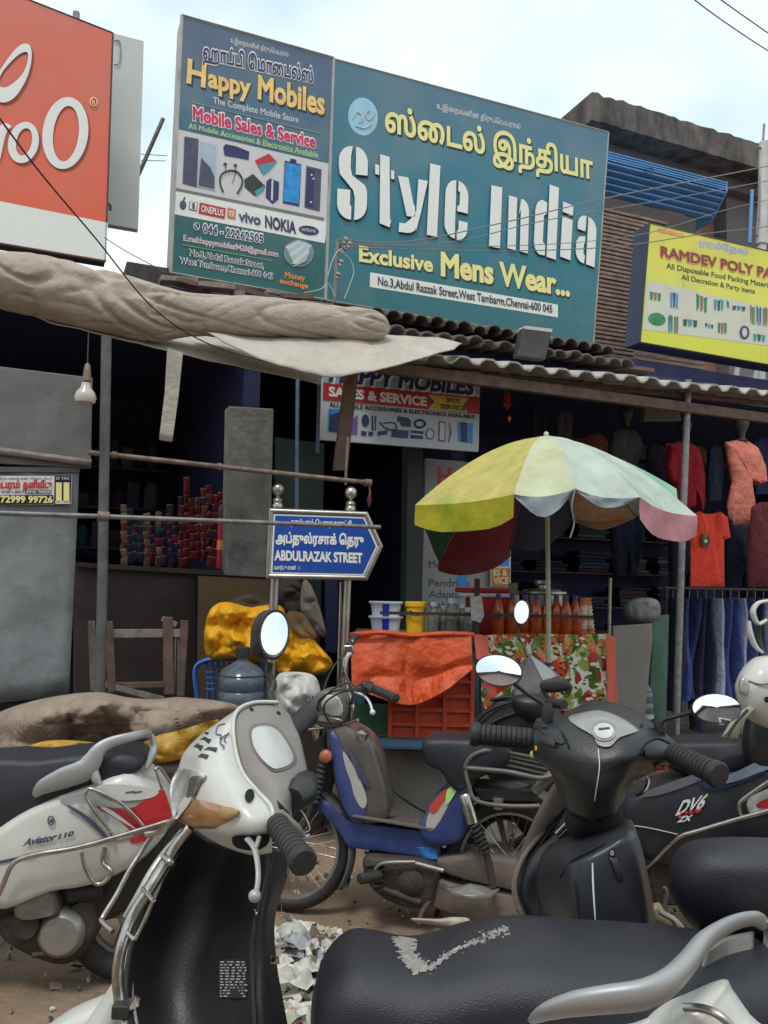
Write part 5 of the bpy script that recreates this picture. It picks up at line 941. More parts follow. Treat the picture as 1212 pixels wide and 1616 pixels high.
def wheel(par, c_, axle, r, tr_, spokes=0, m_rim=None, w_=None):
    ax = axle.normalized(); up = V((0, 0, 1)); s_ = ax.cross(up).normalized(); wr = thing  # tyre (ring section) and rim
    rg = []
    for i in range(48):
        a = 2*math.pi*i/48; dr = s_*math.cos(a)+up*math.sin(a); lug = 1+.03*(i % 2)
        rg.append([c_+dr*(r-tr_+tr_*math.cos(b_)*lug)+ax*(w_ or tr_)*math.sin(b_) for b_ in [2*math.pi*j/12 for j in range(12)]])
    ty = B().ring(rg, True).build('tyre', m_rub, par, smooth=60); rg = []
    rr = r-2*tr_
    for i in range(40):
        a = 2*math.pi*i/40; dr = s_*math.cos(a)+up*math.sin(a); rg.append([c_+dr*(rr+x)+ax*y for x, y in ((.008, -.014), (-.008, -.012), (-.010, 0), (-.008, .012), (.008, .014))])
    B().ring(rg, True).build('rim', m_rim or m_alu, par, smooth=30); B().lathe([(.012, -.05), (.03, -.045), (.035, -.02), (.018, -.012), (.018, .012), (.035, .02), (.03, .045), (.012, .05)], c_, ax, 16).build('hub', m_alu, par)
    if spokes:
        b = B()
        for i in range(spokes): a = 2*math.pi*i/spokes; a2 = a+(.45 if i % 2 else -.45); b.tube([c_+(s_*math.cos(a2)+up*math.sin(a2))*.032+ax*(.02 if i % 4 < 2 else -.02), c_+(s_*math.cos(a)+up*math.sin(a))*(rr-.004)], .0016, 4)
        b.build('spokes', m_chr, par, kind='stuff')
    else:
        for i in range(5): a = 2*math.pi*i/5; B().tube([c_, c_+(s_*math.cos(a)+up*math.sin(a))*rr], .016, 6).build('spoke', m_alu, par)
def mirror(par, c_, rx, ry, rot, face, stem, d, sr=.0045, house=1.18, deep=.02, backdir=(0, 1, 0)):
    """oval mirror: pixel centre and radii at distance d, glass normal 'face'"""
    C_ = at(c_[0], c_[1], d); n = V(face).normalized(); pl = lambda px, py: hp(px, py, C_, n); bd = -n
    og = [pl(*p) for p in ell(c_[0], c_[1], rx, ry, 40, rot)]
    so = lambda s_, o_: [C_+(p-C_)*s_+bd*o_ for p in og]
    B().ring([so(1.0, .001), so(house*.96, -.001), so(house, .004), so(house*.97, deep*.5), so(.75, deep), so(.3, deep*1.3), so(.05, deep*1.35)]).build('mirror_housing', m_bp, par, smooth=50)
    B().ring([so(1.0, -.0005), so(.5, -.0015), so(.02, -.002)]).build('mirror_glass', m_mir, par, smooth=60)
    if stem: dtube(stem, sr, 'mirror_stem', m_bp if sr > .004 else m_chr, par)
def refl(px, py, el, az=0.):        # mirror normal that shows the sky at elevation el behind the viewer
    d = ray(px, py).normalized(); s_ = V((math.sin(R(az))*math.cos(R(el)), -math.cos(R(az))*math.cos(R(el)), math.sin(R(el)))); return (s_-d).normalized()

# ---------- moped
g1, g2 = gnd(457, 1437), gnd(806, 1474); M = mkplane(g1, g2)
mo = thing('moped', 'dusty blue step through moped with a rear luggage carrier, side on behind the scooters', 'moped', (g1+g2)/2)
fc = M(457, 1341); rc = M(806, 1376); wheel(mo, V((fc.x, fc.y, .272)), M.n, .27, .026, 36); wheel(mo, V((rc.x, rc.y, .272)), M.n, .27, .032, 36)
F_ = V((fc.x, fc.y, .272)); Rr = V((rc.x, rc.y, .272)); uz = V((0, 0, 1))
def fender(par, c_, r, a0_, a1_, wd, m, name='fender', n=22, pl=M):
    G = []
    for i in range(n+1):
        a = R(a0_+(a1_-a0_)*i/n); dr = pl.u*math.cos(a)+uz*math.sin(a); G.append([c_+dr*(r-.02*(abs(t)**3))+pl.n*wd*t for t in (-1, -.9, -.6, -.2, .2, .6, .9, 1)])
    return B().grid(G).build(name, m, par, smooth=50, solid=.004)
fender(mo, F_, .292, 128, -33, .045, mat('grey_blue_fender', (.13, .14, .16), .45, var=.3, scale=8, dust=.6, dcol=(.16, .13, .11))); fender(mo, Rr, .325, 150, 20, .06, m_mgr, 'rear_fender')
ptube(M, [(545, 1352), (551, 1385), (547, 1402)], [.03, .022, .004], 'mud_flap', m_rub, mo, flat=.3)
for s_ in (.07, -.07): ptube(M, [(517, 1195, s_), (503, 1240, s_), (485, 1290, s_), (459, 1341, s_)], .013, 'fork_leg', m_eng, mo)
pr = []
for i in range(11): h = .012*i; pr += [(.026, h), (.019, h+.006)]
A_, B_ = M(516, 1185, .07), M(495, 1272, .07); B().lathe([(r_, h*(B_-A_).length/.132) for r_, h in pr], A_, B_-A_, 14).build('fork_gaiter', m_rub, mo, smooth=20)
inflate('headlight', [(497, 1110), (505, 1092), (525, 1086), (545, 1095), (552, 1115), (545, 1140), (520, 1146), (502, 1132)], M, .15, mat('dull_lamp_grey', (.10, .10, .10), .35, .3, dust=.4), mo); inflate('lamp_glass', [(497, 1140), (504, 1125), (512, 1130), (510, 1160), (500, 1165)], M, .12, m_chr, mo)
inflate('instrument_top', [(512, 1098), (536, 1092), (548, 1108), (546, 1126), (522, 1122)], M, .165, m_ins2, mo, k=2); inflate('lamp_visor', [(500, 1120), (516, 1124), (546, 1130), (544, 1136), (514, 1134), (500, 1128)], M, .17, m_chr, mo, k=2)
for s_, px, py in ((.12, 515, 1193), (-.1, 528, 1178)): B().lathe([(.004, -.03), (.02, -.02), (.027, 0), (.026, .018), (.014, .028), (.002, .03)], M(px, py, s_), M.n, 16).build('indicator', mat('dull_amber', c8(160, 96, 70), .4, var=.2), mo)
ptube(M, [(553, 1140, 0), (556, 1110, 0), (548, 1085, -.08), (545, 1050, -.2), (556, 1012, -.32)], .011, 'handlebar', m_chr, mo); ptube(M, [(556, 1110, 0), (562, 1088, .1), (575, 1082, .2), (588, 1088, .26)], .011, 'handlebar', m_chr, mo)
def mgrip(a_, b_, r): A, Bq = M(*a_), M(*b_); L_ = (Bq-A).length; B().lathe([(r*1.25, 0), (r*1.25, L_*.12), (r, L_*.14)]+[(r*(1+.06*(i % 2)), L_*(.16+.1*i)) for i in range(8)]+[(r*1.1, L_*.98), (r*.5, L_)], A, Bq-A, 16).build('grip', m_rub, mo, smooth=30)
mgrip((578, 1082, .2), (626, 1103, .34), .017); mgrip((550, 1022, -.28), (560, 1004, -.38), .017); B().box(M(550, 1025, -.27), (.05, .04, .045)).build('switch_block', m_chr, mo, bevel=.008); B().box(M(580, 1084, .2), (.05, .045, .045)).build('switch_block', m_bp, mo, bevel=.01)
ptube(M, [(553, 1032, -.26), (542, 1045, -.2), (548, 1070, -.1), (560, 1092, 0)], [.012, .008, .006, .005], 'brake_lever', m_chr, mo); ptube(M, [(560, 1092, .15), (575, 1098, .2), (584, 1110, .26), (588, 1124, .3)], .005, 'brake_lever', m_wpl, mo); B().blob(M(588, 1124, .3), (.011,)*3, 0, 1, 10).build('lever_ball', m_wpl, mo)
for i, q in enumerate(([(560, 1088, .1), (530, 1090, .12), (504, 1105, .1), (503, 1130, .06), (520, 1150, .02)], [(575, 1090, .18), (540, 1092, .15), (512, 1112, .13), (520, 1140, .08), (545, 1150, .0)], [(545, 1030, -.25), (528, 1050, -.2), (512, 1085, -.1), (508, 1130, 0)], [(552, 1035, -.26), (536, 1078, -.1), (541, 1110, 0)], [(566, 1086, .12), (548, 1078, .1), (520, 1092, .12), (498, 1122, .1), (505, 1150, .05), (515, 1200, .04)])): ptube(M, q, .004, 'control_cable', m_wireb, mo)
ptube(M, [(540, 1145), (528, 1190), (512, 1250)], .03, 'steering_head', m_eng, mo); ptube(M, [(482, 1152, .1), (530, 1146, .05), (565, 1136, .1)], .006, 'bracket_rod', m_chr, mo)
inflate('fuel_tank', [(528, 1152), (545, 1142), (566, 1146), (590, 1165), (604, 1200), (616, 1245), (617, 1280), (600, 1292), (562, 1288), (545, 1262), (532, 1215)], M, .165, mat('worn_tank_paint', (.085, .073, .066), .28, var=.35, scale=7, dust=.35, dcol=(.24, .20, .17), coat=.3), mo, edge=.95)
inflate('tank_side', [(527, 1152), (538, 1150), (546, 1168), (562, 1200), (577, 1240), (586, 1284), (565, 1291), (548, 1264), (535, 1215)], M, .185, m_mbl, mo, edge=.35)
def mdec(pts, m, s=.095, name='stripe', pl=M, par=mo, k=3): B().prism([pl(p[0], p[1], s) for p in spl(pts, k, True)], pl.n*-.004).build(name, m, par, smooth=0)
m_stw = mat('stripe_white', (.42, .41, .40), .4, dust=.3); m_str = mat('stripe_red', c8(190, 60, 40), .4, dust=.25)
mdec([(541, 1186), (552, 1200), (566, 1225), (579, 1262), (572, 1276), (560, 1258), (553, 1232), (545, 1210)], m_stw); mdec([(548, 1180), (558, 1192), (574, 1222), (583, 1240), (570, 1234), (556, 1204)], m_slt, .096); mdec([(566, 1215), (574, 1230), (572, 1236), (563, 1222)], m_mbl, .098)
B().lathe([(.028, -.02), (.03, 0), (.028, .012), (.014, .016), (.012, .02), (.001, .021)], M(571, 1163, .06)+V((0, 0, .012)), (.25, -.25, 1), 18).build('fuel_cap', m_chr, mo)
inflate('step_frame', [(500, 1252), (525, 1262), (552, 1288), (640, 1302), (688, 1312), (697, 1352), (680, 1350), (600, 1338), (556, 1332), (545, 1318), (520, 1285), (495, 1268)], M, .11, m_mbl, mo, k=2, edge=.15)
B().prism([M(556, 1290, .1), M(685, 1312, .1), M(700, 1306, -.16), M(575, 1282, -.16)], (0, 0, .012)).build('foot_board', m_mud, mo, smooth=0, bevel=.003); inflate('step_highlight', [(660, 1330), (690, 1330), (696, 1351), (668, 1348)], M, .122, mat('scuffed_blue_highlight', c8(60, 120, 190), .4, var=.6, scale=24), mo, k=1)  # bright right end of the step: painted highlight along with white scuffs
inflate('side_cover', [(665, 1302), (672, 1280), (690, 1252), (712, 1236), (735, 1226), (748, 1240), (745, 1275), (733, 1315), (700, 1327), (676, 1322)], M, .19, m_mbl, mo, edge=.6)
mdec([(672, 1300), (684, 1268), (706, 1246), (722, 1240), (712, 1262), (694, 1296), (680, 1312)], m_stw, .098); mdec([(677, 1275), (700, 1249), (716, 1243), (702, 1262), (686, 1284)], m_str, .1); mdec([(706, 1246), (722, 1240), (716, 1256), (704, 1270)], m_grn, .102)
inflate('seat', [(672, 1166), (690, 1159), (740, 1160), (790, 1158), (806, 1176), (800, 1200), (760, 1220), (728, 1240), (712, 1228), (700, 1210), (676, 1196)], M, .24, m_vin, mo, edge=.4)
ptube(M, [(734, 1212, .12), (742, 1196, .12), (760, 1186, .12), (782, 1184, .1), (800, 1188, .04)], .0105, 'carrier_tube', m_crr, mo); ptube(M, [(734, 1212, .12), (800, 1218, .13), (856, 1228, .14), (888, 1212, .1), (890, 1200, -.05)], .0105, 'carrier_tube', m_crr, mo); ptube(M, [(734, 1214, .12), (740, 1240, .13), (752, 1264, .14), (800, 1272, .14), (852, 1272, .14)], .009, 'carrier_tube', m_crr, mo)
for a, b_ in (((756, 1196), (866, 1222)), ((772, 1192), (876, 1216)), ((788, 1189), (884, 1210)), ((802, 1187), (890, 1204))): p, q = M(a[0], a[1], .08), M(b_[0], b_[1], .08); B().tube([p, q], .014, 6, flat=.4).build('carrier_slat', m_crr, mo)
inflate('carrier_plate', [(748, 1236), (850, 1240), (850, 1256), (760, 1254)], M, .2, m_bp, mo, k=1); B().lathe([(.02, -.02), (.022, .02), (.0, .022)], M(786, 1268, .1), (0, 0, 1), 10).build('bracket_bolt', m_alu, mo); ptube(M, [(844, 1250, .1), (868, 1225, .1), (905, 1200, .05)], .02, 'tail_tube', m_mud, mo)
A_, B_ = M(733, 1252, .13), M(746, 1298, .13); B().lathe([(.018, 0), (.026, .01), (.026, (B_-A_).length)], A_, B_-A_, 18).build('shock_cover', m_chr, mo)
A_, B_ = M(746, 1296, .13), M(766, 1345, .13); ax = (B_-A_); a = ax.orthogonal().normalized(); b2 = ax.normalized().cross(a); B().tube([A_+ax*t+(a*math.cos(t*44)+b2*math.sin(t*44))*.021 for t in np.linspace(0, 1, 90)], .0055, 6).build('spring', m_rub, mo); ptube(M, [(746, 1296, .13), (768, 1350, .13), (778, 1400, .13)], .014, 'shock_rod', m_eng, mo)
inflate('chain_cover', [(694, 1346), (742, 1342), (745, 1340), (840, 1352), (856, 1365), (856, 1395), (840, 1400), (770, 1386), (704, 1368)], M, .17, m_mud, mo, k=2); inflate('chain_cover', [(664, 1376), (760, 1394), (830, 1404), (866, 1404), (872, 1440), (850, 1470), (800, 1464), (740, 1440), (690, 1424), (668, 1410)], M, .15, m_mud, mo, k=3)
B().prism([M(*p) for p in ((703, 1404, .13), (742, 1396, .13), (788, 1405, .13), (776, 1416, .2), (742, 1418, .2), (712, 1410, .18))], (0, 0, .006)).build('foot_guard', m_alu, mo, smooth=0)
inflate('engine', [(580, 1345), (610, 1342), (690, 1352), (694, 1390), (680, 1420), (640, 1418), (604, 1400), (584, 1376)], M, .2, m_eng, mo, k=3)
for i in range(6): inflate('engine_fin', [(584+i*3, 1350+i*8), (614, 1349+i*8), (614, 1352+i*8), (585+i*3, 1353+i*8)], M, .24, m_eng, mo, k=1)
B().lathe([(.05, 0), (.052, .02), (.03, .035), (.001, .04)], M(650, 1390, .09), M.n, 20).build('clutch_cover', m_eng, mo); ptube(M, [(592, 1372, .12), (606, 1362, .13), (655, 1360, .13)], .007, 'kick_lever', m_alu, mo); ptube(M, [(655, 1362, .12), (700, 1374, .12)], .009, 'link_rod', m_alu, mo)
B().lathe([(.02, 0), (.021, .1), (.017, .105), (.001, .106)], M(598, 1382, .15), M(562, 1388, .25)-M(598, 1382, .15), 14).build('foot_peg', m_rub, mo); ptube(M, [(590, 1390, .08), (600, 1402, .1), (630, 1412, .1), (664, 1424, .1)], .014, 'exhaust_pipe', m_eng, mo); ptube(M, [(690, 1410, .05), (668, 1436, .12), (660, 1460, .16)], .011, 'stand_leg', m_eng, mo); ptube(M, [(700, 1412, -.05), (690, 1440, -.1), (684, 1470, -.14)], .011, 'stand_leg', m_eng, mo)
ptube(M, [(608, 1230, .11), (625, 1252, .11), (650, 1270, .0), (672, 1282, -.05)], .004, 'loose_wire', m_wireb, mo)

# ---------- white scooter at the left edge, tail to the right
g1, g2 = V((-2.2, 2.86, 0)), V((-.9, 2.98, 0)); Lp = mkplane(g1, g2); ls = thing('white_scooter', 'dusty white scooter with a red tail lamp and chrome side rail at the left edge', 'scooter', V((-1.4, 2.95, 0)))
cR = Lp(205, 1436, -.02); wheel(ls, V((cR.x, cR.y, .225)), Lp.n, .222, .045, 0, w_=.05)
inflate('seat', [(-160, 1215), (0, 1188), (70, 1188), (140, 1180), (205, 1178), (228, 1188), (228, 1206), (190, 1222), (130, 1240), (60, 1268), (0, 1305), (-80, 1350), (-160, 1350)], Lp, .27, m_vin, ls, edge=.3)
inflate('side_panel', [(-120, 1380), (-40, 1330), (0, 1302), (50, 1268), (100, 1244), (160, 1222), (210, 1206), (236, 1222), (262, 1250), (272, 1282), (268, 1302), (225, 1345), (160, 1375), (100, 1385), (30, 1412), (-10, 1406), (-120, 1420)], Lp, .33, m_wp, ls, edge=.35, k=3)
ld = lambda pts, m, s=.169, name='trim', k=3: mdec(pts, m, s, name, Lp, ls, k)
ld([(92, 1258), (112, 1254), (150, 1246), (195, 1262), (240, 1250), (245, 1258), (205, 1275), (150, 1272), (110, 1272)], mat('pale_grey_trim', (.33, .36, .36), .4, dust=.2), .170); ld([(110, 1271), (152, 1274), (216, 1312), (172, 1326), (140, 1300)], m_lens, .172, 'clear_lens'); ld([(152, 1273), (200, 1278), (235, 1258), (256, 1246), (264, 1262), (268, 1296), (216, 1314), (185, 1292)], m_rlens, .174, 'tail_lamp'); ld([(160, 1276), (218, 1312), (224, 1316), (178, 1280)], m_wp, .176, 'lamp_trim')
ld([(150, 1246), (168, 1238), (215, 1240), (250, 1248), (235, 1260), (185, 1263)], m_wp, .176, 'lid'); ld([(-60, 1372), (30, 1352), (120, 1334), (166, 1325), (164, 1329), (120, 1338), (30, 1356), (-60, 1376)], m_slt, .1695, 'panel_gap'); ld([(110, 1272), (140, 1290), (170, 1322), (168, 1326), (136, 1294), (108, 1274)], m_slt, .177, 'panel_gap'); ld([(205, 1325), (260, 1302), (252, 1312), (222, 1330)], m_rlens, .17, 'reflector')
text(lambda x, y: Lp(x, y, .171), Lp.n, 'Aviator', (36, 1335), (88, 1325), (37, 1325), m_slt, ls, off=.05, slant=.4); text(lambda x, y: Lp(x, y, .171), Lp.n, '110', (92, 1324), (116, 1318), (92, 1317), m_slt, ls, off=.05, slant=.3); text(lambda x, y: Lp(x, y, .171), Lp.n, 'HONDA', (38, 1353), (55, 1350), (38, 1348), m_slt, ls, off=.05)
B().tube([Lp(*p, .172) for p in ell(80.5, 1295, 4.6, 7, 18)], .0025, 5, closed=True).build('key_hole', m_slt, ls); B().lathe([(.005, 0), (.001, .003)], Lp(80.5, 1295, .17), Lp.n, 10).build('key_slot', m_slt, ls)
for x in (198, 210): ld([(x, 1250), (x+14, 1248), (x+14, 1250), (x, 1252)], m_slt, .178, 'small_print', 1)
ptube(Lp, [(54, 1256, .15), (68, 1242, .16), (100, 1228, .165), (132, 1216, .165), (146, 1200, .16), (156, 1184, .155), (174, 1172, .14), (206, 1163, .12), (228, 1158, .07), (238, 1160, .0)], [.008, .026, .036, .038, .032, .024, .019, .016, .014, .014], 'grab_rail', m_sgr, ls, n=14, flat=.45, up=(0, 1, .2)); ptube(Lp, [(238, 1160, 0), (243, 1178, .0), (240, 1192, .02), (230, 1214, .05)], [.012, .014, .014, .008], 'grab_rail_tail', m_sgr, ls); ptube(Lp, [(146, 1206, .15), (152, 1230, .16), (160, 1242, .165)], [.016, .016, .006], 'rail_foot', m_sgr, ls)
ptube(Lp, [(-20, 1450, .2), (4, 1398, .2), (22, 1362, .21), (60, 1348, .22), (120, 1338, .22), (190, 1319, .22), (276, 1293, .22)], .0085, 'side_rail', m_chr, ls, n=10); ptube(Lp, [(176, 1325, .19), (174, 1312, .19), (152, 1284, .2), (136, 1258, .2), (138, 1247, .2), (148, 1246, .2), (186, 1264, .2), (222, 1298, .19), (229, 1314, .19)], .006, 'rail_loop', m_chr, ls)
ptube(Lp, [(129, 1346, .2), (134, 1368, .2), (146, 1390, .2), (158, 1395, .2), (172, 1385, .2), (174, 1372, .2), (162, 1360, .18), (166, 1338, .18)], .0075, 'rail_loop', m_chr, ls); ptube(Lp, [(262, 1262, .1), (248, 1222, .1), (246, 1213, .1), (254, 1214, .08), (275, 1245, .05)], .006, 'tail_loop', m_chr, ls)
inflate('air_filter', [(44, 1420), (46, 1398), (58, 1378), (80, 1370), (100, 1382), (108, 1398), (109, 1418), (90, 1424), (60, 1428)], Lp, .3, m_mud, ls, k=4); inflate('engine', [(10, 1440), (40, 1424), (110, 1420), (150, 1400), (165, 1440), (150, 1480), (118, 1504), (80, 1498), (40, 1480), (16, 1462)], Lp, .2, m_eng, ls, k=4); B().lathe([(.08, 0), (.078, .03), (.06, .05), (.001, .056)], Lp(100, 1468, .08), Lp.n, 24).build('crank_case', m_alu, ls)
B().lathe([(.045, 0), (.043, .03), (.001, .034)], Lp(44, 1456, .1), Lp.n, 20).build('round_cover', m_eng, ls); ptube(Lp, [(110, 1410, .1), (165, 1404, .1)], .03, 'intake_duct', m_rub, ls); ptube(Lp, [(-30, 1430, .1), (20, 1425, .12), (60, 1440, .12)], .02, 'swing_arm', m_eng, ls); inflate('under_tray', [(-120, 1410), (150, 1372), (262, 1320), (250, 1400), (180, 1440), (-120, 1440)], Lp, .16, m_bp, ls, k=1)
ptube(Lp, [(40, 1480, .0), (60, 1500, .05), (84, 1503, .09), (50, 1508, .12)], .008, 'stand', m_eng, ls)
inflate('floor_board', [(-420, 1400), (-100, 1385), (-100, 1440), (-420, 1455)], Lp, .3, m_bp, ls, k=1); inflate('front_apron', [(-430, 1100), (-405, 1100), (-390, 1420), (-430, 1440)], Lp, .4, m_wp, ls, k=2); cL = Lp(-470, 1440); wheel(ls, V((cL.x, cL.y, .222)), Lp.n, .22, .045, 0, w_=.05); ptube(Lp, [(-425, 1120, .3), (-428, 1110, 0), (-425, 1120, -.3)], .016, 'handlebar', m_rub, ls)

# ---------- brown tarpaulin heap
drape('brown_tarpaulin', 'muddy brown tarpaulin heaped behind the seat of the left scooter', 'tarpaulin', [(-60, 1150), (0, 1122), (70, 1102), (150, 1092), (200, 1100), (245, 1103), (290, 1100), (372, 1112), (366, 1132), (330, 1160), (300, 1180), (240, 1176), (150, 1182), (60, 1200), (-60, 1215)], 3.85, mat('muddy_tarpaulin', (.27, .20, .15), .75, var=.35, scale=6, bump=.25, bscale=16, bdist=.025, dust=.3), 4.4, .26, .20, fr=3.2, k=14)
drape('yellow_lining', 'yellow plastic sheet showing under the brown tarpaulin heap', 'plastic sheet', [(30, 1192), (60, 1172), (110, 1168), (200, 1176), (260, 1170), (320, 1146), (345, 1136), (335, 1165), (290, 1195), (230, 1206), (100, 1205)], 3.42, mat('dirty_yellow', c8(170, 128, 34), .5, var=.35, scale=8, bump=.15), 6.1, .04, .06, fr=8, k=9)
B().box(at(130, 1235, 4.0)+V((0, 0, -.12)), (1.75, .7, .55)).build('covered_cart', m_cab, label='dark cart under the brown tarpaulin heap', cat='cart', smooth=0, bevel=.02)
# ---------- near white scooter: handlebar cowl, dash, leg shield
ws = thing('white_scooter', 'near white scooter with a checkered cowl seen from behind its black leg shield', 'scooter', at(330, 1640, 1.55)*1+V((0, 0, -at(330, 1640, 1.55).z)))
Pg, _ = pmesh([[(437, 1108, 1.64), (412, 1107, 1.64), (392, 1110, 1.65), (376, 1118, 1.67)], [(398, 1110, 1.60), (385, 1114, 1.60), (370, 1122, 1.62), (352, 1134, 1.66)], [(373, 1126, 1.55), (356, 1138, 1.55), (336, 1148, 1.58), (314, 1162, 1.65)], [(370, 1165, 1.50), (345, 1170, 1.48), (315, 1180, 1.52), (290, 1188, 1.63)],
    [(382, 1215, 1.45), (350, 1212, 1.43), (315, 1214, 1.47), (281, 1212, 1.62)], [(405, 1246, 1.41), (365, 1250, 1.38), (320, 1255, 1.43), (270, 1240, 1.60)], [(428, 1274, 1.37), (380, 1285, 1.35), (330, 1288, 1.40), (268, 1266, 1.57)], [(429, 1303, 1.355), (392, 1312, 1.345), (342, 1312, 1.39), (280, 1287, 1.53)], [(429, 1346, 1.38), (395, 1349, 1.38), (346, 1333, 1.43), (297, 1303, 1.52)]], 'cowl', m_wp, ws, th=.004)
dW = depth_of(Pg); m_edge = m_wp
decal(dW, [(283, 1213), (300, 1214), (325, 1223), (316, 1238), (308, 1256), (298, 1270), (279, 1292), (270, 1280), (267, 1250), (272, 1228)], 'headlight', m_lens, ws, .008, .004, k=2); decal(dW, [(300, 1226), (320, 1226), (312, 1240), (306, 1256), (290, 1262), (296, 1244)], 'lamp_reflector', m_chr, ws, .013, .004, k=3)
decal(dW, [(305, 1260), (330, 1265), (378, 1279), (360, 1295), (338, 1308), (310, 1308), (284, 1298), (279, 1291), (292, 1276)], 'indicator_lens', m_amb, ws, .008, .004, k=1); decal(dW, [(350, 1272), (378, 1279), (362, 1292), (347, 1290)], 'indicator_tip', mat('pale_amber', c8(160, 128, 88), .3), ws, .012, .003, k=2)
decal(dW, [(296, 1272), (302, 1262), (306, 1240), (300, 1244), (282, 1272), (274, 1292), (279, 1293)], 'lamp_trim', m_wp, ws, .014, 0, k=1)
decal(dW, ell(394, 1255, 7.5, 10.5, 20, .2), 'mirror_hole', m_hole, ws, .006)
for q in ([(315, 1168), (322, 1164), (331, 1168), (327, 1174)], [(306, 1178), (312, 1173), (320, 1177), (316, 1184)], [(321, 1182), (327, 1178), (339, 1179), (337, 1185)], [(312, 1192), (317, 1187), (327, 1189), (324, 1195)], [(320, 1160), (324, 1157), (328, 1159), (325, 1162)]): decal(dW, [(321+(x_-321)*1.15+1, 1176+(y_-1176)*1.15) for x_, y_ in q], 'check_mark', mat('decal_black', (.03, .025, .03), .4, bump=0), ws, .004)
for q in ([(355, 1142), (344, 1146), (341, 1158), (349, 1160), (347, 1166), (356, 1160), (362, 1158)], [(350, 1166), (347, 1172), (354, 1178), (351, 1181)], [(361, 1156), (354, 1166), (357, 1172)]): B().tube([at(p[0], p[1], dW(p[0], p[1])-.005) for p in spl(q, 5)], .0011, 5).build('script_decal', m_slt, ws)
for q in (dW,): dtube([(370+i*0, 0, 0) for i in range(0)] or [(437, 1108, 1.636), (398, 1109, 1.596), (372, 1125, 1.545), (369, 1165, 1.495), (381, 1215, 1.445), (404, 1246, 1.405), (428, 1274, 1.365), (430, 1303, 1.35)], .0035, 'cowl_edge', m_wp, ws)
decal(dW, [(366, 1322), (378, 1318), (400, 1318), (424, 1316), (424, 1330), (412, 1340), (390, 1342), (370, 1336)], 'lever_opening', m_hole, ws, .006, k=3)
Pd, _ = pmesh([[(437, 1111, 1.64), (447, 1118, 1.65), (458, 1128, 1.66)], [(399, 1113, 1.60), (432, 1126, 1.59), (464, 1143, 1.62)], [(374, 1128, 1.55), (422, 1148, 1.53), (473, 1163, 1.58)], [(371, 1165, 1.5), (425, 1180, 1.475), (481, 1195, 1.55)], [(383, 1215, 1.45), (432, 1222, 1.425), (486, 1224, 1.52)], [(406, 1246, 1.41), (442, 1249, 1.395), (480, 1243, 1.48)], [(428, 1273, 1.37), (446, 1280, 1.37), (462, 1276, 1.43)], [(429, 1300, 1.355), (452, 1306, 1.36), (463, 1296, 1.41)]], 'dash_panel', m_grp, ws, th=.004)
dD = depth_of(Pd); gl = [(398, 1152), (412, 1145), (430, 1147), (444, 1158), (458, 1180), (464, 1196), (458, 1206), (440, 1213), (428, 1211), (410, 1194), (399, 1174)]
c0 = (428, 1180); decal(dD, [(c0[0]+(x-c0[0])*1.13, c0[1]+(y-c0[1])*1.13) for x, y in gl], 'instrument_bezel', mat('bezel_grey', (.15, .14, .14), .6), ws, .004, k=4); decal(dD, gl, 'instrument_glass', m_ins2, ws, .007, .004, k=4)
for x, y in ((397, 1119), (440, 1125)): decal(dD, ell(x, y, 4, 2.2, 10, .6), 'screw_hole', m_hole, ws, .004)
decal(dD, [(437, 1262), (445, 1270), (458, 1284), (452, 1284), (440, 1274)], 'vent_slot', m_hole, ws, .004); dtube([(462, 1262, 1.42), (476, 1250, 1.45), (484, 1232, 1.5)], [.02, .028, .02], 'side_boot', m_bp, ws); dtube([(438, 1285, 1.37), (455, 1298, 1.38), (468, 1308, 1.40), (476, 1318, 1.43)], [.012, .009, .008, .006], 'switch_housing', m_grp, ws)
grip((437, 1300, 1.36), (480, 1362, 1.24), .0185, 'grip', ws); grip((452, 1162, 1.63), (487, 1128, 1.76), .0205, 'grip', ws); dtube([(425, 1285, 1.4), (440, 1300, 1.37)], .019, 'throttle_tube', m_bp, ws)
dtube([(391, 1324, 1.345), (402, 1340, 1.32), (407, 1368, 1.29), (407, 1392, 1.27), (403, 1412, 1.25)], [.006, .005, .0042, .004, .0035], 'brake_lever', m_sgr, ws, flat=.6); B().blob(at(402, 1414, 1.25), (.0095,)*3, 0, 1, 12).build('lever_ball', m_sgr, ws); dtube([(409, 1322, 1.345), (406, 1332, 1.33), (402, 1340, 1.32)], .004, 'lever_fork', m_sgr, ws)
dtube([(468, 1270, 1.45), (482, 1290, 1.46), (488, 1310, 1.45), (470, 1316, 1.42)], .0016, 'wire_clip', m_chr, ws)
mirror(ws, (433, 1000), 21, 34, .12, refl(433, 1000, 38, 8), [(426, 1046, 1.72), (424, 1062, 1.72), (432, 1080, 1.71), (428, 1094, 1.70), (434, 1112, 1.67)], 1.7, .0075, 1.16, .035)
dome('mirror_shell', [(395, 1010), (398, 985), (412, 966), (430, 963), (444, 975), (440, 1010), (432, 1034), (410, 1040), (396, 1030)], 1.735, .02, m_rub, ws, back=1.6)
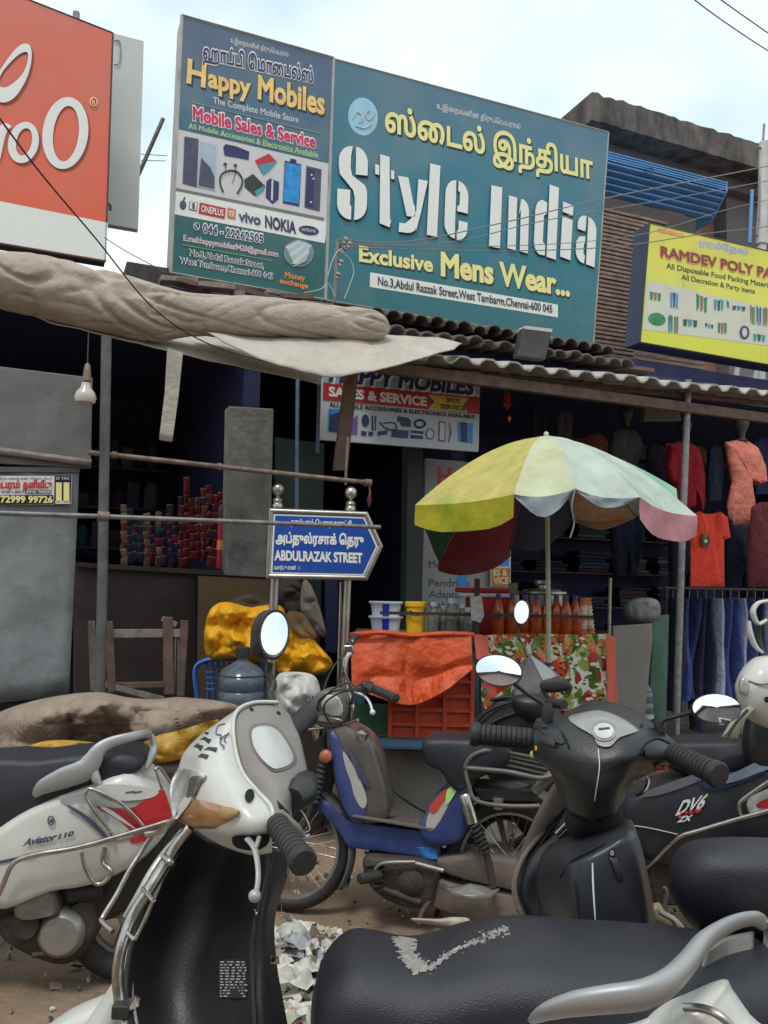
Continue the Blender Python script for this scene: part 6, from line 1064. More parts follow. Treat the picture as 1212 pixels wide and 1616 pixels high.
Pa, _ = pmesh([[(300, 1308, 1.56), (330, 1328, 1.6), (370, 1338, 1.6), (400, 1345, 1.52), (428, 1340, 1.47), (452, 1346, 1.55)], [(262, 1352, 1.55), (300, 1385, 1.62), (350, 1395, 1.62), (393, 1395, 1.54), (424, 1392, 1.46), (452, 1386, 1.55)], [(232, 1420, 1.53), (280, 1440, 1.61), (340, 1450, 1.61), (388, 1450, 1.52), (414, 1450, 1.45), (434, 1450, 1.53)], [(208, 1490, 1.5), (260, 1510, 1.58), (320, 1520, 1.58), (372, 1520, 1.5), (408, 1520, 1.435), (437, 1520, 1.5)], [(200, 1560, 1.47), (250, 1580, 1.54), (310, 1590, 1.54), (368, 1590, 1.47), (408, 1590, 1.41), (449, 1590, 1.48)], [(214, 1650, 1.42), (260, 1665, 1.47), (320, 1670, 1.47), (372, 1672, 1.42), (414, 1672, 1.385), (462, 1670, 1.44)], [(230, 1760, 1.3), (270, 1770, 1.34), (320, 1780, 1.34), (372, 1780, 1.3), (414, 1780, 1.27), (470, 1780, 1.32)]], 'leg_shield', m_bp, ws, th=.006)
dA = depth_of(Pa); pmesh([[(296, 1310, 1.585), (268, 1345, 1.585)][::-1]+[(262, 1354, 1.57)], [(234, 1400, 1.565), (228, 1418, 1.56), (236, 1422, 1.54)], [(200, 1478, 1.55), (198, 1490, 1.54), (210, 1494, 1.52)], [(190, 1550, 1.52), (192, 1562, 1.5), (202, 1564, 1.48)], [(205, 1650, 1.47), (206, 1655, 1.46), (216, 1656, 1.43)]], 'shield_rim', m_wp, ws, th=.01)
decal(dA, [(372, 1514), (398, 1514), (392, 1577), (348, 1574), (345, 1515)][:0] or [(345, 1514), (368, 1513), (390, 1514), (389, 1576), (350, 1575)], 'instruction_sticker', mat('sticker_black', (.03, .03, .032), .5), ws, .003)
random.seed(2)
for i in range(13):
    x = 347
    while x < 386: w_ = random.uniform(2, 7); decal(dA, [(x, 1517+i*4.5), (x+w_, 1517+i*4.5+.2), (x+w_, 1519.2+i*4.5), (x, 1519+i*4.5)], 'sticker_print', m_ins2, ws, .005); x += w_+random.uniform(1.4, 5)
decal(dA, ell(403, 1442, 5, 7, 14, .3), 'bag_hook', m_hole, ws, .006); dtube([(402, 1436, 1.44), (405, 1442, 1.43), (401, 1448, 1.44)], .002, 'hook_wire', m_chr, ws); dtube([(430, 1350, 1.47), (415, 1410, 1.45), (402, 1460, 1.44), (398, 1520, 1.43), (402, 1620, 1.4)], .004, 'column_ridge', m_bp, ws)
dtube([(302, 1306, 1.5), (282, 1330, 1.5), (262, 1362, 1.49), (236, 1404, 1.47), (210, 1446, 1.46), (193, 1492, 1.44), (186, 1535, 1.43), (190, 1585, 1.42), (206, 1680, 1.38)], .0098, 'crash_guard', m_chr, ws, n=12); dtube([(290, 1312, 1.55), (262, 1345, 1.55), (240, 1376, 1.53), (218, 1416, 1.51), (200, 1448, 1.5)], .008, 'crash_guard_tube', m_chr, ws, n=12); dtube([(240, 1318, 1.6), (226, 1340, 1.6), (204, 1374, 1.58), (184, 1412, 1.56), (163, 1446, 1.54), (161, 1454, 1.53), (178, 1470, 1.5)], .0045, 'guard_rod', m_chr, ws)
dtube([(272, 1296, 1.5), (266, 1300, 1.51), (252, 1312, 1.55), (232, 1316, 1.58)], .006, 'guard_tip', m_chr, ws)
dtube([(225, 1402, 1.47), (240, 1420, 1.42), (240, 1426, 1.42), (216, 1478, 1.42), (210, 1481, 1.42), (194, 1466, 1.46)], .0036, 'foot_bracket', m_chr, ws, k=3); dtube([(258, 1352, 1.48), (268, 1360, 1.46), (272, 1366, 1.47)], .006, 'clamp', m_chr, ws)
B().box(at(194, 1592, 1.41), (.03, .03, .022)).build('clamp_block', m_rub, ws, bevel=.003); B().prism([at(*p) for p in ((198, 1580, 1.4), (214, 1572, 1.38), (221, 1576, 1.38), (219, 1588, 1.38), (200, 1597, 1.4))], (0, .003, 0)).build('clamp_tab', m_chr, ws, smooth=0); B().prism([at(*p) for p in ((427, 1509, 1.47), (440, 1510, 1.47), (441, 1522, 1.47), (427, 1521, 1.47))], (0, .003, 0)).build('clamp_tab', m_chr, ws, smooth=0); B().lathe([(.004, 0), (.001, .002)], at(431, 1515, 1.465), (0, -1, 0), 10).build('tab_hole', m_hole, ws)
dome('front_fender', [(60, 1640), (100, 1600), (150, 1575), (190, 1565), (206, 1600), (215, 1700), (60, 1720)], 1.72, .1, m_wp, ws); wheel(ws, V((at(160, 1700, 1.75).x, 1.78, .22)), V((.75, .6, 0)), .215, .045, 0, w_=.05)
B().box(V((at(400, 1700, 1.15).x+.03, 1.0, .27)), (.3, .42, .04), Matrix.Rotation(.5, 3, 'Z')).build('floor_board', m_bp, ws, bevel=.01)

# ---------- black scooter, handlebar towards us
ks_ = thing('black_scooter', 'black scooter with twin oval mirrors and a triangular dash facing the viewer', 'scooter', V((at(950, 1500, 1.9).x, 1.9, 0)))
Pk, _ = pmesh([[(846, 1134, 2.02), (890, 1124, 2.02), (940, 1105, 2.04), (998, 1119, 2.02), (1040, 1148, 1.97), (1070, 1174, 1.92)], [(841, 1148, 1.94), (885, 1142, 1.89), (945, 1130, 1.87), (1000, 1150, 1.84), (1035, 1170, 1.85), (1068, 1186, 1.86)], [(840, 1170, 1.91), (885, 1176, 1.83), (945, 1188, 1.78), (992, 1190, 1.77), (1022, 1195, 1.80), (1066, 1202, 1.85)], [(844, 1198, 1.92), (882, 1210, 1.83), (940, 1225, 1.77), (984, 1218, 1.78), (1008, 1214, 1.82), (1046, 1212, 1.88)], [(868, 1218, 1.94), (892, 1240, 1.84), (938, 1256, 1.78), (970, 1252, 1.79), (984, 1244, 1.83), (994, 1238, 1.92)], [(880, 1252, 1.97), (898, 1280, 1.87), (934, 1293, 1.81), (966, 1287, 1.82), (978, 1274, 1.86), (986, 1262, 1.95)]], 'handlebar_cowl', m_bp, ks_, th=.006)
dK = depth_of(Pk); decal(dK, [(896, 1132), (920, 1124), (948, 1121), (980, 1132), (1007, 1150), (1002, 1156), (978, 1164), (963, 1178), (944, 1176), (934, 1160), (910, 1146)], 'instrument_panel', mat('dusty_dial_glass', (.20, .20, .205), .25, var=.3, scale=9, bump=0, dust=.5, dcol=(.4, .39, .37), coat=.5), ks_, .006, .002, k=3); decal(dK, ell(953, 1153, 20, 16, 28, .1), 'dial_rim', m_alu, ks_, .011); decal(dK, ell(953, 1153, 16, 12.5, 26, .1), 'dial_face', mat('dial_face', (.5, .5, .49), .4, var=.2, scale=40), ks_, .014); decal(dK, [(944, 1149), (962, 1147), (963, 1150), (945, 1152)], 'dial_print', m_blk, ks_, .016)
for x, y in ((888, 1124), (1013, 1145)): decal(dK, ell(x, y, 3.6, 3, 12), 'screw', m_hole, ks_, .006)
decal(dK, [(850, 1136), (866, 1138), (882, 1150), (890, 1172), (878, 1172), (860, 1160), (846, 1146)], 'left_switch_panel', m_bpn, ks_, .006, k=3); decal(dK, [(852, 1142), (862, 1143), (864, 1148), (853, 1148)], 'switch', m_rub, ks_, .012, .004)
decal(dK, [(852, 1164), (868, 1163), (876, 1172), (872, 1180), (856, 1176), (850, 1170)], 'switch_cluster', m_rub, ks_, .014, .006, k=3); dome('yellow_switch', [(844, 1177), (860, 1178), (861, 1187), (844, 1185)], 1.9, .006, m_ypl, ks_, k=1); drape('green_tag', '', '', [(838, 1186), (850, 1184), (866, 1192), (870, 1200), (852, 1200), (838, 1196)], 1.93, m_grn, 3, .01, .004, par=ks_)
decal(dK, [(1018, 1178), (1040, 1180), (1056, 1190), (1048, 1200), (1022, 1196)], 'switch_cluster', m_rub, ks_, .012, .006, k=3); dome('red_switch', [(1032, 1207), (1052, 1209), (1053, 1217), (1033, 1215)], 1.84, .008, m_rlens, ks_, k=1)
for q in ([(1012, 1190), (1022, 1172), (1040, 1166), (1062, 1176)], [(842, 1150), (868, 1142), (888, 1158), (898, 1180)]): dtube([(p[0], p[1], dK(*p)-.004) for p in q], .0022, 'panel_seam', m_hole, ks_)
dtube([(944, 1182, 1.785-.005), (946, 1210, 1.765-.004), (942, 1240, 1.77-.004), (937, 1272, 1.8-.006)], .0011, 'scratch', m_wpl, ks_)
grip((842, 1167, 1.95), (742, 1158, 1.97), .0245, 'grip', ks_, ridges=10); grip((1062, 1188, 1.83), (1136, 1224, 1.7), .0235, 'grip', ks_, ridges=10)
dtube([(1000, 1230, 1.95), (985, 1226, 2.0), (1010, 1226, 1.93), (1022, 1232, 1.9), (1016, 1250, 1.88), (1004, 1256, 1.9)], [.009, .009, .006, .005, .004, .003], 'brake_lever', m_chr, ks_)
mirror(ks_, (787, 1058), 36, 23.5, .17, refl(787, 1058, 20, -8), [(806, 1074, 2.02), (832, 1095, 2.02), (860, 1114, 2.02), (864, 1132, 2.0)], 2.0, .0052, 1.08, .03); mirror(ks_, (1131, 1118), 38, 22.5, .06, refl(1131, 1118, 26, 14), [(1100, 1122, 1.84), (1070, 1130, 1.88), (1046, 1138, 1.9), (1042, 1156, 1.9)], 1.82, .0048, 1.06, .03)
for q in (((1036, 1140), (1050, 1142)), ((858, 1112), (872, 1116))): B().lathe([(.012, 0), (.014, .01), (.014, .025), (.010, .04)], at(q[0][0]+6, 1160 if q[0][0] > 1000 else 1138, 1.93), (0, .1, 1), 12).build('mirror_boot', m_rub, ks_)
dome('shield_side', [(886, 1222), (902, 1222), (908, 1240), (896, 1272), (872, 1304), (852, 1340), (838, 1366), (816, 1362), (832, 1316), (858, 1262)], 2.09, .03, m_mud, ks_, k=2); dtube([(842, 1362, 2.05), (856, 1330, 2.05), (878, 1298, 2.05)], .004, 'side_seam', m_hole, ks_)
# steering neck, glove box, leg shield
dome('steering_neck', [(895, 1282), (935, 1290), (975, 1270), (985, 1300), (975, 1320), (920, 1325), (895, 1310)], 1.92, .08, m_hole, ks_)
Pc, _ = pmesh([[(866, 1334, 2.0), (890, 1322, 1.95), (905, 1318, 1.93), (950, 1296, 1.90), (992, 1292, 1.93), (1000, 1302, 2.04)], [(852, 1356, 1.97), (880, 1352, 1.88), (904, 1356, 1.80), (950, 1334, 1.785), (996, 1310, 1.81), (1008, 1322, 2.0)], [(844, 1388, 1.97), (878, 1386, 1.86), (905, 1376, 1.775), (955, 1356, 1.762), (1003, 1336, 1.79), (1016, 1350, 1.98)], [(850, 1430, 1.97), (882, 1430, 1.84), (911, 1430, 1.755), (962, 1424, 1.745), (1016, 1410, 1.77), (1030, 1420, 1.96)], [(862, 1480, 1.97), (892, 1484, 1.83), (918, 1490, 1.745), (970, 1488, 1.735), (1026, 1476, 1.76), (1040, 1484, 1.95)], [(880, 1560, 1.95), (904, 1565, 1.81), (926, 1570, 1.72), (980, 1570, 1.71), (1034, 1560, 1.74), (1048, 1565, 1.92)], [(900, 1700, 1.8), (920, 1700, 1.7), (936, 1705, 1.62), (990, 1700, 1.61), (1040, 1700, 1.64), (1054, 1700, 1.82)]], 'glove_box', m_bpn, ks_, th=.006, k=4)
dG = depth_of(Pc); dtube([(p[0], p[1], dG(*p)-.003) for p in ((884, 1384), (904, 1358), (950, 1334), (998, 1308))], .0024, 'box_seam', m_hole, ks_, k=4); dtube([(p[0], p[1], dG(*p)-.001) for p in ((904, 1358), (908, 1400), (914, 1450), (920, 1500))], .0018, 'box_seam', m_hole, ks_)
dtube([(p[0], p[1], dG(*p)-.004) for p in ((935, 1362), (936, 1395), (938, 1430), (940, 1458))], [.0015, .0022, .0018, .0008], 'scratch', m_wpl, ks_); decal(dG, ell(966, 1347, 5.5, 9, 18, .1), 'lock_rim', m_hole, ks_, .004); decal(dG, ell(966, 1346, 3.4, 4.5, 14), 'lock', m_alu, ks_, .008); decal(dG, [(960, 1352), (974, 1354), (984, 1388), (974, 1390)], 'latch', m_bp, ks_, .005, .004)
pmesh([[(880, 1226, 2.15), (892, 1222, 2.12), (905, 1240, 2.1), (905, 1300, 2.05)], [(862, 1290, 2.12), (876, 1290, 2.08), (890, 1300, 2.05), (900, 1330, 2.03)], [(820, 1352, 2.08), (838, 1356, 2.04), (860, 1362, 2.02), (880, 1372, 2.0)], [(808, 1400, 2.06), (824, 1404, 2.02), (850, 1408, 2.02), (876, 1412, 2.0)], [(818, 1440, 2.05), (834, 1442, 2.01), (856, 1444, 2.0), (880, 1450, 1.98)], [(846, 1480, 2.03), (858, 1482, 2.0), (872, 1484, 1.98), (890, 1490, 1.96)], [(880, 1540, 2.0), (890, 1545, 1.97), (900, 1550, 1.95), (910, 1560, 1.94)]], 'leg_shield', m_bpn, ks_, th=.008)
dtube([(893, 1224, 2.11), (880, 1262, 2.1), (866, 1300, 2.08), (830, 1346, 2.05), (816, 1376, 2.03), (812, 1404, 2.02), (820, 1436, 2.01), (842, 1476, 2.0), (870, 1520, 1.98)], [.012, .013, .012, .011, .012, .012, .012, .01, .01], 'shield_edge', m_mud, ks_, flat=.6); dtube([(905, 1290, 2.04), (892, 1304, 2.03), (878, 1318, 2.02)], .008, 'bright_trim', m_chr, ks_); dtube([(822, 1440, 1.99), (836, 1460, 1.98), (850, 1480, 1.97)], .0035, 'edge_trim', m_chr, ks_)
dome('seat', [(1056, 1392), (1062, 1352), (1088, 1328), (1140, 1321), (1220, 1322), (1420, 1330), (1440, 1420), (1400, 1500), (1240, 1490), (1150, 1484), (1100, 1468), (1070, 1432)], 1.75, .17, m_vin, ks_, back=1.0, pw=3, nr=16, k=8)
dome('side_panel', [(1090, 1480), (1180, 1478), (1400, 1490), (1420, 1640), (1200, 1640), (1120, 1560)], 1.72, .12, m_bpn, ks_); B().box(V((at(1060, 1600, 1.8).x-.05, 1.75, .3)), (.42, .5, .05)).build('floor_board', m_bp, ks_, bevel=.01)
wheel(ks_, V((at(880, 1420, 2.5).x, 2.42, .222)), V((.9, .35, 0)), .22, .045, 0, w_=.05); wheel(ks_, V((at(1280, 1600, 1.5).x, 1.45, .222)), V((.5, .85, 0)), .22, .045, 0, w_=.05)
dtube([(1030, 1432, 1.98), (1040, 1446, 1.98), (1062, 1456, 2.0), (1076, 1466, 2.0)], [.02, .018, .014, .008], 'cream_fender_tip', mat('cream_plastic', (.5, .42, .26), .5, dust=.3), ks_)
for q in ([(1048, 1400, 1.95), (1052, 1410, 1.95), (1048, 1430, 1.95)], [(1040, 1440, 1.9), (1060, 1452, 1.9), (1066, 1462, 1.9)]): dtube(q, .004, 'hinge_wire', m_alu, ks_)

# ---------- dark scooter behind, side on
g1, g2 = V((.55, 3.85, 0)), V((1.75, 3.35, 0)); D5 = mkplane(g1, g2); ds = thing('dark_scooter', 'dark scooter with silver and red side lettering behind the black scooter', 'scooter', V((1.15, 3.6, 0)))
inflate('seat', [(1046, 1176), (1062, 1166), (1110, 1164), (1175, 1163), (1230, 1166), (1330, 1160), (1340, 1185), (1260, 1200), (1190, 1206), (1140, 1216), (1080, 1214), (1052, 1196)], D5, .27, m_vin, ds, edge=.4)
inflate('body_panel', [(980, 1270), (992, 1248), (1040, 1228), (1110, 1212), (1200, 1200), (1340, 1180), (1350, 1260), (1260, 1300), (1160, 1330), (1090, 1352), (1030, 1345), (1000, 1312), (984, 1296)], D5, .31, m_bpn, ds, edge=.3, k=4)
mdec([(1012, 1258), (1024, 1248), (1090, 1224), (1108, 1224), (1110, 1230), (1050, 1252)], mat('slate_trim', (.10, .11, .14), .35, dust=.3), .163, 'trim', D5, ds); mdec([(1124, 1232), (1150, 1224), (1212, 1194), (1280, 1170), (1280, 1182), (1212, 1214), (1150, 1236)], mat('silver_blue_trim', (.2, .24, .31), .35, dust=.2), .166, 'trim', D5, ds); mdec([(1100, 1230), (1118, 1240), (1150, 1238), (1200, 1218), (1202, 1222), (1150, 1243), (1112, 1244)], mat('navy_gloss', (.02, .03, .09), .2), .168, 'trim', D5, ds)
tx = lambda s, a_, b_, t_, m, **k: text(lambda x, y: D5(x, y, .158), D5.n, s, a_, b_, t_, m, ds, lift=.008, **k)
tx('DV6', (1066, 1286), (1108, 1275), (1068, 1266), m_gry, off=.03, slant=.5); tx('DV6', (1070, 1290), (1106, 1280), (1071, 1283), m_red, off=.03, slant=.5); tx('ZX', (1068, 1297), (1090, 1294), (1069, 1289), m_gry, off=.05, slant=.4)
ptube(D5, [(985, 1302, .155), (1020, 1306, .16), (1070, 1317, .165)], .003, 'panel_edge', m_alu, ds); ptube(D5, [(1018, 1370, .14), (1034, 1356, .18), (1052, 1338, .2), (1074, 1320, .22), (1100, 1312, .22), (1160, 1294, .22), (1240, 1272, .22), (1320, 1252, .22)], .0095, 'side_rail', m_chr, ds, n=10)
ptube(D5, [(1260, 1205, .2), (1212, 1234, .2), (1172, 1262, .2), (1166, 1274, .2), (1170, 1288, .2), (1178, 1292, .2)], .008, 'rail_loop', m_chr, ds); mdec([(1180, 1262), (1212, 1245), (1280, 1220), (1280, 1270), (1212, 1282), (1185, 1285)], m_lens, .165, 'lamp', D5, ds); mdec([(1200, 1265), (1280, 1240), (1280, 1262), (1205, 1276)], m_rlens, .168, 'tail_lamp', D5, ds)
inflate('under_tray', [(1000, 1330), (1300, 1290), (1300, 1420), (1020, 1420)], D5, .18, m_eng, ds, k=1); 
wheel(ds, V((D5(1240, 1450).x, D5(1240, 1450).y, .222)), D5.n, .22, .045, 0, w_=.05); wheel(ds, V((D5(800, 1450).x, D5(800, 1450).y, .222)), D5.n, .22, .045, 0, w_=.05)
inflate('front_body', [(742, 1168), (760, 1130), (782, 1110), (800, 1096), (845, 1096), (868, 1112), (880, 1140), (900, 1200), (930, 1300), (880, 1330), (830, 1300), (770, 1200)], D5, .3, m_bp, ds, edge=.6); inflate('floor_board', [(770, 1340), (1020, 1350), (1020, 1385), (780, 1385)], D5, .3, m_bp, ds, k=1)
for q in ([(745, 1160, .16), (762, 1128, .16), (800, 1110, .16), (822, 1108, .15)], [(752, 1172, .165), (775, 1142, .165), (812, 1126, .16), (832, 1126, .15)], [(775, 1104, .12), (806, 1100, .14), (826, 1104, .14)]): ptube(D5, q, .008, 'body_fold', m_bpn, ds)
B().add([D5(806, 1062, .06), D5(836, 1031, 0), D5(858, 1074, .08), D5(850, 1096, .09), D5(812, 1100, .08), D5(884, 1066, -.14), D5(880, 1092, -.12)], [(0, 1, 2, 3, 4), (1, 5, 2), (2, 5, 6, 3)]).build('visor', mat('tinted_visor', (.085, .078, .085), .3, var=.2, dust=.3), ds, smooth=0, solid=.006)
B().add([D5(837, 1033, .012), D5(882, 1066, -.128), D5(858, 1074, .09)], [(0, 1, 2)]).build('visor_painted_highlight', mat('visor_highlight', (.3, .3, .33), .3, dust=.3), ds, smooth=0, solid=.003)  # highlight on the upper visor face, painted as a paler copy
dome('headlamp_nacelle', [(808, 1100), (840, 1094), (868, 1100), (878, 1115), (868, 1136), (836, 1140), (812, 1124)], 3.6, .1, m_bp, ds); dome('mirror_back', [(852, 1080), (858, 1073), (876, 1070), (895, 1074), (902, 1084), (892, 1091), (868, 1093), (855, 1090)], 3.5, .02, m_rub, ds); dtube([(858, 1090, 3.5), (868, 1104, 3.5), (884, 1108, 3.52)], .008, 'mirror_stem', m_rub, ds); dtube([(866, 1108, 3.5), (890, 1112, 3.4)], .02, 'grip', m_rub, ds)
mirror(ds, (823, 966), 11.5, 18, .05, refl(823, 966, 40, -6), [(821, 984, 3.77), (818, 1004, 3.76), (826, 1018, 3.75), (832, 1036, 3.7)], 3.75, .005, 1.12, .02)
# ---------- cream scooter at the right edge
cs = thing('cream_scooter', 'cream white scooter front cut off by the right edge of the picture', 'scooter', V((at(1230, 1300, 3.3).x, 3.3, 0)))
dome('headlamp_cowl', [(1160, 1092), (1166, 1064), (1184, 1042), (1204, 1035), (1250, 1036), (1290, 1060), (1290, 1140), (1240, 1160), (1206, 1150), (1176, 1130)], 3.3, .14, m_wp, cs, k=6); dome('headlamp_lens', [(1166, 1076), (1172, 1066), (1182, 1070), (1184, 1090), (1176, 1098), (1166, 1092)], 3.2, .03, m_lens, cs); dtube([(1176, 1072, 3.2), (1200, 1080, 3.16), (1230, 1076, 3.15)], .003, 'cowl_seam', m_slt, cs)
dome('indicator_hole', ell(1210, 1104, 4, 5, 12), 3.15, .01, m_hole, cs)
dtube([(1212, 948, 3.35), (1196, 952, 3.35), (1188, 966, 3.35), (1196, 984, 3.35), (1210, 978, 3.35)], [.012, .016, .02, .016, .012], 'white_hand_guard', m_wp, cs, flat=.5); dtube([(1182, 980, 3.3), (1184, 1000, 3.3), (1192, 1020, 3.3), (1204, 1030, 3.3)], [.01, .02, .018, .008], 'white_lever_guard', m_wp, cs, flat=.5); dtube([(1196, 984, 3.36), (1198, 1010, 3.36), (1206, 1038, 3.34)], .012, 'stem', m_rub, cs)
dome('fender', [(1138, 1164), (1150, 1143), (1166, 1124), (1184, 1112), (1192, 1118), (1172, 1142), (1164, 1166)], 3.2, .03, mat('dusty_cream', (.36, .34, .29), .5, dust=.4), cs, k=1); dtube([(1148, 1162, 3.15), (1162, 1140, 3.15), (1180, 1120, 3.15)], .006, 'fender_slot', m_bp, cs); dome('side_fairing', [(1180, 1126), (1230, 1120), (1280, 1180), (1240, 1240), (1176, 1200)], 3.35, .1, m_bp, cs); inflate('leg_shield', [(1200, 1140), (1300, 1140), (1310, 1400), (1230, 1400)], mkplane(V((0, 3.3, 0)), V((1, 3.35, 0))), .35, m_wp, cs); wheel(cs, V((at(1190, 1300, 3.25).x, 3.25, .222)), V((.2, -1, 0)), .22, .045, 0, w_=.05)

# ---------- nearest seat and tail
fs = thing('white_scooter', 'white scooter in the foreground with a torn black seat and grey grab rail', 'scooter', V((.3, 1.5, 0)))
def seat_pt(u, a):      # u 0..1 along, a angle round the section
    x = -.105+.80*u; e = min(1, max(0.001, u/.10)); rn = math.sqrt(1-(1-e)**2) if u < .10 else 1
    hw = (.125+.03*min(1, u*2))*(.25+.75*rn)-.03*max(0, u-.8)/.2; top = .783-.020*math.exp(-((u-.22)/.09)**2)+.012*math.exp(-((u-.45)/.15)**2)-.02*max(0, u-.7)/.3+.008*u; th = .20*(.12+.88*rn)*(1-.25*max(0, u-.75)/.25)
    ca, sa = math.cos(a), math.sin(a); y = hw*math.copysign(abs(ca)**.62, ca); z = math.copysign(abs(sa)**.7, sa); zz = top-.09+(.09*z if z > 0 else th*.75*z)
    return V((x, 1.475+.03*u+y, zz-(.09*(1-rn) if u < .1 else 0)))
b = B(); b.ring([[seat_pt(u, 2*math.pi*j/48) for j in range(48)] for u in list(np.linspace(0, .1, 9))+list(np.linspace(.115, 1, 40))]); b.build('seat', m_vin, fs, smooth=80)
m_foam = mat('torn_foam', (.27, .255, .235), .9, var=.35, scale=60, bump=.3); b = B(); random.seed(12)
def seat_hit(px, py):
    d = ray(px, py); best = None
    for u in np.linspace(.02, .7, 140):
        for a in np.linspace(-.1, 1.75, 60):
            p = seat_pt(u, math.pi+a) if False else seat_pt(u, -a+math.pi) ; q = p-O; e = (q-d*(q.dot(d)/d.dot(d))).length
            if best is None or e < best[0]: best = (e, u, a)
    return best[1], best[2]
def su(u, a): return seat_pt(u, math.pi-a)
u0, a0_ = seat_hit(640, 1490); u1, a1_ = seat_hit(670, 1530); u2, a2_ = seat_hit(720, 1500); u3, a3_ = seat_hit(800, 1468); ut, at_ = seat_hit(640, 1462)
pts_ = spl([(ut, at_), (u0, a0_), (u1, a1_), (u2, a2_), (u3, a3_)], 14)
for i, p in enumerate(pts_):
    t = i/len(pts_)
    for _ in range(70 if t < .45 else 14):
        sp = .013 if t < .5 else (.005 if random.random() < .8 else .012); u = p[0]+random.gauss(0, sp*.6); a = p[1]+random.gauss(0, sp*3.2); c_ = su(u, a); n = (su(u+.01, a)-su(u-.01, a)).cross(su(u, a+.05)-su(u, a-.05)).normalized()
        if n.z < 0: n = -n
        s_ = random.uniform(.0012, .0045) if t < .5 else random.uniform(.0008, .003); t1 = n.orthogonal().normalized(); t1 = Matrix.Rotation(random.uniform(0, 6.3), 3, n) @ t1; t2 = n.cross(t1); k_ = [random.uniform(.5, 1.3) for _ in range(5)]
        b.add([c_+n*.0012+(t1*math.cos(x*1.257)*k_[x]*1.6+t2*math.sin(x*1.257)*k_[x])*s_+n*random.uniform(-.0006, .0008) for x in range(5)]+[c_+n*.0016], [(x, (x+1) % 5, 5) for x in range(5)])
b.build('torn_foam_flakes', m_foam, fs, smooth=0, kind='stuff')
dtube([(838, 1612, 1.30), (866, 1596, 1.27), (910, 1584, 1.25), (960, 1577, 1.24), (1012, 1570, 1.24), (1052, 1552, 1.26), (1082, 1522, 1.30), (1106, 1490, 1.34), (1135, 1468, 1.40), (1165, 1454, 1.46), (1192, 1450, 1.5), (1206, 1460, 1.53)], [.006, .018, .025, .028, .030, .031, .028, .024, .020, .017, .015, .012], 'grab_rail', m_sgr, fs, n=16, flat=.55, up=(0, 1, .5)); dtube([(1204, 1452, 1.52), (1214, 1470, 1.54), (1210, 1500, 1.54), (1196, 1526, 1.52)], [.009, .010, .009, .006], 'grab_rail_tail', m_sgr, fs, flat=.6)
pmesh([[(1120, 1500, 1.42), (1150, 1480, 1.48), (1190, 1470, 1.52)], [(1110, 1530, 1.42), (1145, 1525, 1.46), (1188, 1515, 1.5)], [(1095, 1560, 1.4), (1140, 1560, 1.44), (1180, 1545, 1.48)]], 'tail_bracket', m_alu, fs)
dome('tail_panel', [(1040, 1580), (1090, 1562), (1142, 1545), (1158, 1562), (1190, 1600), (1240, 1660), (1150, 1760), (1000, 1760), (960, 1660), (1000, 1610)], 1.40, .10, m_wp, fs, k=5, nr=14); dome('side_body', [(850, 1606), (1000, 1600), (1080, 1600), (1090, 1800), (760, 1800), (780, 1660)], 1.42, .12, m_wp, fs)
dtube([(1080, 1590, 1.3), (1110, 1592, 1.28), (1140, 1606, 1.26), (1170, 1640, 1.25)], .0065, 'chrome_rail', m_chr, fs); dtube([(1140, 1545, 1.42), (1170, 1546, 1.42), (1212, 1580, 1.42), (1260, 1640, 1.4)], .0065, 'chrome_rail', m_chr, fs); dtube([(1178, 1544, 1.46), (1212, 1570, 1.46), (1260, 1600, 1.45)], .0065, 'chrome_rail', m_chr, fs)
dome('lower_body', [(700, 1680), (1100, 1680), (1180, 1900), (1100, 2050), (760, 2050), (690, 1900)], 1.42, .13, m_wp, fs); wheel(fs, V((.62, 1.42, .222)), V((.05, -1, 0)), .22, .045, 0, w_=.05); wheel(fs, V((-.62, 1.5, .222)), V((.05, -1, 0)), .22, .045, 0, w_=.05); B().box((-.25, 1.48, .28), (.4, .3, .05)).build('floor_board', m_bp, fs, bevel=.01); B().box((-.47, 1.48, .47), (.05, .34, .36)).build('leg_shield', m_wp, fs, bevel=.02)
bcr = thing('blue_crate', 'blue slatted plastic crate at the lower right edge', 'crate', at(1215, 1540, 1.8))
for i in range(6): B().box(at(1245, 1499+i*8, 1.8), (.16, .1, .008)).build('slat', mat('bright_blue_plastic', c8(28, 96, 176), .4, var=.1), bcr, smooth=0, bevel=.002)
B().box(at(1212, 1545, 1.85), (.02, .02, .12)).build('corner_post', m_cab, bcr, smooth=0)
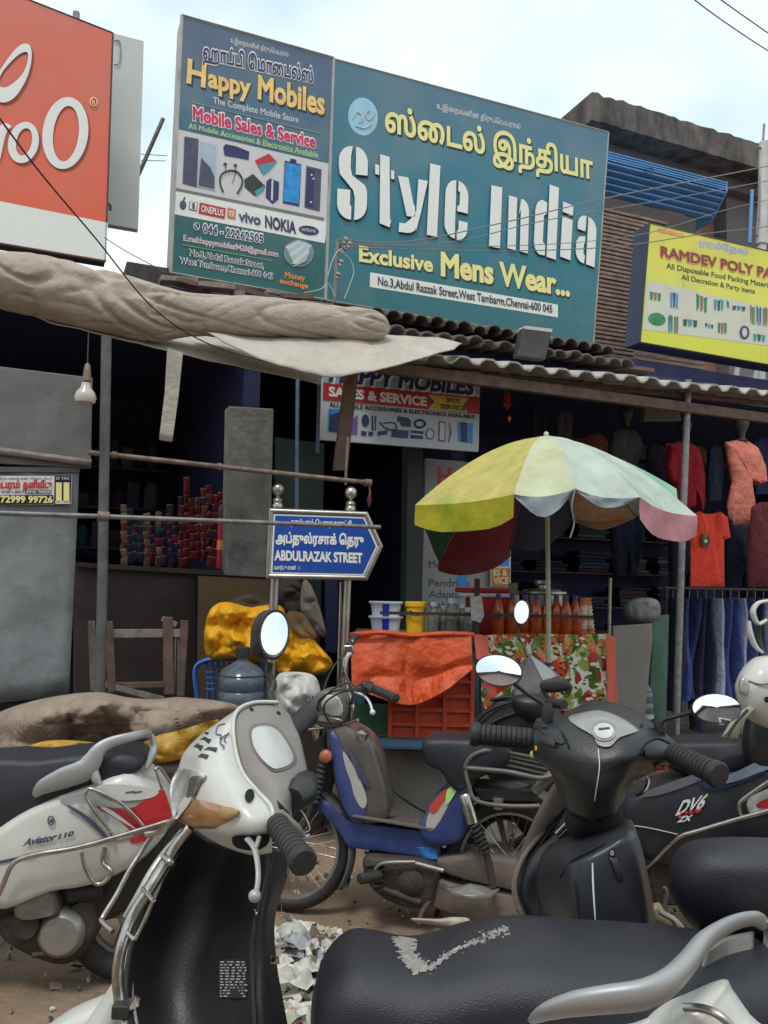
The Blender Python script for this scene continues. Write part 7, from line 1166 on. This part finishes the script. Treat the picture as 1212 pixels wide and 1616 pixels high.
# ---------- rubbish heap
random.seed(31); b = B(); cols = [mat('rubbish_white', (.52, .49, .44), .8, var=.35, scale=25), mat('rubbish_pink', (.50, .30, .29), .8, var=.6, scale=40), mat('rubbish_grey', (.30, .29, .29), .9, var=.3), mat('rubbish_lilac', (.36, .35, .40), .8, var=.2), mat('rubbish_brown', (.12, .08, .06), .9), mat('rubbish_green', (.36, .36, .26), .8)]
for i in range(420):
    px = random.uniform(425, 585); t = random.random(); py = 1478+random.random()**.8*190+max(0, abs(px-470)-40)*.25; base = gnd(px, py+30); h = .07+.10*math.exp(-((px-465)/60)**2)*random.uniform(.4, 1)
    c_ = base+V((0, 0, h*random.uniform(.3, 1.1))); s_ = random.uniform(.014, .04); q = Matrix.Rotation(random.uniform(0, 6.3), 3, V((random.random()-.5, random.random()-.5, 1))); b.mi = random.choices(range(6), (9, 2.5, 2, 1.2, 2, .6))[0]
    if random.random() < .85:
        e_ = s_*random.uniform(1.3, 2.2); fl = random.uniform(.25, .7); G = []
        for a_ in range(7):
            rw = []
            for b__ in range(7):
                x_, y_ = (a_/6-.5)*2*e_, (b__/6-.5)*2*e_*.8; z_ = e_*fl*(noise.voronoi(V((x_*22+i*3, y_*22, i)))[0][0]*1.6+.7*noise.noise(V((x_*30, y_*30, i)))); rw.append(c_+q @ V((x_*(1-.35*fl)+random.uniform(-1, 1)*e_*.05, y_*(1-.35*fl), z_-e_*.3)))
            G.append(rw)
        b.grid(G)
    else: b.box(c_, (s_*1.8, s_*1.2, .004+s_*random.random()*.3), q)
b.build('rubbish_heap', cols, smooth=22, kind='stuff', label='heap of crumpled white paper and plastic rubbish between the scooters', cat='rubbish')
rp_ = thing('crumpled_bag', 'pale crumpled plastic bag on top of the rubbish heap', 'plastic bag', gnd(455, 1530)); drape('bag', '', '', [(432, 1478), (445, 1458), (470, 1456), (488, 1472), (494, 1500), (480, 1515), (445, 1515), (430, 1500)], 3.05, mat('greenish_polythene', (.46, .47, .42), .5, var=.3, scale=20, bump=.3, bscale=30, bdist=.015), 2.2, .06, .10, par=rp_)
drape('cloth_strip', 'muddy white cloth strip lying behind the torn foreground seat', 'cloth', [(650, 1449), (690, 1450), (715, 1447), (740, 1450), (738, 1466), (700, 1462), (660, 1456)], 2.9, mat('muddy_cloth', (.36, .31, .26), .8, var=.4, scale=20), 1.3, .03, .012)
# ================= CLOTHES SHOP AND OTHER STOCK
def fpl(o):
    f_ = fac(o)
    def f(px, py, s=0.):
        if s == 'n': return NF
        return f_(px, py)+NF*s
    f.n = NF; f.u = UF; return f
def cloth(name, r, g_, b_): return mat(name, c8(min(255, r*1.12), min(255, g_*1.12), min(255, b_*1.12)), .9, var=.2, scale=9, bump=.25, bscale=11, bdist=.03)
def garment(name, label, cat, outline, o, w_, m, parent=None, group=None, k=4):
    k = 2; w_ *= .55; outline = [(a[0]*(1-t)+b_[0]*t, a[1]*(1-t)+b_[1]*t) for a, b_ in zip(outline, outline[1:]+outline[:1]) for t in (0, .12, .5, .88)]
    """hanging garment: folded cloth body with soft vertical pleats"""
    pl = fpl(o); Pp = spl(outline, k, True); P = [pl(q[0], q[1]) for q in Pp]; c0 = sum(P, V())/len(P); rg = []
    for side in (1, -1):
        for t in ((.002, .3, .55, .78, .93, 1) if side == 1 else (.93, .5, .05)):
            r = []
            for p in P: q = c0+(p-c0)*t; h = (1-t**6)**.5 if t < 1 else 0; r.append(q+NF*(side*w_/2*h+(.03*noise.noise(V((q.x*13, q.y*13, q.z*3)))+.02*noise.noise(V((q.x*34, 0, q.z*5))))*(side == 1)*h))
            rg.append(r)
    return B().ring(rg).build(name, m, parent, smooth=60, label=label, cat=cat, group=group)
m_skin = mat('mannequin_skin', c8(70, 60, 66), .5, var=.2)
def mannequin(label, cx, top, sc, shirt, sh_out, o, sleeves=True):
    r_ = thing('mannequin', label, 'mannequin', fac(o)(cx, top+260*sc), 'mannequins in the clothes shop'); pl = fpl(o)
    B().lathe([(.001, .13), (.045, .12), (.068, .08), (.07, .04), (.055, .0), (.035, -.04), (.032, -.09), (.06, -.12)], pl(cx, top+22*sc), n=16).build('head', m_skin, r_)
    garment('shirt', None, None, [(cx+x*sc, top+y*sc) for x, y in sh_out], o, .2, shirt, r_)
    garment('trousers', None, None, [(cx+x*sc, top+y*sc) for x, y in ((-22, 165), (24, 165), (26, 240), (20, 300), (4, 300), (0, 220), (-6, 300), (-22, 300), (-26, 230))], o, .16, cloth('navy_trousers', 26, 30, 52), r_); return r_
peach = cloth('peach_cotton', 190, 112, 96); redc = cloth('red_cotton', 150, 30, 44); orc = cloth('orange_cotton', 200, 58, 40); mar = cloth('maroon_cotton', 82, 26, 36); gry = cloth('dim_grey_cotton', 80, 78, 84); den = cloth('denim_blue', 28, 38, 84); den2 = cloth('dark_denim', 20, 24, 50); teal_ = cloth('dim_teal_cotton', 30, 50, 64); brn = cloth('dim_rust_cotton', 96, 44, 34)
mannequin('mannequin in a peach shirt facing the street at the right edge', 1170, 655, .98, peach, [(-26, 44), (-8, 40), (8, 40), (24, 50), (36, 80), (38, 108), (26, 112), (20, 84), (14, 110), (18, 150), (15, 184), (-18, 184), (-22, 150), (-14, 110)], .15)
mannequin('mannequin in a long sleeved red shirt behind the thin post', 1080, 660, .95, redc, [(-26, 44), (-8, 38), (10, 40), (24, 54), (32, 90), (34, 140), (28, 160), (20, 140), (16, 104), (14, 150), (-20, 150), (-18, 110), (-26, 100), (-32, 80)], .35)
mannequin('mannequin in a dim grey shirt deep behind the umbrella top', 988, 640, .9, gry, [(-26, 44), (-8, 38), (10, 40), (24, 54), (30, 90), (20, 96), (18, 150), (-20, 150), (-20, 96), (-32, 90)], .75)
ts = thing('t_shirt', 'bright orange t-shirt with a round badge hanging under the peach mannequin', 't-shirt', fac(-.2)(1119, 925))
garment('shirt', None, None, [(1090, 812), (1104, 807), (1112, 811), (1126, 811), (1136, 807), (1148, 816), (1153, 848), (1143, 852), (1143, 926), (1090, 925), (1090, 850), (1083, 846)], -.2, .07, orc, ts, k=3)
B().prism([fac(-.245)(*p) for p in ell(1113, 853, 7, 11, 18)], NF*.006).build('badge', m_blk, ts, smooth=0); B().prism([fac(-.252)(*p) for p in ell(1113, 854, 2.4, 3, 10)], NF*.006).build('badge_dot', m_grn, ts, smooth=0); B().tube([fac(-.25)(*p) for p in spl([(1106, 826), (1110, 840), (1113, 848), (1115, 838), (1118, 826)], 4)], .003, 5).build('cord', m_org, ts)
garment('maroon_kurta', 'dark maroon garment hanging at the right edge below the mannequin', 'garment', [(1186, 800), (1200, 792), (1225, 794), (1240, 810), (1240, 928), (1180, 926), (1180, 860)], -.1, .1, mar, k=3)
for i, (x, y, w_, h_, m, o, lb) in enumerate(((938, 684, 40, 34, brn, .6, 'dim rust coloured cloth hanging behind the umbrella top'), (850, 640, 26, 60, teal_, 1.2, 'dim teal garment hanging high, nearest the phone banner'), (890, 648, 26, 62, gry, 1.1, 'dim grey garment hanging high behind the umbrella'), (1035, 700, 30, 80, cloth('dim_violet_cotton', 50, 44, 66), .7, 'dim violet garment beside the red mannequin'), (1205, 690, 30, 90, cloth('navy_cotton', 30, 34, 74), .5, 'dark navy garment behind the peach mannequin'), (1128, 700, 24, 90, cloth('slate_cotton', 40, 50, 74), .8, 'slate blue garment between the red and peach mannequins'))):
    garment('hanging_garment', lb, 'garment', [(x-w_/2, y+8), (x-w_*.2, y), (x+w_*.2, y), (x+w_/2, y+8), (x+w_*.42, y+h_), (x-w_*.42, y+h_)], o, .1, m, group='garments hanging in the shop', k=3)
# garment rail with jeans
rk = thing('clothes_rail', 'dark metal clothes rail under the orange t-shirt', 'clothes rail', fac(-.25)(1140, 1170)); q = fac(-.25)
B().tube([q(1048, 928), q(1260, 932)], .012, 8).build('rail', m_wireb, rk); 
for x in (1052, 1240): B().tube([q(x, 926), q(x-6, 1190)], .012, 8).build('upright', m_wireb, rk)
random.seed(8); jm = [den, den2, den, cloth('mid_denim', 44, 58, 110), den2, cloth('faded_denim', 130, 136, 160)]
for i, x in enumerate(range(1062, 1250, 13)):
    jj = thing('jeans', '', 'jeans', q(x, 1150), 'jeans hanging on the rail'); jj['label'] = '%s pair of jeans from the left on the clothes rail' % ORD[i]; o_ = -.25; m = jm[5] if i in (5, 8, 11) else jm[random.randrange(5)]; ln = 196+random.uniform(-45, 28); f = fac(-.25)
    b = B(); A = f(x, 944); dz = (f(x, 944).z-f(x, 944+ln).z); rg = []
    for t in np.linspace(0, 1, 9): hw = .020+.016*t+.014*noise.noise(V((i, t*4, 0))); dp = .16-.04*t; cc = A-V((0, 0, dz*t))+UF*(.05*noise.noise(V((i*3, t*2, 1))))+NF*(.10*noise.noise(V((i*2.3, 7, t)))); rg.append([cc+UF*(hw*math.copysign(abs(math.cos(a))**.6, math.cos(a)))+NF*(dp*.6*math.sin(a)) for a in [2*math.pi*j/16 for j in range(16)]])
    b.ring(rg).build('denim_leg', m, jj); B().tube([q(x, 929), q(x, 938), q(x, 945)], .004, 5).build('hanger_hook', m_chr, jj)
# shelves of folded clothes in the back
FB_ = fac(2.0); sv = thing('clothes_shelves', 'tall dark shelves of folded clothes at the back of the right shop', 'shelves', FB_(980, 1100))
fm = [cloth('folded_navy', 30, 34, 62), cloth('folded_slate', 52, 58, 76), cloth('folded_plum', 56, 34, 52), cloth('folded_grey', 74, 72, 76), cloth('folded_brown', 70, 50, 44), cloth('folded_teal', 30, 60, 66)]
random.seed(14)
for c_ in range(7):
    for r_ in range(5):
        bp0 = fp(1.2+c_*.62, 2.7, .75+r_*.42); B().fbox(bp0-V((0, 0, .03)), .6, .4, .022).build('shelf_board', m_cab, sv, smooth=0)
        if random.random() < .85:
            z = 0
            for k in range(random.randint(3, 6)):
                h = random.uniform(.035, .055); B().fbox(bp0+UF*(.07+random.uniform(-.02, .02))+V((0, 0, z)), .42+random.uniform(-.05, .05), .3, h*.9).build('folded_cloth', random.choice(fm), sv, smooth=0, bevel=.008); z += h
# dim shelves of goods in the left shop
sl_ = thing('goods_shelves', 'dim shelves of jars and packets at the back of the left shop', 'shelves', fp(-2.2, 2.6, .2))
for r_ in range(5):
    B().fbox(fp(-3.6, 2.5, .9+r_*.38), 2.4, .35, .022).build('shelf_board', m_cab, sl_, smooth=0); u = -3.55
    while u < -1.3:
        w_ = random.uniform(.07, .16); h = random.uniform(.12, .3); c_ = fp(u+w_/2, 2.6, .922+r_*.38)
        if random.random() < .5: B().lathe([(w_*.42, 0), (w_*.45, h*.1), (w_*.45, h*.8), (w_*.3, h*.92), (w_*.32, h)], c_, n=12).build('jar', random.choice(fm+[mp_[0]]), sl_)
        else: B().fbox(c_-UF*w_/2, w_*.9, .12, h).build('packet', random.choice(fm+mp_), sl_, smooth=0)
        u += w_+.02
# grey sheet, pipe, bag, green strip right of the stall
m_gs = mat('grey_laminate', (.20, .185, .185), .7, var=.15, scale=3, dust=.3)
B().prism([fac(-1.0)(*p) for p in ((968, 988), (1030, 984), (1030, 1010), (1016, 1150), (966, 1150))], -NF*.03).build('grey_sheet', m_gs, label='upright grey laminate sheet right of the floral cloth', cat='sheet', smooth=0, bevel=.004)
B().prism([fac(-.8)(*p) for p in ((1032, 975), (1056, 970), (1050, 1170), (1022, 1170))], -NF*.03).build('green_strip', mat('sea_green_board', c8(66, 96, 84), .7, var=.25), label='sea green board edge right of the grey laminate sheet', cat='board', smooth=0)
pole('short pale pipe standing behind the right end of the stall', [fac(-1.05)(963, 912), fac(-1.05)(961, 1010)], .011, m_pl)
drape('grey_bag', 'dim grey plastic bag lying on top of the grey laminate sheet', 'bag', [(984, 958), (1000, 945), (1030, 944), (1042, 955), (1038, 978), (1000, 982), (986, 974)], 5.9, mat('grey_polythene', (.14, .14, .145), .5), 6.6, .08, .03)
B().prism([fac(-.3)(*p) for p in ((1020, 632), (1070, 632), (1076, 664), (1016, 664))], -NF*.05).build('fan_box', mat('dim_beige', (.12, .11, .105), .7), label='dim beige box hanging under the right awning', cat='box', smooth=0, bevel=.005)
# hanging toy at the awning
th_ = thing('red_ornament', 'small red and orange ornament hanging right of the phone banner', 'ornament', fac(-.6)(800, 650)); B().lathe([(.001, .07), (.02, .05), (.028, .02), (.018, -.01), (.03, -.03), (.012, -.06), (.001, -.07)], fac(-.6)(800, 632), n=12).build('body', redc, th_); B().tube([fac(-.6)(800, 622), fac(-.6)(800, 585)], .002, 4).build('string', m_pvc, th_); B().lathe([(.001, .02), (.014, 0), (.001, -.03)], fac(-.6)(804, 660), n=8).build('tassel', m_org, th_)
# roof purlins under the awnings
for i, o in enumerate((-.9, -.45)): B().tube([fac(o)(590, 575-i*6)-V((0, 0, .02)), fac(o)(1290, 640-i*5)-V((0, 0, .02))], .02, 8).build('purlin', m_wood, label=('front dark round purlin under the corrugated awning', 'rear dark round purlin under the corrugated awning')[i], cat='purlin')
